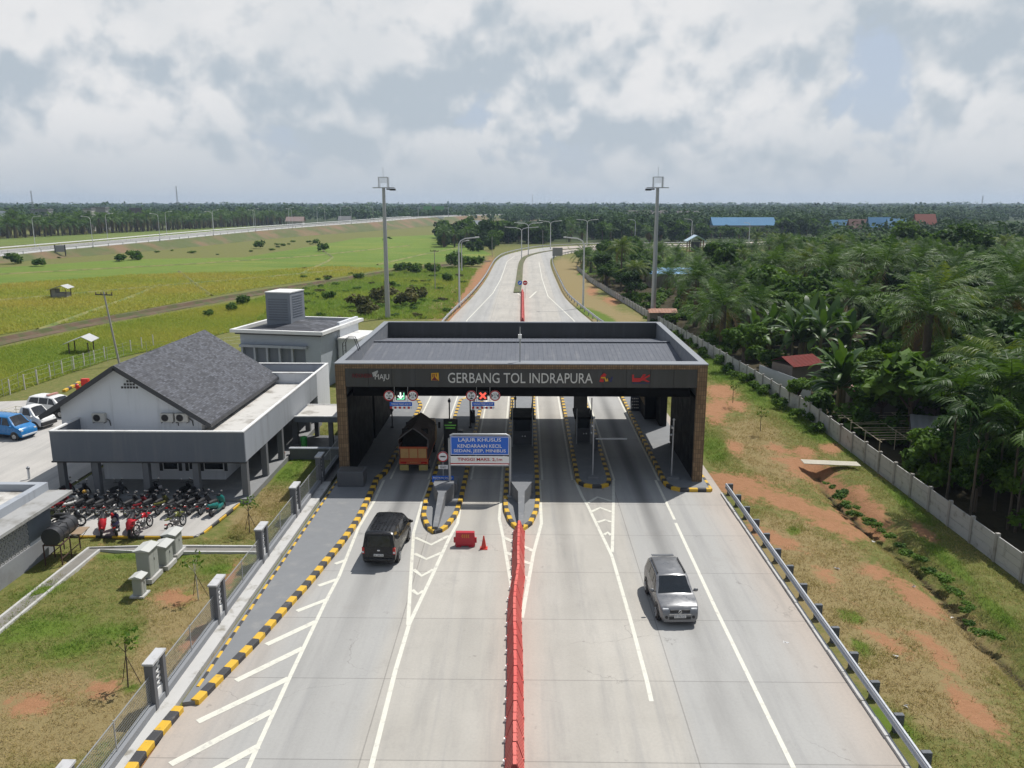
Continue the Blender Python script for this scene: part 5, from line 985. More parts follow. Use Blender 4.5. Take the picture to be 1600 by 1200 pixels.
    for sx in (1, -1):
        y = wind[0] - .22 if wind else 0
        MB().ball((sx * (W / 2 + .12), y, belt + .12), (.12, .06, .09)).bar((sx * (W / 2 - .1), y, belt + .06), (sx * (W / 2 + .08), y, belt + .08), .04).build('mirror', col, t, 60)
    yf, yr = ys[-1], ys[0]
    t['_'] = 1; del t['_']
    return t, body, patch, Sf
SILV = paint('paint_silver', (.20, .203, .21), .45, .34); BLACKP = paint('paint_black', (.012, .0125, .014)); WHP = paint('paint_white', (.72, .72, .71)); BLUP = paint('paint_blue', (.02, .17, .42))
# silver SUV driving towards the camera
P_suv = [(-2.15, .62, .86), (-2.13, .95, .92), (-2.06, 1.1, .955), (-1.92, 1.6, .965), (-1.78, 1.69, .975), (-1.2, 1.73, .99), (-.4, 1.73, 1), (.22, 1.68, 1), (.98, 1.1, 1), (1.1, 1.07, 1), (1.6, 1.02, .985), (1.9, .95, .96), (2.06, .84, .92), (2.13, .68, .87), (2.15, .5, .84)]
c = G(1063, 982); t, body, patch, Sf = car('silver four wheel drive car driving out of the gate towards the camera', 'car', (c[0] - .1, c[1] + 2.15, .003), R(180 + 2.5), P_suv, 1.84, 1.73, 1.02, SILV, 2.62, .36,
    sides=[[(.05, 4.25), (.72, 4.2), (.2, 4.9), (-.02, 4.95)], [(-.88, 4.25), (-.04, 4.25), (-.1, 4.95), (-.86, 4.95)], [(-1.78, 4.3), (-.98, 4.25), (-.95, 4.95), (-1.7, 4.9)]], wind=(.96, .26), rear=(-2.05, -1.93))
m = MB(); m.box(-.46, .46, 2.07, 2.13, .66, .84); m.build('grille', TRIM, body, bevel=.02); t.scale = (.95, .95, .95); m = MB(); m.box(-.5, .5, 2.06, 2.165, .615, .65); m.torus((0, 2.135, .75), .07, .018, (0, 1, 0), 14, 6); m.bar((-.05, 2.14, .71), (.05, 2.14, .79), .02); m.build('grille_bar', CHROME, body)
for s in (1, -1):
    m = MB(); m.box(s * .5, s * .80, 1.93, 2.07, .68, .88); m.build('headlight', LENS, body, bevel=.04); MB().disc((s * .62, 2.12, .5), .07, (0, 1, 0), .1, 12).build('fog_lamp', TRIM, body)
MB().box(-.5, .5, 2.1, 2.155, .38, .52).build('air_intake', TRIM, body); o = MB().box(-.27, .27, 2.155, 2.185, .47, .60).build('number_plate', PLATE, t); text('B 1596 KZ', 'plate_lettering', PLATEK, o, (0, 0, 0), .44, .07, depth=.004, world=False); o.children[0].location = (0, 2.19, .535); o.children[0].rotation_euler = (0, 0, R(180))
for s in (1, -1): MB().bar((s * .64, -1.5, 1.76), (s * .66, .1, 1.735), .05, .05).build('roof_rail', TRIM, body)
MB().bar((-.55, -1.98, 1.69), (.55, -1.98, 1.69), .2, .03).build('spoiler', SILV, body); MB().disc((0, -2.25, .95), .34, (0, 1, 0), .2, 24).build('spare_wheel', SILV, t, bevel=.04)
# black van
P_van = [(-2.22, .55, .93), (-2.21, .95, .955), (-2.15, 1.35, .965), (-2.06, 1.76, .97), (-1.95, 1.83, .975), (-1.2, 1.86, .99), (0, 1.87, 1), (.75, 1.82, 1), (1.5, 1.2, 1), (1.62, 1.14, .99), (2.0, .98, .96), (2.15, .8, .92), (2.22, .55, .88)]
c = G(596, 887); t, body, patch, Sf = car('black minivan heading into the gate, seen from behind', 'van', (c[0], c[1] + 2.22, .003), R(-3), P_van, 1.76, 1.87, 1.02, BLACKP, 2.72, .33, name='minivan',
    sides=[[(.35, 4.2), (1.25, 4.2), (.75, 4.9), (.4, 4.95)], [(-.8, 4.2), (.25, 4.2), (.28, 4.95), (-.78, 4.95)], [(-1.95, 4.3), (-.9, 4.2), (-.88, 4.95), (-1.85, 4.9)]], wind=(1.48, .8), rear=None, tumble=.14)
MB().add([(-.62, -2.205, 1.12), (.62, -2.205, 1.12), (.58, -2.10, 1.66), (-.58, -2.10, 1.66), (-.62, -2.10, 1.12), (.62, -2.10, 1.12)], [(0, 1, 2, 3), (0, 3, 4), (1, 5, 2), (4, 3, 2, 5)]).build('rear_window', GLASS, body); MB().bar((-.6, -2.12, 1.80), (.6, -2.12, 1.80), .22, .04).build('spoiler', BLACKP, body)
for s in (1, -1): m = MB(); m.box(s * .72, s * .86, -2.235, -2.1, .72, 1.08); m.build('tail_lamp', TAIL, body, bevel=.03); MB().box(s * .745, s * .845, -2.245, -2.2, .78, .88).build('reverse_lamp', LENS, body)
o = MB().box(-.25, .25, -2.25, -2.22, .62, .74).build('number_plate', PLATE, t); text('BK 1184 VN', 'plate_lettering', PLATEK, o, (0, -2.256, .68), .42, .07, depth=.004, world=False); MB().ball((0, -2.22, .92), (.08, .02, .05)).build('badge', CHROME, t)
MB().box(-.8, .8, -2.28, -2.15, .32, .52).build('bumper', BLACKP, body, bevel=.05)
m = MB(); [m.bar((x, -1.8, 1.885 + .005 * (1 - abs(x))), (x, .5, 1.885 + .005 * (1 - abs(x))), .05, .016) for x in (-.5, -.3, -.1, .1, .3, .5)]; m.build('roof_ribs', BLACKP, body)
# parked row on the yard
H15 = R(-15 - 90); dirv = Vector((math.cos(R(-15)), math.sin(R(-15)), 0))
P_mv = [(-1.95, .5, .92), (-1.94, .95, .95), (-1.86, 1.5, .96), (-1.76, 1.78, .97), (-1.6, 1.84, .98), (.7, 1.82, 1), (1.15, 1.3, 1), (1.42, 1.08, 1), (1.8, .92, .96), (1.93, .72, .93), (1.95, .45, .9)]
def parked(px, py, wb): b = Vector(G(px, py)); return b - dirv * (wb / 2) + Vector((dirv.y, -dirv.x, 0)) * -.72
l = parked(25, 688, 2.6); t, body, patch, Sf = car('blue minivan parked at the left end of the yard', 'van', l, H15, P_mv, 1.66, 1.84, 1.0, BLUP, 2.6, .3, name='minivan', sides=[[(.15, 4.2), (.95, 4.2), (.62, 4.9), (.2, 4.95)], [(-.8, 4.2), (.05, 4.2), (.08, 4.95), (-.78, 4.95)], [(-1.75, 4.3), (-.9, 4.2), (-.88, 4.95), (-1.65, 4.9)]], wind=(1.36, .74))
for s in (1, -1): MB().box(s * .5, s * .74, 1.78, 1.93, .66, .84).build('headlight', LENS, body, bevel=.04)
MB().box(-.72, .72, 1.9, 2.0, .3, .44).build('bumper', LENS, body, bevel=.04); MB().box(-.5, .5, 1.26, 1.285, 1.2, 1.26)
l = parked(56, 671, 2.5); t = None
t, body, patch, Sf = car('white pickup with an open railed bed parked between the blue van and the white car', 'pickup', l, H15, [(-.25, .7, .97), (-.24, 1.5, .97), (-.1, 1.76, .98), (.1, 1.82, .99), (.75, 1.8, 1), (1.2, 1.25, 1), (1.45, 1.05, 1), (1.8, .9, .96), (1.93, .7, .93), (1.95, .45, .9)], 1.64, 1.82, 1.0, WHP, 2.5, .3, name='pickup', sides=[[(.1, 4.2), (.98, 4.2), (.68, 4.9), (.12, 4.95)]], wind=(1.38, .8), trimlow=False)
MB().box(-.8, .8, -2.2, -.3, .55, .66).build('bed', WHP, t); m = MB()
for z in (.85, 1.1, 1.35):
    for s in (-.8, .8): m.bar((s, -2.2, z), (s, -.35, z), .05)
    m.bar((-.8, -2.2, z), (.8, -2.2, z), .05)
for s in (-.8, .8):
    for y in (-2.2, -1.6, -1.0, -.4): m.bar((s, y, .6), (s, y, 1.38), .05)
m.build('bed_rails', mat('rail_cream', (.6, .57, .48), .6, .1, 3), t); MB().box(-.78, .78, 1.86, 2.02, .3, .62).build('bumper', TRIM, body, bevel=.04)
for s in (1, -1): MB().box(s * .5, s * .74, 1.74, 1.9, .68, .84).build('headlight', LENS, body, bevel=.04)
P_mpv = [(-2.25, .6, .9), (-2.23, 1.0, .94), (-2.1, 1.45, .96), (-1.95, 1.68, .97), (-1.6, 1.74, .98), (.2, 1.74, 1), (.6, 1.68, 1), (1.35, 1.1, 1), (1.9, .98, .97), (2.12, .85, .93), (2.22, .6, .88), (2.25, .42, .86)]
l = parked(97, 653, 2.75); t, body, patch, Sf = car('white passenger car with a roof bar parked nearest the gable roof', 'car', l, H15, P_mpv, 1.78, 1.74, 1.0, WHP, 2.75, .34, sides=[[(.15, 4.2), (1.0, 4.2), (.55, 4.9), (.2, 4.95)], [(-.85, 4.2), (.05, 4.2), (.1, 4.95), (-.8, 4.95)], [(-1.95, 4.35), (-.95, 4.2), (-.9, 4.95), (-1.75, 4.9)]], wind=(1.32, .64), rear=(-2.2, -1.98))
MB().bar((-.55, -.1, 1.86), (.55, -.1, 1.86), .28, .1).build('light_bar', mat('bar_amber_red', (.45, .2, .16), .3, .1, 2), body)
for s in (1, -1): MB().box(s * .55, s * .82, 2.0, 2.16, .68, .84).build('headlight', LENS, body, bevel=.04)
# ---------------------------------------------------------------- truck under tarpaulin
tr = thing('truck', 'red and yellow tailed lorry under a dark ridged tarpaulin in the left lane', 'truck', (-7.5, 53.0, .003), R(0))
TRD = mat('truck_red', (.46, .085, .022), .6, .15, 2, dirt=(.18, .05, .035)); TYE = mat('truck_yellow', (.50, .29, .10), .5, .12, 2, dirt=(.35, .2, .08)); TARP = mat('tarpaulin_brown', (.095, .062, .045), .8, .25, 2.5, bmp=.5, bsc=6, dirt=(.065, .05, .045))
hw, L = .97, 4.4; MB().box(-.4, .4, .3, 6.2, .55, .72).build('chassis', STEELD, tr)
m = MB(); m.box(-hw, hw, .06, L, .95, 1.08);  m.box(-hw + .07, hw - .07, .06, .12, 1.08, 1.9); m.box(-hw - .02, hw + .02, 0, .06, .72, 1.08); m.build('cargo_bed', TRD, tr)
m = MB()
for k in range(3): m.box(-.88 + k * .6, -.34 + k * .6, .03, .058, 1.16, 1.82)
m.build('tailgate_panel', TYE, tr); TSB = mat('truck_side_brown', (.085, .04, .028), .75, .25, 2); MB().box(-hw, -hw + .07, .06, L, 1.08, 2.1).build('side_board', TSB, tr); MB().box(hw - .07, hw, .06, L, 1.08, 2.1).build('side_board', TSB, tr); MB().box(-hw, hw, L - .07, L, 1.08, 2.1).build('head_board', TSB, tr); m = MB(); m.box(-hw - .02, hw + .02, -.02, .05, 1.83, 1.95); m.build('tail_bar', TRD, tr)
m = MB(); za, zr = 2.62, 3.25
def roof(y): return [(-hw - .04, y, 1.9), (-hw - .05, y, za - .15 + .04 * math.sin(y * 3)), (-hw * .5, y, (za + zr) / 2 - .02 + .03 * math.sin(y * 5)), (0, y, zr - .05 * math.sin(y * 1.4) ** 2), (hw * .5, y, (za + zr) / 2 - .02 + .03 * math.sin(y * 4 + 1)), (hw + .05, y, za - .15 + .04 * math.sin(y * 3.4)), (hw + .04, y, 1.9)]
Ys = [i * .22 for i in range(21)]; rg = [roof(y) for y in Ys]; n = 7; m.add([p for r in rg for p in r], [(i * n + k, i * n + k + 1, (i + 1) * n + k + 1, (i + 1) * n + k) for i in range(20) for k in range(6)])
m.add(rg[-1], [tuple(range(7))]); m.build('tarpaulin', TARP, tr, 50); m = MB(); m.tube([(p[0] * .985, -.02, p[2]) for p in rg[0]], .045, 6); m.build('tarp_frame', mat('tarp_edge', (.11, .10, .095), .7, .1, 3), tr); MB().box(-hw + .08, hw - .08, 1.0, 1.06, 1.08, 2.95).build('shade_sheet', mat('interior_shade', (.012, .011, .01), .9, .2, 2), tr)  # near-black sheet stands in for the shade inside the tarpaulin
for s in (1, -1):
    for y in (1.25,): wheel(tr, s * .84, y, .38, .22); wheel(tr, s * .6, y, .38, .22)
    wheel(tr, s * .82, 5.2, .38, .22); MB().box(s * .5, s * .9, -.01, .03, .78, .9).build('tail_lamp', TAIL, tr); MB().box(s * .35, s * .95, -.03, 0, .3, .68).build('mud_flap', mat('mud_flap_yellow', (.38, .3, .1), .7, .1, 3), tr); MB().box(s * 1.1, s * 1.28, 5.5, 5.56, 1.75, 2.2).bar((s * .9, 5.5, 2.0), (s * 1.15, 5.5, 2.0), .03).build('mirror', STEELD, tr)
MB().prismv([(-.93, .7), (.93, .7), (.95, 1.6), (.82, 2.35), (-.82, 2.35), (-.95, 1.6)], 4.6, 6.2).build('cab', TYE, tr, bevel=.06)
text('BK 8214 LD', 'plate_lettering', TYE, tr, (0, -.02, .86), .5, .1, depth=.005, world=False)
# ---------------------------------------------------------------- motorcycles
MSEAT = mat('moto_seat', (.02, .02, .022), .55, .15, 4); ENG = mat('engine_grey', (.16, .16, .165), .4, .15, 5, metal=.6)
def moto(kind, col, col2, loc, rz, label, group='motorcycles parked beside the office porch'):
    t = thing('motorcycle', label, 'motorcycle', loc, rz, group); t.rotation_euler[1] = R(-8); t.scale = (1.02,) * 3
    r = {'moped': .28, 'scooter': .25, 'trail': .34}[kind]; wb = {'moped': .62, 'scooter': .63, 'trail': .68}[kind]; tw = .045 if kind != 'scooter' else .06
    for y in (-wb, wb):
        o = MB().torus((0, y, r), r - tw, tw, (1, 0, 0), 20, 8).build('wheel', RUB, t, 60); m = MB(); m.torus((0, y, r), r - tw * 2, .014, (1, 0, 0), 20, 5); m.tube([(-.06, y, r), (.06, y, r)], .05, 8)
        for k in range(6): a = k * math.pi / 3 + .3; m.bar((0, y, r), (0, y + math.cos(a) * (r - tw * 2), r + math.sin(a) * (r - tw * 2)), .022)
        m.build('rim', ALLOY, o)
    m = MB(); e = MB(); h = MB(); seat = MB()
    if kind == 'trail':
        m.tube([(0, .55, .80), (0, .72, .76), (0, .95, .68)], [.07, .075, .03], 8); m.tube([(0, .34, .86), (0, .12, .88), (0, -.02, .80)], [.1, .13, .09], 10); m.tube([(0, -.42, .86), (0, -.75, .90), (0, -.98, .94)], [.08, .07, .03], 8)
        for s in (1, -1): m.tube([(s * .11, .38, .72), (s * .15, .2, .8)], [.05, .1], 8)
        seat.tube([(0, .05, .92), (0, -.25, .89), (0, -.62, .93)], [.08, .1, .08], 8); e.ball((0, .02, .45), (.14, .24, .2)); e.tube([(0, -.1, .5), (0, -wb, r)], .04, 6); e.tube([(0, .42, .9), (0, .2, .45), (0, -.1, .4), (0, -.35, .8)], .03, 6); e.tube([(.12, .1, .5), (.15, -.2, .6), (.15, -.7, .78)], [.03, .04, .06], 8); hz = 1.08
    elif kind == 'scooter':
        m.tube([(0, .62, .42), (0, .52, .72), (0, .40, .92)], [.16, .22, .14], 10); m.tube([(0, .5, .36), (0, .1, .28), (0, -.2, .4)], [.16, .17, .2], 10); m.tube([(0, -.08, .5), (0, -.45, .6), (0, -.85, .72)], [.2, .21, .08], 10); m.tube([(0, .82, .52), (0, .62, .55), (0, .45, .45)], [.03, .1, .06], 8)
        seat.tube([(0, .1, .72), (0, -.3, .76), (0, -.72, .82)], [.11, .16, .09], 10); e.ball((.02, -.5, .3), (.15, .25, .12)); e.tube([(.16, -.3, .28), (.17, -.85, .36)], [.04, .07], 8); hz = 1.0
    else:
        m.tube([(0, .55, .4), (0, .46, .62), (0, .36, .84)], [.07, .17, .11], 10); m.tube([(0, .4, .5), (0, .12, .5), (0, -.2, .55)], [.1, .08, .1], 8); m.tube([(0, -.1, .58), (0, -.5, .66), (0, -.88, .76)], [.12, .13, .04], 10); m.tube([(0, .86, .48), (0, .64, .6), (0, .42, .5)], [.02, .075, .04], 8)
        seat.tube([(0, .12, .73), (0, -.25, .75), (0, -.68, .79)], [.09, .13, .08], 10); e.ball((0, .05, .36), (.13, .24, .13)); e.tube([(.1, .1, .3), (.14, -.3, .28), (.15, -.85, .38)], [.025, .03, .055], 8); e.tube([(0, -.1, .42), (0, -wb, r)], .04, 6); hz = .98
    for s in (1, -1): e.tube([(s * .07, wb, r), (s * .07, wb - .13, .62), (s * .05, wb - .24, hz - .12)], .028, 6)
    m.build('body', col, t, 50); seat.build('seat', MSEAT, t, 50); e.build('engine', ENG, t, 50)
    yb = wb - .26; h.tube([(-.34, yb - .12, hz), (-.18, yb, hz - .01), (.18, yb, hz - .01), (.34, yb - .12, hz)], .018, 6); h.ball((0, yb + .04, hz - .06), (.13, .1, .1))
    for s in (1, -1): h.tube([(s * .2, yb - .02, hz), (s * .27, yb - .06, hz + .2)], .009, 5)
    o = h.build('handlebar', TRIM, t, 50); m = MB()
    for s in (1, -1): m.ball((s * .29, yb - .06, hz + .22), (.075, .012, .05), 0, 10, 6)
    m.build('mirror', CHROME, o, 50); MB().ball((0, wb - .10 if kind == 'moped' else wb - .12, hz - .13 if kind != 'scooter' else .7), (.09, .06, .065)).build('headlight', LENS, t, 60)
    m = MB(); m.box(-.07, .07, -wb - .33, -wb - .27, r + .32, r + .38); m.build('tail_lamp', TAIL, t)
    o = MB().box(-.1, .1, -wb - .36, -wb - .35, r + .12, r + .22).build('number_plate', TRIM, t); return t
pnt = lambda n, c: paint('moto_' + n, c); mk_, mr, mw, mt, mo, mg = pnt('black', (.014, .014, .016)), pnt('red', (.5, .02, .03)), pnt('white', (.6, .6, .58)), pnt('teal', (.02, .16, .15)), pnt('olive', (.10, .10, .03)), pnt('graphite', (.05, .05, .055))
gm = lambda px, py: (*G(px, py, .1)[:2], .1)
SH = 'black underbone motorcycle packed among others in the row at the porch edge'
for i, (px, col, lab) in enumerate([(87, mg, None), (101, pnt('maroon', (.16, .015, .02)), 'red trimmed motorcycle second from the left end of the porch row'), (117, mw, 'silver white motorcycle near the left end of the porch row'), (133, mk_, None), (149, mk_, None), (164, mg, None), (180, mk_, None), (209, mk_, None), (223, pnt('maroon', (.16, .015, .02)), 'maroon red motorcycle in the middle of the porch row'), (239, mk_, None), (256, mo, 'olive tinted motorcycle right of the middle of the porch row'), (274, mg, None), (290, mk_, None), (306, mk_, None), (322, mg, None)]):
    moto('moped', col, None, gm(px, 801 + random.uniform(-3, 1)), R(-6 + random.uniform(-7, 7)), lab or SH)
moto('scooter', mt, None, gm(341, 801), R(-10), 'teal and white scooter at the right end of the porch row')
for px, py, col, lab in ((106, 778, pnt('maroon', (.16, .015, .02)), 'red motorcycle in the shade behind the left end of the porch row'), (132, 782, mk_, None), (186, 780, mg, None), (244, 780, mk_, None), (292, 780, mk_, None), (308, 780, mg, None)):
    moto('moped', col, None, gm(px, py), R(-6 + random.uniform(-9, 9)), lab or 'black motorcycle in the deep shade of the porch behind the sunlit row')
moto('scooter', mr, None, gm(159, 832), R(205), 'small red scooter facing the camera, first in the front row'); moto('scooter', pnt('navy', (.02, .02, .05)), None, gm(184, 831), R(24), 'black scooter seen from behind between two red scooters'); moto('scooter', mr, None, gm(204, 832), R(198), 'large red scooter facing the camera beside the black scooter')
moto('trail', mr, None, gm(226, 830), R(-4), 'red trail bike parked beside the large red scooter'); moto('trail', pnt('yellowgrey', (.16, .17, .05)), None, gm(278, 828), R(-6), 'black and yellow trail bike standing alone at the right of the front row'); moto('moped', mk_, None, gm(108, 824), R(-70), 'black motorcycle parked side on behind the water tank')
def helmet(px, py, z, name, c, label):
    p = G(px, py, z); t = thing('helmet', label, 'helmet', p); m = MB(); m.ball((0, 0, 0), (.13, .15, .13)); m.build('shell', paint('helmet_' + name, c), t, 60); MB().ball((0, .06, -.01), (.1, .1, .06)).build('visor', GLASS, t, 60)
helmet(176, 804, 1.0, 'red', (.55, .02, .02), 'red helmet hanging on the black scooter'); helmet(132, 768, 1.1, 'amber', (.5, .28, .04), 'amber helmet on a motorcycle near the porch'); helmet(251, 761, 1.15, 'grey', (.2, .19, .19), 'grey helmet on a motorcycle in the porch shade')
# ================================================================ vegetation
PALM1 = leafmat('oil_palm_leaf', (.016, .046, .009), (.085, .155, .028), .5, .3, spec=.18); PALM2 = leafmat('coconut_leaf', (.04, .08, .014), (.15, .20, .04), .5, .28, spec=.2); BANL = leafmat('banana_leaf', (.022, .06, .012), (.08, .15, .026), .45, .25, spec=.3)
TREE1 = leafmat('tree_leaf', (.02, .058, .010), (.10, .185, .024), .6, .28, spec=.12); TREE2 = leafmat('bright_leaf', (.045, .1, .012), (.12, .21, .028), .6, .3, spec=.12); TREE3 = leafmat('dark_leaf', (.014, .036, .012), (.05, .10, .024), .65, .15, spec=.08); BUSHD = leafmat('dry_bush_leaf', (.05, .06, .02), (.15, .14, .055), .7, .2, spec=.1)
BARK = mat('bark', (.11, .085, .06), .95, .3, 3, bmp=.6, bsc=8); BARKP = mat('palm_trunk', (.09, .072, .05), .95, .35, 2.5, bmp=.8, bsc=6); STEMB = mat('banana_stem', (.16, .14, .06), .8, .25, 2)
def frond(rg, az, el, ln, droop, nl, ll, wd, tw=0, hang=.3):
    ns = 9; s = np.linspace(0, 1, ns); e = el - droop * s ** 1.25; dx = np.cos(e) * ln / (ns - 1); dz = np.sin(e) * ln / (ns - 1)
    rr = np.concatenate([[0], np.cumsum(dx[:-1])]); zz = np.concatenate([[0], np.cumsum(dz[:-1])]); ca, sa = math.cos(az), math.sin(az)
    P = np.stack([rr * ca, rr * sa, zz], 1); V = []; Fq = []; T = []
    side = np.array([-sa, ca, 0.]); tv = rg.uniform(0, 1)
    for i in range(ns - 1):                                     # rachis
        w0, w1 = .05 * (1 - s[i] * .7), .05 * (1 - s[i + 1] * .7); o = len(V); V += [P[i] - side * w0, P[i] + side * w0, P[i + 1] + side * w1, P[i + 1] - side * w1]; Fq.append((o, o + 1, o + 2, o + 3)); T += [tv] * 4
    for k in range(nl):
        t = .12 + .88 * (k + .5) / nl; q = t * (ns - 1); i = min(int(q), ns - 2); u = q - i; p = P[i] * (1 - u) + P[i + 1] * u; d = P[i + 1] - P[i]; d /= np.linalg.norm(d)
        L_ = ll * (math.sin(math.pi * min(1, .12 + t * .86)) ** .6) * rg.uniform(.85, 1.1)
        for sg in (1, -1):
            up = np.array([0, 0, 1.]); dr = side * sg * .85 + d * (.35 + .5 * t) + up * (rg.uniform(-.15, .35) - hang); dr /= np.linalg.norm(dr); w = d * wd * .5 + up * wd * .2 * rg.uniform(-1, 1)
            mid = p + dr * L_ * .55 + up * .0; tip = p + dr * L_ - up * L_ * hang * .5; o = len(V)
            V += [p - w * .6, p + w * .6, mid + w, mid - w, tip + w * .25, tip - w * .25]; Fq += [(o, o + 1, o + 2, o + 3), (o + 3, o + 2, o + 4, o + 5)]; T += [(tv * .7 + rg.uniform(0, .3)) if not tw else 3.0] * 6
    return np.array(V), np.array(Fq), T
def crown_mesh(name, m, seed, nf, ln, ll, nl, wd, droop=(1.0, 1.6), el=(1.35, -.35), hang=.3, rise=0):
    rg = np.random.default_rng(seed); V = []; Fq = []; T = []; o = 0
    for i in range(nf):
        f = i / (nf - 1); az = i * 2.39996 + rg.uniform(-.25, .25); e = el[0] + (el[1] - el[0]) * f ** .85 + rg.uniform(-.12, .12); l = ln * (.62 + .38 * min(1, f * 2.2)) * rg.uniform(.88, 1.1)
        v, q, t = frond(rg, az, e - (.5 if (f > .86 and nf > 20) else 0), l, rg.uniform(*droop) * (.55 + .45 * min(1, f * 2)), nl, ll, wd, tw=(f > .9 and nf > 20), hang=hang); V.append(v); Fq.append(q + o); T += t; o += len(v)
    return npmesh(name, np.concatenate(V), np.concatenate(Fq), [m], tint=T)
def trunk_mesh(h, r0, r1, m, seed=0, lean=.0, name='trunk'):
    rg = random.Random(seed); mb = MB(); k = 7; pts = [(lean * (i / k) ** 1.5 + rg.uniform(-.03, .03), rg.uniform(-.03, .03), -.6 + (h + .6) * i / k) for i in range(k + 1)]; mb.tube(pts, [r0 + (r1 - r0) * (i / k) ** .6 for i in range(k + 1)], 9); return mb.mesh(name, m, 60)
def plantthing(name, label, cat, loc, group=None): return thing(name, label, cat, loc, random.uniform(0, 6.28), group)
def obj(name, me, parent, loc=(0, 0, 0)):
    o = bpy.data.objects.new(name, me); COL.objects.link(o); o.parent = parent; o.location = loc; return o
OIL = [crown_mesh('oil_palm_crown', PALM1, 20 + i, 32, 4.9, .85, 26, .07) for i in range(4)]
COCO = [crown_mesh('coconut_crown', PALM2, 40 + i, 26, 4.2, .8, 24, .085, droop=(1.1, 1.9), el=(1.4, -.5), hang=.5) for i in range(2)]
ARECA = [crown_mesh('areca_crown', PALM1, 60 + i, 14, 2.6, .75, 18, .1, droop=(.9, 1.5), el=(1.4, .0), hang=.35) for i in range(2)]
FARP = [crown_mesh('far_palm_crown', PALM1, 80 + i, 24, 4.4, 1.0, 9, .22) for i in range(4)]
def palm(kind, x, y, h, label, group=None, sc=1.0):
    t = plantthing({'oil': 'oil_palm', 'coco': 'coconut_palm', 'areca': 'areca_palm'}[kind], label, 'palm tree', (x, y, -.3), group)
    me = random.choice({'oil': OIL, 'coco': COCO, 'areca': ARECA}[kind]); r = {'oil': (.42, .34), 'coco': (.24, .14), 'areca': (.09, .06)}[kind]; ln = random.uniform(-.8, .8) if kind == 'coco' else 0
    o = obj('crown', me, t, (ln, 0, h)); sc = sc * (1.22 if y < 135 and kind != 'areca' else 1.0) * random.uniform(.92, 1.1); o.scale = (sc, sc, sc * random.uniform(.85, 1.15)); o.rotation_euler = (random.uniform(-.14, .14), random.uniform(-.14, .14), 0); obj('trunk', trunk_mesh(h, *r, BARKP, int(x * 7 + y), ln), t); return t
def leafcloud(name, m, seed, clumps, nleaf, size, up=.6, var=.5):
    """leaf sized quads gathered in clumps: clumps = [(x,y,z,r)]"""
    rg = np.random.default_rng(seed); tot = sum(c[3] ** 2 for c in clumps); V = []; T = []
    for c in clumps:
        n = max(6, int(nleaf * c[3] ** 2 / tot)); d = rg.normal(size=(n, 3)); d /= np.linalg.norm(d, axis=1)[:, None]; rad = c[3] * (rg.uniform(.25, 1, n) ** .45); p = np.array(c[:3]) + d * rad[:, None] * np.array([1, 1, .72])
        nr = d * .6 + rg.normal(size=(n, 3)) * .55 + np.array([0, 0, up]); nr /= np.linalg.norm(nr, axis=1)[:, None]; a = np.cross(nr, rg.normal(size=(n, 3))); a /= np.linalg.norm(a, axis=1)[:, None]; b = np.cross(nr, a)
        s = (size * rg.uniform(1 - var, 1 + var, n))[:, None]; a = a * s * .5; b = b * s * .95
        V.append(np.stack([p - b, p + a, p + b, p - a], 1).reshape(-1, 3)); T.append(np.repeat(np.clip(rg.uniform(0, .6) + rg.uniform(-.15, .4, n), 0, 1), 4))
    V = np.concatenate(V); return npmesh(name, V, np.arange(len(V)).reshape(-1, 4), [m], tint=np.concatenate(T))
def tree_meshes(seed, h, rad, m, nleaf=3200, leaf=.3, flat=.75, nlimb=9, trunkr=.2):
    rg = random.Random(seed); mb = MB(); th = h * .42; mb.tube([(0, 0, -.5), (.05, 0, th * .5), (rg.uniform(-.2, .2), rg.uniform(-.2, .2), th)], [trunkr * 1.2, trunkr, trunkr * .8], 8); cl = []
    for i in range(nlimb):
        a = i * 2.4 + rg.uniform(-.4, .4); rr = rad * rg.uniform(.35, .85); z = th + (h - th) * rg.uniform(.15, .85); e = (math.cos(a) * rr, math.sin(a) * rr, z)
        mb.tube([(0, 0, th * .85), (e[0] * .45, e[1] * .45, th + (z - th) * .6), e], [trunkr * .5, trunkr * .32, .03], 5); cl.append((*e, rad * rg.uniform(.3, .5)))
        for j in range(2): cl.append((e[0] + rg.uniform(-.5, .5) * rad * .7, e[1] + rg.uniform(-.5, .5) * rad * .7, e[2] + rg.uniform(-.3, .35) * rad * .6, rad * rg.uniform(.16, .3)))
    cl.append((0, 0, h - rad * .3, rad * .42)); return leafcloud('tree_crown', m, seed, cl, nleaf, leaf), mb.mesh('tree_trunk', BARK, 60)
TV = {'broad': [tree_meshes(101 + i, 7, 3.2, TREE1, 3600, .3) for i in range(3)], 'bright': [tree_meshes(111 + i, 5.5, 2.6, TREE2, 2400, .3) for i in range(2)], 'dark': [tree_meshes(121 + i, 6.5, 3.0, TREE3, 3800, .24, nlimb=12) for i in range(2)], 'tall': [tree_meshes(131 + i, 11, 3.4, TREE1, 4200, .33, nlimb=14) for i in range(2)], 'frangi': [tree_meshes(141, 6, 3.4, TREE2, 1500, .55, nlimb=8)]}
def tree(kind, x, y, h, label, group=None, name=None):
    c, tk = random.choice(TV[kind]); base = {'broad': 7, 'bright': 5.5, 'dark': 6.5, 'tall': 11, 'frangi': 6}[kind]; t = plantthing(name or 'broadleaf_tree', label, 'tree', (x, y, -.25), group); s = h / base; t.scale = (s * random.uniform(.9, 1.1), s * random.uniform(.9, 1.1), s); obj('crown', c, t); obj('trunk', tk, t); return t
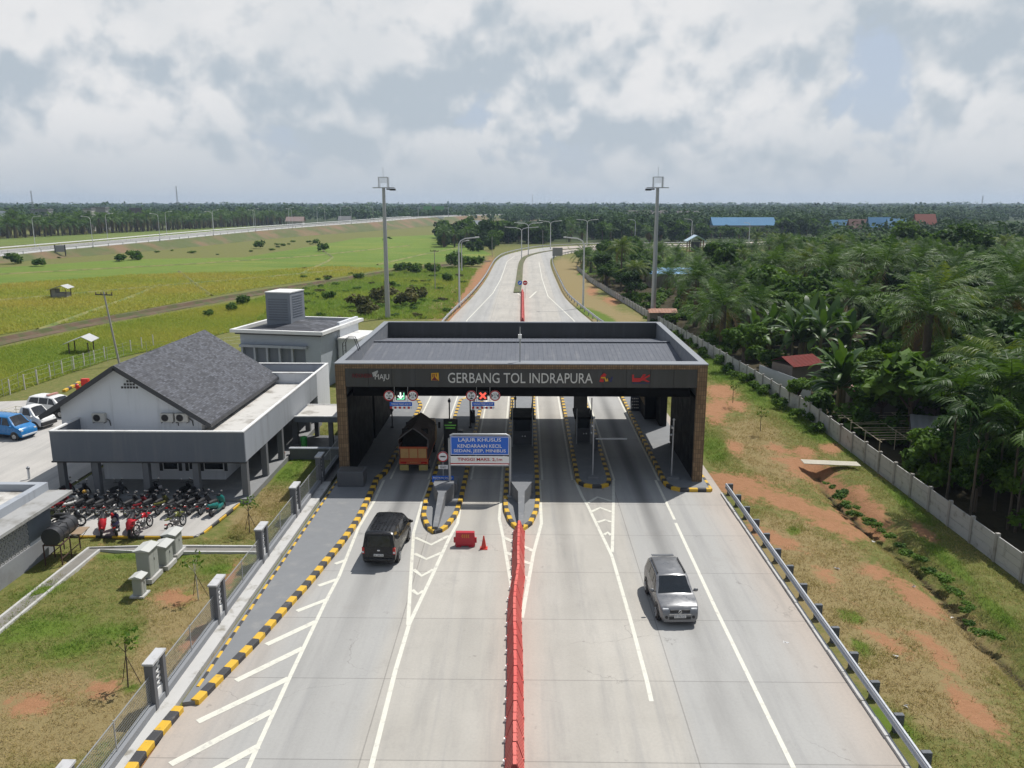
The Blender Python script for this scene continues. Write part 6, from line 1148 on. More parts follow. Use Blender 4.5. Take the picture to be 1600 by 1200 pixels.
def banana_mesh(seed, n=12, ln=3.3, wd=.66):
    rg = np.random.default_rng(seed); V = []; Fq = []; T = []
    for i in range(n):
        az = i * 2.39996 + rg.uniform(-.3, .3); f = i / (n - 1); e0 = 1.4 - .95 * f; dr = rg.uniform(.9, 1.7) * (.4 + f); l = ln * rg.uniform(.8, 1.1); ns = 9; r = z = 0; tv = rg.uniform(0, 1); ca, sa = math.cos(az), math.sin(az); o = len(V)
        for k in range(ns):
            s = k / (ns - 1); e = e0 - dr * s ** 1.3; w = wd * (0.04 if s < .14 else math.sin(math.pi * min(1, (s - .1) / .92 * .93 + .07)) ** .55) * .5 * (1 + rg.uniform(-.12, .12))
            if s == 1: w = .02
            for q in (-1, -.5, 0, .5, 1): V.append((r * ca - sa * w * q, r * sa + ca * w * q, z + .10 * abs(q) * w * 2 - (abs(q) ** 2) * w * .55 * f)); T.append(tv * .8 + .2 * rg.uniform())
            r += math.cos(e) * l / (ns - 1); z += math.sin(e) * l / (ns - 1)
        for k in range(ns - 1):
            for q in range(4): a = o + k * 5 + q; Fq.append((a, a + 1, a + 6, a + 5))
    return npmesh('banana_leaves', V, Fq, [BANL], tint=T)
BANM = [banana_mesh(200 + i) for i in range(3)]
def banana(x, y, h, label, group=None, n=1, sc=1.0):
    t = plantthing('banana_plant', label, 'banana plant', (x, y, -.3), group)
    for i in range(n):
        dx, dy = (0, 0) if i == 0 else (random.uniform(-1.1, 1.1), random.uniform(-1.1, 1.1)); hh = h * (1 if i == 0 else random.uniform(.6, .95)); o = obj('leaves', random.choice(BANM), t, (dx, dy, hh)); o.scale = (sc,) * 3; o.rotation_euler = (random.uniform(-.15, .15), random.uniform(-.15, .15), random.uniform(0, 6)); mb = MB(); mb.tube([(dx, dy, -.2), (dx, dy, hh + .1)], [.16, .09], 8); o2 = mb.build('stem', STEMB, t, 60)
    return t
BUSHV = {k: [leafcloud('bush_leaves', m, 300 + i + j * 10, [(random.uniform(-.6, .6), random.uniform(-.6, .6), .35 + random.uniform(0, .5), random.uniform(.35, .6)) for _ in range(7)], 420, .17) for i in range(3)] for j, (k, m) in enumerate({'green': leafmat('bush_leaf', (.032, .08, .012), (.11, .19, .028), .6, .28, spec=.12), 'bright': TREE2, 'dark': TREE1, 'dry': BUSHD}.items())}
def bush(kind, x, y, s, label, group=None, z=-.05, sz=1):
    o = bpy.data.objects.new('bush', random.choice(BUSHV[kind])); COL.objects.link(o); o.location = (x, y, z); o.scale = (s, s, s * sz); o.rotation_euler[2] = random.uniform(0, 6.28); return tag(o, label, 'bush', group)
def at(px, py, Y): c = PY(px, py, Y); return c[0], c[2]
random.seed(21)
# ---- the grove beside the wall, singled out plants first
def palm_px(kind, px, py, Y, label, sc=1.0, group=None): x, z = at(px, py, Y); return palm(kind, x, Y, z + .3, label, group, sc)
def wall_x(y): return np.interp(y, [0, 62, 70, 82, 105, 137, 194, 240], [24.8, 24.85, 24.9, 24.2, 22.6, 19.6, 15.4, 14.4])
PLACED = []
def keep(t): PLACED.append((t.location.x, t.location.y)); return t
keep(palm_px('oil', 1110, 492, 112, 'oil palm standing just behind the wall right of the gate corner')); keep(palm_px('coco', 972, 385, 172, 'tall coconut palm left of the right light mast', 1.05)); keep(palm_px('oil', 1045, 432, 170, 'oil palm right behind the right light mast'))
keep(palm_px('coco', 1258, 408, 128, 'tall dark palm with a narrow crown above the banana thicket')); keep(palm_px('oil', 1385, 415, 112, 'wide oil palm in the middle of the grove above the broad bushes', 1.15)); keep(palm_px('oil', 1480, 446, 100, 'oil palm left of the round dark tree', 1.05)); keep(palm_px('oil', 1585, 432, 92, 'large oil palm cut by the right edge of the photo', 1.2)); keep(palm_px('oil', 1330, 470, 104, 'low oil palm behind the banana thicket'))
keep(palm_px('coco', 1590, 575, 58, 'pale green coconut palm at the right edge above the areca palms', .95)); keep(palm_px('areca', 1500, 612, 49, 'leftmost slender areca palm by the wall at the right edge', 1.1)); keep(palm_px('areca', 1535, 655, 46, 'shorter areca palm between two taller ones by the wall', 1.15)); keep(palm_px('areca', 1580, 600, 48, 'tallest slender areca palm by the wall', 1.15)); keep(palm_px('areca', 1525, 600, 52, 'areca palm behind the others, its crown meeting the roof', 1.1)); [keep(palm('areca', x_, y_, h_, 'areca palm in the dark cluster behind the wall at the right edge', 'areca palms behind the wall', random.uniform(.9, 1.15))) for x_, y_, h_ in ((28.2, 44.6, 5.2), (30.2, 47, 6.6), (31.5, 49.5, 7.5), (29.4, 50.6, 6.2), (33, 52, 8), (31, 53.5, 7), (34.5, 55, 8.2), (32.4, 45.6, 5.5), (33.5, 48, 6.2), (35, 51, 7), (30.6, 43, 4.4), (36, 54, 6.4))]
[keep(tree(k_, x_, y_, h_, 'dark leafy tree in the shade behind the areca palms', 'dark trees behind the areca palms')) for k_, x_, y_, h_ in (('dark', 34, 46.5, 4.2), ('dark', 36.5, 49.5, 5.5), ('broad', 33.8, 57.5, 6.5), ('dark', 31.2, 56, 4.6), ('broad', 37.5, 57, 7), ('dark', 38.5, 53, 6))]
keep(palm_px('areca', 1596, 668, 45, 'areca palm at the very right edge beside the wall', 1.1))
def ban_px(px, py, Y, label, n, sc=1.0, group=None): x, z = at(px, py, Y); return keep(banana(x, Y, z + .3, label, group, n, sc))
ban_px(1312, 585, 69, 'large banana clump leaning over the wall by the red shed', 5, 1.05); 
for i, (px, py, Y) in enumerate(((1240, 520, 92), (1262, 505, 94), (1285, 515, 90), (1305, 508, 95), (1180, 520, 100), (1205, 512, 104), (1330, 525, 92))): ban_px(px, py, Y, 'banana plant in the dark thicket behind the small red roof', 2, 1.15, 'banana thicket behind the wall')
def tree_px(kind, px, ptop, Y, label, group=None): x, z = at(px, ptop, Y); return keep(tree(kind, x, Y, z + .25, label, group))
tree_px('frangi', 1432, 560, 63, 'broad bright green tree over the tin roofs'); tree_px('broad', 1385, 582, 66, 'bushy green tree between the banana clump and the broad bright tree'); tree_px('dark', 1556, 490, 76, 'round dense dark green tree near the right edge'); tree_px('bright', 1503, 535, 74, 'small yellow green tree left of the round dark tree'); tree_px('bright', 1450, 470, 84, 'light green feathery tree in the middle of the grove'); tree_px('broad', 1395, 530, 82, 'green bushy tree behind the pink tin roof'); tree_px('bright', 1165, 505, 92, 'pale leaved layered tree just behind the wall'); tree_px('tall', 1132, 378, 160, 'tall pointed tree right of the right light mast'); tree_px('tall', 1510, 348, 165, 'olive crowned tall tree at the skyline of the grove'); tree_px('broad', 1020, 460, 150, 'dense green tree under the right light mast'); tree_px('broad', 985, 455, 158, 'dark bushy tree below the coconut palm'); tree_px('dark', 945, 440, 185, 'dark round tree at the left end of the grove'); tree_px('tall', 1422, 345, 205, 'thin bare topped tree in front of the far blue roofs'); tree_px('bright', 1250, 592, 74, 'small light green tree by the corrugated sheets'); tree_px('bright', 1345, 545, 78, 'light bushy tree behind the banana clump')
tree_px('broad', 1470, 585, 66, 'dense green tree hanging over the grey tin roof'); tree_px('dark', 1590, 520, 70, 'dark tree at the right edge behind the pale coconut palm')
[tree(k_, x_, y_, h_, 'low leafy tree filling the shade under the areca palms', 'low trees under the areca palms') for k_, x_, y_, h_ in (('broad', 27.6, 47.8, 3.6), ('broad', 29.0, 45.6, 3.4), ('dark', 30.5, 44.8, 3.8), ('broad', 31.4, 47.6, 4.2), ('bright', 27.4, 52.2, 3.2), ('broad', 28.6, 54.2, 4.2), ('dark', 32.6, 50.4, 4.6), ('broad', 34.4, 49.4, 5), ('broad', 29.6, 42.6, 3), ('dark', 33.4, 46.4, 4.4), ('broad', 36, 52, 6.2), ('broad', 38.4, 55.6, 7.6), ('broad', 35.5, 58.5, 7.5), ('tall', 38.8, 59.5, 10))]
bush('bright', 28.6, 43.5, 1.2, 'pale cassava like bush just inside the wall near the right edge'); bush('green', 29.5, 41.0, 1.3, 'low pale green bush inside the wall at the right edge'); bush('bright', 26.8, 51.0, 1.3, 'bushy sapling growing against the inside of the wall')
grp = 'mixed palms and trees of the grove'; n_ = 0; tries = 0
while n_ < 300 and tries < 20000:
    tries += 1; y = 62 + 225 * random.random() ** 1.05; x0 = wall_x(y) + 2.2; x = x0 + random.random() ** 1.15 * (.80 * y - x0 + 12)
    uu = proj(np.array([[x, y, 5.0]]))[0][0]
    if (y < 100 and 1165 < uu < 1335) or (y < 74 and 1330 < uu < 1430): continue
    if x < x0 or any((x - a) ** 2 + (y - b) ** 2 < (2.7 + y * .011) ** 2 for a, b in PLACED): continue
    if 60 < y < 70 and x < 36: continue
    if y > 262 and x < 60: continue
    u, v = proj(np.array([[x, y, 5.0]])); 
    if u[0] > 1690 or u[0] < 880: continue
    zmax = HC - y * math.tan(R(1.9 + (.55 if u[0] < 1200 else .1))) if y < 240 else 9
    h = min(zmax, random.uniform(7.5, 12.5)) - 2.6
    if 1005 < u[0] < 1085 and 118 < y < 186: continue
    if 1030 < u[0] < 1110 and y > 150: h = min(h, 4.0)
    if y > 125 and u[0] < 1180: h = min(h, random.uniform(3.0, 6.0))
    h = max(h, 2.2); k = random.random(); PLACED.append((x, y)); n_ += 1
    if k < .68: palm('oil', x, y, h, 'oil palm among many alike in the depth of the grove', 'oil palms of the grove', random.uniform(.85, 1.1))
    elif k < .76: palm('coco', x, y, h + 1.0, 'coconut palm among the oil palms of the grove', 'coconut palms of the grove', random.uniform(.85, 1))
    elif k < .9: tree(random.choice(['broad', 'dark', 'broad']), x, y, h + 2.0, 'leafy tree among the palms of the grove', 'leafy trees of the grove')
    else: tree('bright', x, y, max(3.5, h), 'light green small tree among the palms of the grove', 'light green trees of the grove')
# broad trees and low palms filling the strip inside the wall beyond the gate
for i in range(46):
    y = random.uniform(128, 300); x = wall_x(min(y, 240)) + max(0, y - 240) * .25 + random.uniform(1.6, 15); u_ = proj(np.array([[x, y, 4.0]]))[0][0]
    if 1005 < u_ < 1085 and 118 < y < 186: continue
    if random.random() < .6: tree(random.choice(['broad', 'dark', 'broad']), x, y, random.uniform(4.5, 8), 'leafy tree among the palms of the grove', 'leafy trees of the grove')
    else: palm('oil', x, y, random.uniform(2.0, 4.0), 'oil palm among many alike in the depth of the grove', 'oil palms of the grove', random.uniform(.85, 1.05))
# undergrowth
for i in range(150):
    y = random.uniform(50, 170); x = wall_x(y) + random.uniform(1.2, 30 if y > 66 else 14); bush(random.choice(['green', 'dark', 'green', 'dark']), x, y, random.uniform(1.0, 2.3), 'leafy bush in the undergrowth of the grove', 'undergrowth bushes of the grove', -.4)
for i in range(26): y = 66 + i * 2.6 + random.uniform(-1, 1); bush(random.choice(['green', 'bright', 'green']), wall_x(y) - random.uniform(.2, 1.3), y, random.uniform(.5, 1.0), 'creeping bush growing against the outside of the precast wall', 'creepers along the precast wall', -.4)
for i, (px, py) in enumerate(((1430, 790), (1455, 815), (1475, 835), (1500, 862), (1520, 890), (1545, 925), (1570, 950), (1590, 985), (1400, 775), (1445, 800), (1560, 938), (1535, 905), (1322, 752), (1338, 758), (1352, 768), (1366, 772), (1380, 782), (1392, 790), (1408, 802), (1424, 818), (1440, 826), (1462, 850), (1488, 872), (1510, 900), (1528, 918), (1552, 945), (1578, 970), (1596, 992), (1345, 775), (1415, 812), (1470, 860), (1580, 985))): g = G(px, py, -.5); bush(random.choice(['bright', 'green', 'green']), ditch_x(g[1]) + random.uniform(-.4, .5), g[1], random.uniform(.28, .5), 'low weed clump growing in the drainage ditch', 'weeds in the drainage ditch', -.75, .7)
# ---- sheds in the grove
def shed(px, py, Y, w, d, z, colr, label, slope=.35, rz=0, wall=(.2, .17, .14)):
    x, zz = at(px, py, Y); zz = max(1.8, zz); t = thing('shed', label, 'shed', (x, Y, -.3), rz); m = MB(); MB().box(-w / 2 + .2, w / 2 - .2, -d / 2 + .2, d / 2 - .2, 0, zz).build('walls', mat('shed_wall_%d' % int(wall[0] * 100), wall, .9, .25, 1.2), t)
    n = int(w / .25); v = []
    for s in (-1, 1):
        o = len(m.v); P = []
        for i in range(n + 1): a = -w / 2 + w * i / n; k = .03 * (i % 2); P += [(a, 0, zz + d / 2 * slope + .1 + k), (a, s * (d / 2 + .2), zz + k)]
        m.add(P, [(2 * i, 2 * i + 1, 2 * i + 3, 2 * i + 2) if s < 0 else (2 * i, 2 * i + 2, 2 * i + 3, 2 * i + 1) for i in range(n)])
    m.build('tin_roof', colr, t); return t
TINR = mat('tin_red', (.15, .035, .03), .85, .2, 1, spec=.1, dirt=(.11, .05, .04)); TINP = mat('tin_pink', (.40, .085, .10), .5, .15, 1, dirt=(.25, .10, .09)); TING = mat('tin_grey', (.30, .31, .32), .4, .15, 1, metal=.3, dirt=(.2, .17, .14)); TINB = mat('tin_blue', (.10, .27, .47), .45, .12, .6, dirt=(.2, .32, .42)); RUST = mat('tin_rust', (.28, .13, .075), .7, .25, 1)
shed(1245, 562, 84, 4.2, 3.4, 3, TINR, 'small shed with a plain red tin roof beyond the banana clump', .4, R(25)); shed(1395, 600, 72, 7, 5, 3, TINP, 'long shed with a pinkish red tin roof under the trees', .3, R(-12)); shed(1345, 605, 71, 3, 2.5, 2.5, TINP, 'short pink roofed lean-to beside the banana stems', .3); shed(1478, 660, 60, 5, 4, 2.2, TING, 'shed with a grey tin roof behind the wall below the broad tree', .3, R(-20), (.09, .075, .07)); shed(1046, 424, 185, 10, 7, 3, TINB, 'shed with a pale blue tin roof behind the right light mast', .3); shed(1034, 489, 128, 4.5, 3, 2.2, RUST, 'low rusty roofed hut behind the wall at the gate corner', .25); shed(1480, 485, 88, 4, 3, 2.6, TINR, 'half hidden shed with a dull red roof deep in the grove', .3); shed(1186, 490, 112, 4, 3, 3, TING, 'half hidden pale grey roof among the palms', .2, R(20)); shed(1580, 622, 62, 6, 4, 2.6, TING, 'dark hut with a tin roof behind the areca palms', .3, 0, (.06, .05, .05))
cs_ = thing('corrugated_fence', 'short grey corrugated sheet fence meeting the wall by the red shed', 'fence', (26.5, 81, -.3)); a, b = PY(1180, 573, 84), PY(1205, 602, 76); m = MB(); m.bar((25.0 - 26.5, 5, .75), (27.3 - 26.5, -4.5, .75), .05, 1.6); m.build('sheet', mat('zinc_sheet', (.36, .39, .42), .5, .1, 1, metal=.3, stretch=(6, 6, 1)), cs_)
bt = thing('bamboo_trellis', 'pale bamboo trellis frame standing behind the precast wall', 'trellis', (28.3, 62, -.4)); m = MB(); random.seed(5)
for k in range(12): m.tube([(-2.6 + random.uniform(-.3, .3), -4 + k * .72, 1.5 + random.uniform(-.05, .08)), (2.9 + random.uniform(-.3, .4), -3.8 + k * .72 + random.uniform(-.3, .3), 1.5 + random.uniform(-.05, .1))], .03, 5)
for x in (-2.3, 0, 2.3):
    m.tube([(x, -4.3, 1.45), (x + random.uniform(-.2, .2), 4.3, 1.47)], .03, 5)
    for y in (-4, -1.4, 1.4, 4): m.tube([(x, y, 0), (x, y, 1.6)], .035, 5)
m.build('poles', mat('bamboo_pale', (.42, .36, .24), .7, .2, 3), bt)
th = thing('lookout_hut', 'stilted hut with a pale blue gable roof at the far end of the grove', 'hut', G(1085, 407)); gx, gy = th.location.x, th.location.y; m = MB()
for x in (-2.2, 2.2):
    for y in (-2, 2): m.box(x - .15, x + .15, y - .15, y + .15, 0, 6.6)
m.box(-2.4, 2.4, -2.2, 2.2, 2.9, 3.1); m.build('frame', mat('hut_wood', (.22, .11, .07), .8, .15, 2), th); MB().box(-1, 1.2, -1.6, 1.8, 3.1, 6).build('room', mat('hut_dark', (.05, .045, .06), .8, .2, 1), th); MB().prismv([(-3.2, 6.1), (0, 7.9), (3.2, 6.1), (3.2, 6.3), (0, 8.15), (-3.2, 6.3)], -2.8, 2.8).build('roof', mat('hut_roof', (.42, .54, .62), .5, .1, 1), th)
# ================================================================ fields
def field_mat(name, a, b, c_, sc=.06, soil=None):
    m, nt, N, L, bs = nodes(name); n1 = nz(nt, sc, 7, .62, (1, .35, 1)); n2 = nz(nt, .8, 6, .7); n3 = nz(nt, 5, 4, .75)
    c = mixc(nt, rmp(nt, n1, .35, .65), a, b); c = mixc(nt, rmp(nt, nz(nt, .16, 7, .68, (.35, 1.6, 1)), .42, .66, 0, .7), c, c_); c = mixc(nt, rmp(nt, nz(nt, sc * 2.2, 6, .6, (.4, 1.2, 1)), .5, .68), c, c_); c = mixc(nt, rmp(nt, n2, .3, .75, 0, .5), c, mixc(nt, 1, c, (.62, .7, .6), 'MULTIPLY')); c = mixc(nt, rmp(nt, n3, .35, .75, 0, .55), c, mixc(nt, 1, c, (.5, .55, .45), 'MULTIPLY'))
    L.new(c, bs.inputs['Base Color']); bs.inputs['Roughness'].default_value = .9; bs.inputs['Specular IOR Level'].default_value = .2; bump(nt, bs, mth(nt, 'ADD', n2, mth(nt, 'MULTIPLY', n3, .6)), 1, .35); return m
FA = field_mat('rice_near', (.16, .225, .03), (.21, .25, .035), (.12, .195, .026)); FB = field_mat('rice_ripe', (.225, .245, .036), (.27, .255, .045), (.145, .205, .03), .03); FG = field_mat('rice_green', (.11, .20, .025), (.165, .245, .036), (.22, .255, .045), .02); FY_ = field_mat('rice_far', (.17, .22, .05), (.2, .23, .06), (.13, .18, .04), .02)
def field(px, z, m, name='rice_field'): return struct(MB().add([(*G(x, y)[:2], z) for x, y in px], [tuple(range(len(px)))]), name, m)
pa = [(-80, 662), (0, 620), (170, 562), (300, 533), (384, 512), (398, 500), (470, 447), (395, 468), (180, 505), (0, 545), (-100, 566)]
def flip(p): a = sum(p[i][0] * p[(i + 1) % len(p)][1] - p[(i + 1) % len(p)][0] * p[i][1] for i in range(len(p))); return p if a < 0 else p[::-1]
field(flip(pa), -.01, FA); field(flip([(-150, 556), (0, 523), (180, 491), (400, 450), (560, 428), (600, 420), (520, 416), (400, 424), (200, 430), (0, 445), (-150, 458)]), -.015, FB)
field(flip([(-150, 458), (0, 445), (200, 430), (400, 424), (520, 416), (600, 420), (700, 408), (770, 398), (700, 366), (560, 372), (480, 386), (380, 402), (200, 405), (0, 418), (-150, 428)]), -.015, FG)
field(flip([(-150, 396), (0, 384), (200, 374), (420, 358), (400, 352), (200, 362), (0, 373), (-150, 384)]), -.01, FY_); field(flip([(1100, 420), (1000, 425), (900, 430), (930, 405), (1030, 395), (1240, 392), (1300, 398)]), -.02, FG)
dk = catmull([G(-80, 556), G(0, 534), G(180, 498), G(400, 459), G(520, 440), G(620, 424), G(700, 415), G(760, 408)], 6); m = MB(); rr = random.Random(4)
sec_ = [(-1.9, -.02), (-1.0, .45), (-.3, .5), (.2, -.1), (.8, -.1), (1.3, .25), (2.2, -.02)]; rows = [[(q.x, q.y, s[1] + rr.uniform(-.06, .06)) for q in offset(resample(dk, 3), s[0] * .95)] for s in sec_]
for r0, r1 in zip(rows, rows[1:]): v = [x for ab in zip(r0, r1) for x in ab]; m.add(v, [(2 * i, 2 * i + 1, 2 * i + 3, 2 * i + 2) for i in range(len(r0) - 1)])
struct(m, 'field_dike', mat('dike_earth', (.12, .08, .05), .95, .35, .6, bmp=.8, bsc=4, dirt=(.07, .085, .026), dsc=.35, dlo=.42, dhi=.6))
bd = MB()
for q in ([(-40, 474), (0, 470), (200, 452), (420, 433), (560, 420)], [(470, 428), (512, 408), (520, 402), (508, 394), (500, 386)], [(-40, 432), (0, 429), (300, 413), (480, 401), (640, 384)], [(590, 414), (660, 398), (740, 383)], [(60, 516), (190, 470), (250, 446)], [(330, 462), (300, 440), (280, 424)]):
    c_ = resample([(*G(*p)[:2], 0) for p in q], 4); a_, b_ = offset(c_, -.55), offset(c_, .55); c2 = [p + Vector((0, 0, .32)) for p in c_]
    for L_, R_ in ((a_, c2), (c2, b_)): bd.add([x for ab in zip(L_, R_) for x in ab], [(2 * i, 2 * i + 1, 2 * i + 3, 2 * i + 2) for i in range(len(L_) - 1)])
struct(bd, 'field_bund', mat('bund_grass', (.20, .19, .06), .95, .3, .4, bmp=.5, bsc=3, dirt=(.10, .14, .03), dsc=.3, dlo=.42, dhi=.6))
def hut(px, py, w, d, h, label, walls, rz):
    b = G(px, py); t = thing('field_hut', label, 'hut', b, rz)
    for x in (-w / 2 + .1, w / 2 - .1):
        for y in (-d / 2 + .1, d / 2 - .1): MB().box(x - .06, x + .06, y - .06, y + .06, 0, h).build('post', mat('hut_post', (.13, .10, .07), .9, .2, 2), t)
    if walls: MB().box(-w / 2 + .15, w / 2 - .15, -d / 2 + .15, d / 2 - .15, .1, h * .6).box(-w / 2 + .15, -w / 2 + .9, -d / 2 + .15, d / 2 - .15, h * .6, h).build('walls', mat('hut_wall', (.26, .25, .23), .9, .25, 1.5), t)
    m = MB(); m.prismv([(-w / 2 - .4, h - .1), (w / 4, h + .75), (w / 2 + .5, h + .15), (w / 2 + .5, h + .21), (w / 4, h + .82), (-w / 2 - .4, h - .03)], -d / 2 - .4, d / 2 + .4); m.build('roof', mat('hut_zinc', (.46, .46, .46), .45, .1, 1, metal=.2), t)
hut(96, 465, 3.0, 2.6, 1.7, 'field hut with a pale roof and low walls in the ripe rice', True, R(8)); hut(128, 550, 2.4, 2.2, 1.3, 'open field shelter with a tilted zinc roof at the rice edge', False, R(10))
# bushes in and beside the fields: (px, base py, size, kind, label)
for px, py, s, k, lab in ((502, 393, 2.9, 'dark', 'round dark bush alone in the green rice'), (494, 381, 2.2, 'green', 'smaller bush behind the round dark bush'), (406, 388, 2.8, 'dark', 'dark bush at the left side of the green rice'), (628, 424, 2.6, 'dark', 'dark bush right of the left light mast'), (645, 426, 2.4, 'green', 'green bush by the track right of the left mast'), (612, 447, 1.4, 'dark', 'small dark bush behind the left mast'), (380, 476, 1.6, 'green', 'bush on the dike above the near rice'), (362, 486, 1.3, 'green', 'bush at the foot of the dike'), (326, 494, 1.0, 'green', 'small bush beside the near dike'), (515, 467, 1.4, 'green', 'leafy bush in the weeds behind the plant room'), (712, 418, 4.0, 'green', 'big bush by the left bank lamp'), (735, 416, 3.4, 'dark', 'dark bush right of the left bank lamp'), (185, 408, 2.6, 'dark', 'bush under the highway bank, left of a second one'), (212, 406, 2.8, 'dark', 'bush under the highway bank, right of a second one'), (20, 412, 3.0, 'green', 'bush at the left edge under the highway bank'), (60, 416, 2.4, 'green', 'low bush near the left edge under the highway'), (560, 480, 2.2, 'dry', 'greyish scrub behind the plant room'), (600, 470, 2.6, 'dry', 'greyish scrub at the foot of the left mast'), (632, 478, 2.4, 'dry', 'dry scrub right of the left mast foot'), (650, 466, 2.2, 'dry', 'dry scrub nearer the road, right of the left mast'), (575, 492, 1.8, 'dry', 'pale scrub closest to the gate roof'), (675, 425, 2.2, 'green', 'bush between the left mast and the bank lamp'), (560, 436, 1.6, 'green', 'bush on the track left of the left mast'), (700, 440, 1.8, 'green', 'bush left of the bank lamp')):
    b = G(px, py); bush(k, b[0], b[1], s, lab)
for i in range(90):
    px = random.uniform(460, 740); py = random.uniform(418, 498); 
    if py > 505 - abs(px - 600) * .03 or px > 740 - (py - 415) * .55: continue
    b = G(px, py); bush(random.choice(['bright', 'green', 'bright', 'dry']), b[0], b[1], random.uniform(.5, 1.2), 'low weedy bush in the rough ground beside the road', 'weedy bushes beside the road', -.1, .6)
for i in range(26):
    px = random.uniform(0, 640); b = G(px, np.interp(px, [0, 200, 400, 640], [410, 402, 388, 368]) + random.uniform(-6, 6)); bush(random.choice(['bright', 'green', 'dark']), b[0], b[1], random.uniform(.8, 1.7), 'scattered bush at the foot of the highway bank', 'bushes below the highway bank', -.1, .6)
def sapling(px, py, h, label, bark, lean=.0, prop=True):
    b = G(px, py); t = thing('sapling', label, 'sapling', b); mb = MB(); mb.tube([(0, 0, -.1), (lean * .4, .05, h * .5), (lean, 0, h)], [.03, .025, .012], 6); cl = []
    for k in range(5): a = k * 1.9; e = (lean + math.cos(a) * .35, math.sin(a) * .35, h + .1 * k - .1); mb.tube([(lean * .8, 0, h * .75), e], [.014, .006], 4); cl.append((*e, .26))
    mb.build('stem', bark, t); obj('leaves', leafcloud('sapling_leaves', TREE2, int(px), cl, 64, .10), t)
    if prop: MB().tube([(.4, .2, 0), (lean * .6, 0, h * .7)], .016, 5).tube([(-.35, .3, 0), (lean * .6, 0, h * .66)], .016, 5).build('prop', BARK, t)
sapling(390, 832, 1.7, 'propped sapling on the lawn right of the motorcycles', BARK); sapling(310, 935, 1.8, 'white barked crooked sapling by the cabinets', mat('bark_white', (.5, .48, .42), .8, .15, 4), -.1); sapling(200, 1072, 1.9, 'thin sapling with tufted leaves on the lower lawn', BARK, .05); sapling(1145, 628, 1.5, 'thin sapling on the red soil right of the gate', BARK, 0, False); sapling(1188, 672, 1.4, 'thin sapling on the grass bank left of the wall', BARK, 0, False)
# ================================================================ elevated highway on the left
ASPH = concrete_mat('highway_surface', (.40, .40, .395), (.46, .455, .44), False)
hp = [(*G(-260, 424, .6)[:2], .6), (*G(0, 395, 2)[:2], 2.0), (*G(200, 377, 3)[:2], 3.0), (*G(400, 358.5, 4)[:2], 4.0), (*G(560, 347, 5.2)[:2], 5.2), (*G(660, 339.5, 6)[:2], 6.0)]
d_ = Vector(hp[-1]) - Vector(hp[-2]); hp += [tuple(Vector(hp[-1]) + Vector((d_.x * 1.0 + 40, d_.y * .9, .3))), tuple(Vector(hp[-1]) + Vector((d_.x * 2 + 170, d_.y * 1.7, -1.5))), tuple(Vector(hp[-1]) + Vector((d_.x * 3 + 420, d_.y * 2.4, -3)))]
HWY = catmull(hp, 12)
def at_off(o, dz=0): return [q + Vector((0, 0, dz)) for q in offset(HWY, o)]
m = MB(); ribbon(m, at_off(-11), at_off(11)); struct(m, 'highway', ASPH)
m = MB()
for s in (-1, 1):
    a = at_off(s * 11); b = [q + Vector((0, 0, -.35)) for q in at_off(s * 12.5)]; c = offset(HWY, s * 12.5); c = [Vector((q.x, q.y, -.3)) for q in [p + (p - h).normalized() * 0 for p, h in zip([offset(HWY, s * (12.5 + 2.1 * h.z))[i] for i, h in enumerate(HWY)], HWY)]]
    for L_, R_ in ((a, b), (b, c)):
        v = [x for ab in zip(L_, R_) for x in ab]; m.add(v, [((2 * i, 2 * i + 1, 2 * i + 3, 2 * i + 2) if s > 0 else (2 * i, 2 * i + 2, 2 * i + 3, 2 * i + 1)) for i in range(len(L_) - 1)])
struct(m, 'highway_bank', mat('bank_earth', (.20, .125, .07), .95, .3, .12, bmp=.5, bsc=2, dirt=(.085, .105, .03), dsc=.06, dlo=.34, dhi=.58))
mb = MB(); ribbon(mb, at_off(-10.2, .02), at_off(-9.9, .02)); ribbon(mb, at_off(9.9, .02), at_off(10.2, .02)); struct(mb, 'highway_lines', PAINT)
m = MB(); a, b = at_off(-.3), at_off(.3)
for i in range(len(a) - 1): v = [a[i], b[i], b[i + 1], a[i + 1]]; m.add(v + [p + Vector((0, 0, .85)) for p in v], [(4, 5, 6, 7), (0, 4, 7, 3), (1, 2, 6, 5)])
t = thing('median_barrier', 'pale concrete divider along the middle of the raised highway', 'road barrier', tuple(HWY[0])); m.build('wall', CONC_L, t, world=True)
guardrail('guard_rail', 'pale guard rail on the camera side of the raised highway', [q for q in at_off(11.2) if q.y < 760], 8, side=1, m_b=WHITE); guardrail('guard_rail', 'guard rail on the far side of the raised highway', [q for q in at_off(-11.2) if q.y < 760], 10, side=-1, m_b=WHITE)
def hw_at(px):
    return min(HWY, key=lambda q: abs(proj(np.array([[q.x, q.y, q.z]]))[0][0] - px))
HF = resample(HWY, 4)
for i, px in enumerate((101, 208, 299, 368, 428, 481, 524, 558)):
    q = min(HF, key=lambda q: abs(proj(np.array([[q.x, q.y, q.z]]))[0][0] - px))
    for s in (-1, 1): lamp(tuple(offset(HWY, 0)[0] * 0 + q + Vector((s * 12.0 * .985, -s * 12.0 * .17, 0))), 11, (-s,), 'tall street lamp beside the raised highway', group='street lamps along the raised highway', reach=3, rz=-.17, th=.62)
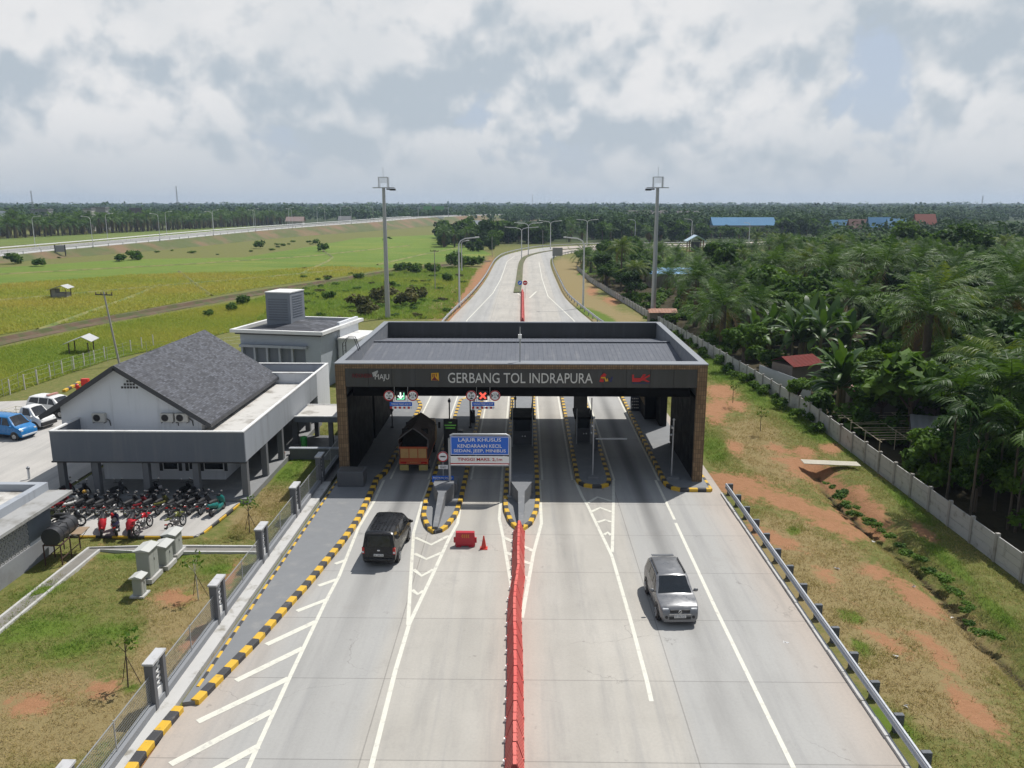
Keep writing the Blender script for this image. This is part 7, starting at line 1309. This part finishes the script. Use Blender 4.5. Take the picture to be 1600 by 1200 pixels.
q = min(HF, key=lambda q: abs(proj(np.array([[q.x, q.y, q.z]]))[0][0] - 676)); sgn = thing('sign_gantry', 'green sign gantry over the raised highway near the bridge', 'sign gantry', tuple(q)); m = MB(); m.tube([(-14, 0, -1), (-14, 0, 8.5)], .25, 6).tube([(14, 0, -1), (14, 0, 8.5)], .25, 6).bar((-14, 0, 8), (14, 0, 8), .3); m.build('frame', STEEL, sgn); m = MB(); GRN = mat('sign_green', (.10, .26, .10), .5, .1, 1); m.box(-9, -1, -.3, -.1, 6.4, 9.6); m.box(2, 10, -.3, -.1, 6.4, 9.6); m.build('panel', GRN, sgn)
br = thing('bridge_abutment', 'white abutment wall of the highway bridge by the dark trees', 'bridge', (q.x + 3, q.y - 20, 0)); MB().box(-3, 6, -2, 14, -.5, 4.9).build('wall', CONC_L, br); MB().box(-3.4, 9, -2.4, 0, 4.9, 6.6).build('parapet', WHITE, br)
b = G(94, 393, 2); t = thing('highway_board', 'grey back of a road board at the highway edge', 'road sign', (b[0], b[1], 1.5)); MB().box(-1.7, 1.7, 0, .08, .4, 2.6).build('board', mat('board_back2', (.3, .31, .33), .6, .05, 1), t); MB().box(-1.9, -1.6, -.05, .2, -1, 2.8).box(1.6, 1.9, -.05, .2, -1, 2.8).build('post', STEELD, t)
# ================================================================ far trees
def joined(name, parts, mats):
    import bmesh
    bm = bmesh.new(); L = []
    for mi, (me, dz) in enumerate(parts):
        n0 = len(bm.faces); bm.from_mesh(me); bm.faces.ensure_lookup_table()
        for f in bm.faces[n0:]: f.material_index = mi
        if dz: bmesh.ops.translate(bm, vec=(0, 0, dz), verts=list({v for f in bm.faces[n0:] for v in f.verts}))
    me = bpy.data.meshes.new(name); bm.to_mesh(me); bm.free()
    for m in mats: me.materials.append(m)
    return me
FPM = [joined('far_palm', [(FARP[i], 4.2 + i * .7), (trunk_mesh(4.2 + i * .7, .4, .33, BARKP, i), 0)], [PALM1, BARKP]) for i in range(4)]
FTM = [joined('far_tree', [(leafcloud('x', TREE3 if i % 2 else TREE1, 500 + i, [(random.uniform(-2.4, 2.4), random.uniform(-2.4, 2.4), random.uniform(1.8, 8.5), random.uniform(1.5, 2.5)) for _ in range(12)], 900, .75), 0), (trunk_mesh(6, .3, .2, BARK, i), 0)], [TREE3 if i % 2 else TREE1, BARK]) for i in range(4)]
def far(kind, x, y, label, group, sc=1.0):
    me = random.choice(FPM if kind == 'palm' else FTM); o = bpy.data.objects.new('far_palm' if kind == 'palm' else 'far_tree', me); COL.objects.link(o); o.location = (x, y, -.2); o.scale = (sc, sc, sc * random.uniform(.9, 1.12)); o.rotation_euler[2] = random.uniform(0, 6.28); return tag(o, label, 'palm tree' if kind == 'palm' else 'tree', group)
random.seed(31)
A, B_ = Vector(G(-40, 375)), Vector(G(470, 349.5)); n = int((B_ - A).length / 6.5); nd = (B_ - A).normalized(); pd = Vector((-nd.y, nd.x, 0))
for r_ in range(4):
    for i in range(n + 1):
        p = A + nd * (i * 6.5 + (r_ % 2) * 3.2 + random.uniform(-1.5, 1.5)) + pd * (r_ * 10 + random.uniform(-1.5, 1.5)); far('palm', p.x, p.y, 'oil palm in the plantation belt beyond the raised highway', 'plantation palms beyond the highway', random.uniform(1.25, 1.7))
grp = 'dark trees beyond the curving road'
for i in range(270):
    px = random.uniform(690, 1290); y0 = 400 if px > 850 else 345; y = y0 + random.uniform(0, 130) + (40 if px > 1150 else 0); x, z = at(px, 360, y)
    if 1100 < px < 1215 and y < 475: continue
    if px < 850 and px > 780 and y < 380: y += 40; x = at(px, 360, y)[0]
    far('palm' if random.random() < .35 else 'tree', x, y, 'dark tree in the wood beyond the curving road', grp, random.uniform(.8, 1.15))
for i in range(26):
    px = 1098 + i * 4.8; Y = random.uniform(436, 452); far('tree' if i % 3 else 'palm', at(px, 350, Y)[0], Y, 'low dark tree in front of the long blue roofed warehouse', 'trees before the warehouse', random.uniform(.55, .75))
for px, Y, sc in ((706, 372, .75), (722, 366, .7), (740, 372, .8), (757, 366, .7), (770, 358, .6), (694, 400, .8), (730, 410, .9), (755, 400, .9), (775, 392, .8), (790, 400, .8), (806, 405, .8), (700, 420, .9), (716, 400, 1.0), (733, 395, 1.1), (688, 450, .9), (752, 352, .7), (765, 330, .55), (748, 318, .5), (735, 322, .45)): far('tree', at(px, 360, Y)[0], Y, 'dark leafy tree left of the curving road below the bridge', 'dark trees left of the curve', sc)
# woods out to the horizon: one mass nobody could count
def woods():
    rg = np.random.default_rng(77); V = []; T = []
    def f(x, y): return np.sin(x * .011 + 1.3 * np.sin(y * .004)) + np.sin(y * .0075 + 1.7 * np.sin(x * .006)) 
    for (ya, yb, N_, nq, rr, hh, sz) in ((250, 470, 330, 70, 4.5, (7, 11), 1.3), (470, 800, 900, 60, 5.5, (8, 13), 1.7), (800, 1500, 1900, 34, 9, (9, 16), 2.8), (1500, 2600, 2000, 20, 15, (10, 18), 5), (2600, 4200, 2200, 12, 26, (10, 20), 9)):
        k = 0
        while k < N_:
            y = ya + (yb - ya) * rg.uniform(); x = rg.uniform(-.78, .78) * y
            if ya < 470:
                if x < .36 * y or (x < .5 * y and y < 270): continue
            elif ya < 800:
                if f(x, y) < -.75 or (x > -330 and x < 25 and y < 700): continue
                if abs(x - np.interp(y, [q.y for q in HWY], [q.x for q in HWY])) < 40: continue
                if x < -150 and y < 560: continue
            elif ya < 1500 and f(x * .6, y * .6) < -1.5: continue
            k += 1; h = rg.uniform(*hh) * (1.25 if rg.uniform() < .12 else 1); n = nq; d = rg.normal(size=(n, 3)); d /= np.linalg.norm(d, axis=1)[:, None]; p = np.array([x, y, h * .62]) + d * np.array([rr * rg.uniform(.7, 1.3), rr * .9, h * .40]) * (rg.uniform(.4, 1, n) ** .4)[:, None]
            nr = d * .7 + rg.normal(size=(n, 3)) * .5 + np.array([0, -.1, .5]); nr /= np.linalg.norm(nr, axis=1)[:, None]; a = np.cross(nr, rg.normal(size=(n, 3))); a /= np.linalg.norm(a, axis=1)[:, None]; b = np.cross(nr, a); s = (sz * rg.uniform(.6, 1.4, n))[:, None] * .5
            V.append(np.stack([p - b * s, p + a * s, p + b * s, p - a * s], 1).reshape(-1, 3)); T.append(np.full(n * 4, rg.uniform(0, .8)))
    V = np.concatenate(V); me = npmesh('distant_woodland', V, np.arange(len(V)).reshape(-1, 4), [TREE3], tint=np.concatenate(T)); o = bpy.data.objects.new('distant_woodland', me); COL.objects.link(o); tag(o, 'dark woodland spreading from beyond the roads to the horizon', 'woodland', None, 'stuff')
woods()
# ================================================================ far buildings and towers
def house(px0, px1, pyb, pyt, Y, label, roofm, wall=(.4, .39, .37), kind='gable', name='house', cat='house'):
    x0, x1 = at(px0, pyb, Y)[0], at(px1, pyb, Y)[0]; zt = max(at(px0, pyt, Y)[1], 3.5); w = x1 - x0; t = thing(name, label, cat, ((x0 + x1) / 2, Y, -.2)); h = zt * (.62 if kind == 'gable' else .94); d = min(12, max(5, w * .5))
    wl = MB().box(-w / 2 + .3, w / 2 - .3, -d / 2, d / 2, 0, h).build('walls', mat('house_wall_%d' % int(wall[0] * 100), wall, .85, .15, .3), t); n = max(2, int(w / 4))
    for k in range(n): x = -w / 2 + w * (k + .5) / n; MB().box(x - .6, x + .6, -d / 2 - .06, -d / 2 - .002, h * .45, h * .45 + 1.2).build('window', GLASS, wl)
    m = MB()
    if kind == 'gable': m.add([(-w / 2 - .6, -d / 2 - .8, h), (w / 2 + .6, -d / 2 - .8, h), (w / 2 + .6, 0, zt + .4), (-w / 2 - .6, 0, zt + .4), (w / 2 + .6, d / 2 + .8, h), (-w / 2 - .6, d / 2 + .8, h)], [(0, 1, 2, 3), (3, 2, 4, 5)]); m.add([(-w / 2, -d / 2, h - .02), (-w / 2, d / 2, h - .02), (-w / 2, 0, zt + .3), (w / 2, -d / 2, h - .02), (w / 2, d / 2, h - .02), (w / 2, 0, zt + .3)], [(0, 2, 1), (3, 4, 5)])
    else: m.box(-w / 2, w / 2, -d / 2 - .4, d / 2 + .4, h, zt)
    m.build('roof', roofm, t); return t
FB_ = mat('far_roof_blue', (.13, .25, .39), .9, .12, .15, spec=.05); FR = mat('far_roof_red', (.30, .09, .06), .6, .15, .2); FGY = mat('far_roof_grey', (.2, .2, .2), .7, .15, .2)
house(1111, 1206, 360, 340, 470, 'long warehouse under a bright blue roof beyond the palms', FB_, (.38, .36, .35), name='warehouse', cat='warehouse'); house(1298, 1322, 356, 344, 420, 'small blue roofed house half hidden by palms', FB_); house(1356, 1388, 362, 340, 400, 'blue roofed house with a verandah beyond the grove', FB_, (.3, .3, .32)); house(1386, 1412, 360, 342, 395, 'pale blue roofed house beside the verandah house', mat('far_roof_pale', (.16, .30, .45), .9, .1, .2), (.35, .34, .34)); house(1429, 1458, 352, 335, 430, 'white two storey house with a red roof at the skyline', FR, (.5, .48, .46)); house(1326, 1352, 358, 343, 410, 'brown roofed house left of the verandah house', mat('far_roof_brown', (.13, .06, .045), .7, .15, .2), (.3, .26, .24))
house(134, 148, 345, 325, 560, 'pinkish flat topped building rising over the plantation', FGY, (.5, .38, .3), 'flat', 'building', 'building'); house(147, 170, 345, 323, 585, 'grey flat topped building beside the pinkish one', FGY, (.3, .29, .29), 'flat', 'building', 'building'); house(53, 81, 345, 326, 600, 'long grey building over the plantation at the left', FGY, (.3, .31, .31), 'flat', 'building', 'building'); house(-6, 10, 352, 330, 480, 'bluish shed at the left edge behind the palms', mat('far_roof_zinc', (.38, .41, .44), .5, .1, .2), (.3, .31, .33)); house(205, 222, 345, 325, 640, 'dark roofed house in the trees beyond the plantation', mat('far_roof_dark', (.05, .04, .04), .7, .1, .2), (.25, .22, .2)); house(449, 475, 347, 339, 640, 'white house with a pinkish roof beyond the raised highway', mat('far_roof_pink', (.30, .22, .20), .8, .1, .2), (.4, .4, .38)); house(530, 548, 344, 338, 700, 'small pale house beyond the raised highway', FGY, (.5, .5, .5)); house(735, 752, 356, 345, 430, 'round topped pale shed among dark trees left of the median lamps', mat('far_roof_zinc', (.38, .41, .44)), (.35, .33, .3)); house(840, 851, 356, 348, 460, 'small pale roofed house among the dark trees above the median lamps', mat('far_roof_cream', (.5, .45, .4), .6, .1, .2), (.4, .36, .3))
house(980, 1041, 336, 329, 760, 'long dark roofed shed far behind the right mast', mat('far_roof_dark', (.05, .04, .04)), (.2, .19, .18), name='shed', cat='shed'); house(1058, 1094, 337, 330, 740, 'shorter dark roofed shed far right of the right mast', mat('far_roof_dark', (.05, .04, .04)), (.2, .19, .18), name='shed', cat='shed')
for px, pt, Y, lab in ((275, 291, 1000, 'tall lattice tower on the skyline above the plantation'), (48, 298, 1000, 'faint thin tower near the left edge of the skyline'), (832, 304, 1100, 'short lattice tower on the skyline above the curving road'), (1536, 306, 1100, 'thin tower on the skyline near the right edge')):
    x, z = at(px, pt, Y); t = thing('lattice_tower', lab, 'tower', (x, Y, 0)); m = MB(); a, b = 1.0, .3
    for sx, sy in ((1, 1), (1, -1), (-1, 1), (-1, -1)): m.bar((sx * a, sy * a, 0), (sx * b, sy * b, z), .16)
    k = int(z / 2.5)
    for i in range(k):
        w0, w1 = a + (b - a) * i / k, a + (b - a) * (i + 1) / k; z0, z1 = z * i / k, z * (i + 1) / k
        for sy in (1, -1): m.bar((-w0, sy * w0, z0), (w1, sy * w1, z1), .09); m.bar((w0, sy * w0, z0), (-w1, sy * w1, z1), .09)
    m.build('frame', STEEL, t)
# ================================================================ grass, crops, litter
def tufts(name, label, pts, h, w, tint, m, nb=3, spread=.06):
    rg = np.random.default_rng(len(pts)); n = len(pts); P = np.repeat(pts, nb, 0) + np.concatenate([rg.normal(size=(n * nb, 2)) * spread, np.zeros((n * nb, 1))], 1); N_ = n * nb
    a = rg.uniform(0, 6.28, N_); s = np.stack([np.cos(a), np.sin(a), 0 * a], 1); H = h * rg.uniform(.5, 1.35, N_); ln = rg.normal(size=(N_, 2)) * .8 * H[:, None]; top = P + np.concatenate([ln, H[:, None]], 1); W_ = (w * rg.uniform(.6, 1.3, N_))[:, None] * s
    V = np.stack([P - W_, P + W_, top + W_ * .25, top - W_ * .25], 1).reshape(-1, 3); T = np.repeat(np.clip(np.repeat(tint, nb) + rg.normal(size=N_) * .12, 0, 1), 4)
    me = npmesh(name, V, np.arange(len(V)).reshape(-1, 4), [m], tint=T); o = bpy.data.objects.new(name, me); COL.objects.link(o); tag(o, label, 'grass', None, 'stuff')
def grassmat(name, ramp_, trn=.35):
    m, nt, N, L, bs = nodes(name); at_ = N.new('ShaderNodeAttribute'); at_.attribute_name = 'tint'; r = N.new('ShaderNodeValToRGB'); L.new(at_.outputs['Fac'], r.inputs[0]); e = r.color_ramp.elements
    e[0].position, e[0].color = 0, (*ramp_[0], 1); e[1].position, e[1].color = 1, (*ramp_[-1], 1)
    for i, c in enumerate(ramp_[1:-1]): q = e.new((i + 1) / (len(ramp_) - 1)); q.color = (*c, 1)
    L.new(r.outputs[0], bs.inputs['Base Color']); bs.inputs['Roughness'].default_value = .7; bs.inputs['Specular IOR Level'].default_value = .2; tr = N.new('ShaderNodeBsdfTranslucent'); L.new(r.outputs[0], tr.inputs[0]); mx = N.new('ShaderNodeMixShader'); mx.inputs[0].default_value = trn; L.new(bs.outputs[0], mx.inputs[1]); L.new(tr.outputs[0], mx.inputs[2]); L.new(mx.outputs[0], N['Material Output'].inputs[0]); return m
GRS = grassmat('grass_blades', [(.47, .36, .18), (.41, .33, .13), (.29, .29, .08), (.20, .28, .052), (.14, .25, .034)])
rg = np.random.default_rng(5)
def scatter(n, x0, x1, y0, y1, keepf):
    y = y0 + (y1 - y0) * rg.uniform(0, 1, n) ** 1.25; x = rg.uniform(x0, x1, n); P = np.stack([x, y, hgt(x, y)], 1); so = px_blobs(P, SOIL); lu = px_blobs(P, LUSH); dr = px_blobs(P, DRY)
    nn = .5 + .25 * np.sin(x * 1.3 + 2 * np.sin(y * .7)) + .25 * np.sin(y * 1.9 + 1.5 * np.sin(x * 1.1)); ok = keepf(x, y) & (rg.uniform(0, 1, n) > so * 1.5 - .15) & (rg.uniform(0, 1, n) < .35 + .65 * nn)
    t = .42 + .5 * lu - .38 * dr + .25 * (nn - .5); return P[ok], np.clip(t[ok], 0, 1), lu[ok]
P, t, lu = scatter(95000, 13.2, 24.6, 15, 112, lambda x, y: (y > 48) | (x > 13.3)); tufts('bank_grass', 'patchy green and brown grass on the bank right of the plaza', P, .11 + .10 * np.repeat(lu, 3), .013, t, GRS)
P, t, lu = scatter(42000, -24.6, -13.6, 14, 50, lambda x, y: ~((x > -29.8) & (x < -16.8) & (y > 41.9)) & (np.abs(y - np.interp(x, [-30, -25, -22.2, -13.5], [30, 35.5, 40.4, 40.4])) > .55)); tufts('lawn_grass', 'dry and green lawn grass between the drain and the fence', P, .085 + .05 * np.repeat(lu, 3), .012, t, GRS)
P, t, lu = scatter(9000, -16.7, -13.6, 42, 66, lambda x, y: x > -16.6); tufts('lawn_grass', 'green lawn strip between the office and the fence', P, .09, .012, np.clip(t + .15, 0, 1), GRS)
def inpoly(x, y, p):
    r = np.zeros(len(x), bool); n = len(p)
    for i in range(n):
        (x0, y0), (x1, y1) = p[i][:2], p[(i + 1) % n][:2]; c = (y0 > y) != (y1 > y); r ^= c & (x < (x1 - x0) * (y - y0) / ((y1 - y0) or 1e-9) + x0)
    return r
def crop(name, label, px, n, h, w, t0, dt, y1, nb=3, sp=.1):
    p = [G(*q) for q in px]; xs = [q[0] for q in p]; ys = [q[1] for q in p]; x = rg.uniform(min(xs), max(xs), n); y = min(ys) + (min(max(ys), y1) - min(ys)) * rg.uniform(0, 1, n) ** 1.2; ok = inpoly(x, y, p); x, y = x[ok], y[ok]
    nn = np.sin(x * .13 + 2 * np.sin(y * .06)) * .5 + np.sin(y * .21 + x * .05) * .5; tufts(name, label, np.stack([x, y, 0 * x - .05], 1), h * (1 + .25 * np.repeat(nn, nb)), w, np.clip(t0 + dt * nn, 0, 1), RICE, nb, sp)
RICE = grassmat('rice_blades', [(.18, .29, .04), (.29, .35, .05), (.39, .39, .065), (.45, .39, .085)], .5)
crop('rice_crop', 'yellow green rice standing between the compound fence and the dike', pa, 60000, .34, .035, .45, .3, 190); crop('rice_crop', 'ripening yellow rice beyond the dike', [(-60, 545), (0, 523), (180, 491), (400, 450), (560, 428), (600, 420), (520, 416), (400, 424), (200, 430), (0, 445), (-60, 458)], 46000, .4, .07, .72, .25, 300, 3, .2)
crop('weeds', 'lush weeds in the rough ground between the rice and the road', [(400, 500), (470, 447), (520, 441), (620, 424), (700, 414), (745, 420), (700, 498), (560, 499)], 26000, .4, .05, .1, .25, 240, 3, .2)
LM = mat('litter_white', (.68, .68, .67), .6, .1, 3)
for i, (px, py) in enumerate(((1366, 833), (1308, 887), (1400, 1028), (1340, 1046), (1358, 1084), (1416, 1111), (1490, 934), (1430, 908), (1226, 1010))):
    b = G(px, py, -.2); m = MB(); r_ = random.Random(i); m.add([(r_.uniform(-.16, .16), r_.uniform(-.12, .12), r_.uniform(0, .1)) for _ in range(7)], [(0, 1, 2), (1, 2, 3), (2, 3, 4), (3, 4, 5), (4, 5, 6), (0, 3, 6)]); o = m.build('litter', LM); o.location = (b[0], b[1], float(hgt(b[0], b[1])) + .03); tag(o, 'scrap of white litter lying on the grass bank', 'litter', 'white litter on the bank')
# ================================================================ haze
def haze():
    o = MB().box(-4700, 4700, -4700, 4700, -3, 58).build('haze', []); m = bpy.data.materials.new('haze'); m.use_nodes = True; nt = m.node_tree; nt.nodes.clear(); out = nt.nodes.new('ShaderNodeOutputMaterial'); v = nt.nodes.new('ShaderNodeVolumePrincipled'); v.inputs['Color'].default_value = (.62, .78, 1.0, 1); v.inputs['Density'].default_value = .00015; v.inputs['Anisotropy'].default_value = .2; nt.links.new(v.outputs[0], out.inputs['Volume']); o.data.materials.clear(); o.data.materials.append(m); tag(o, kind='stuff'); o['label'] = 'thin bluish haze over the whole plain'
haze()
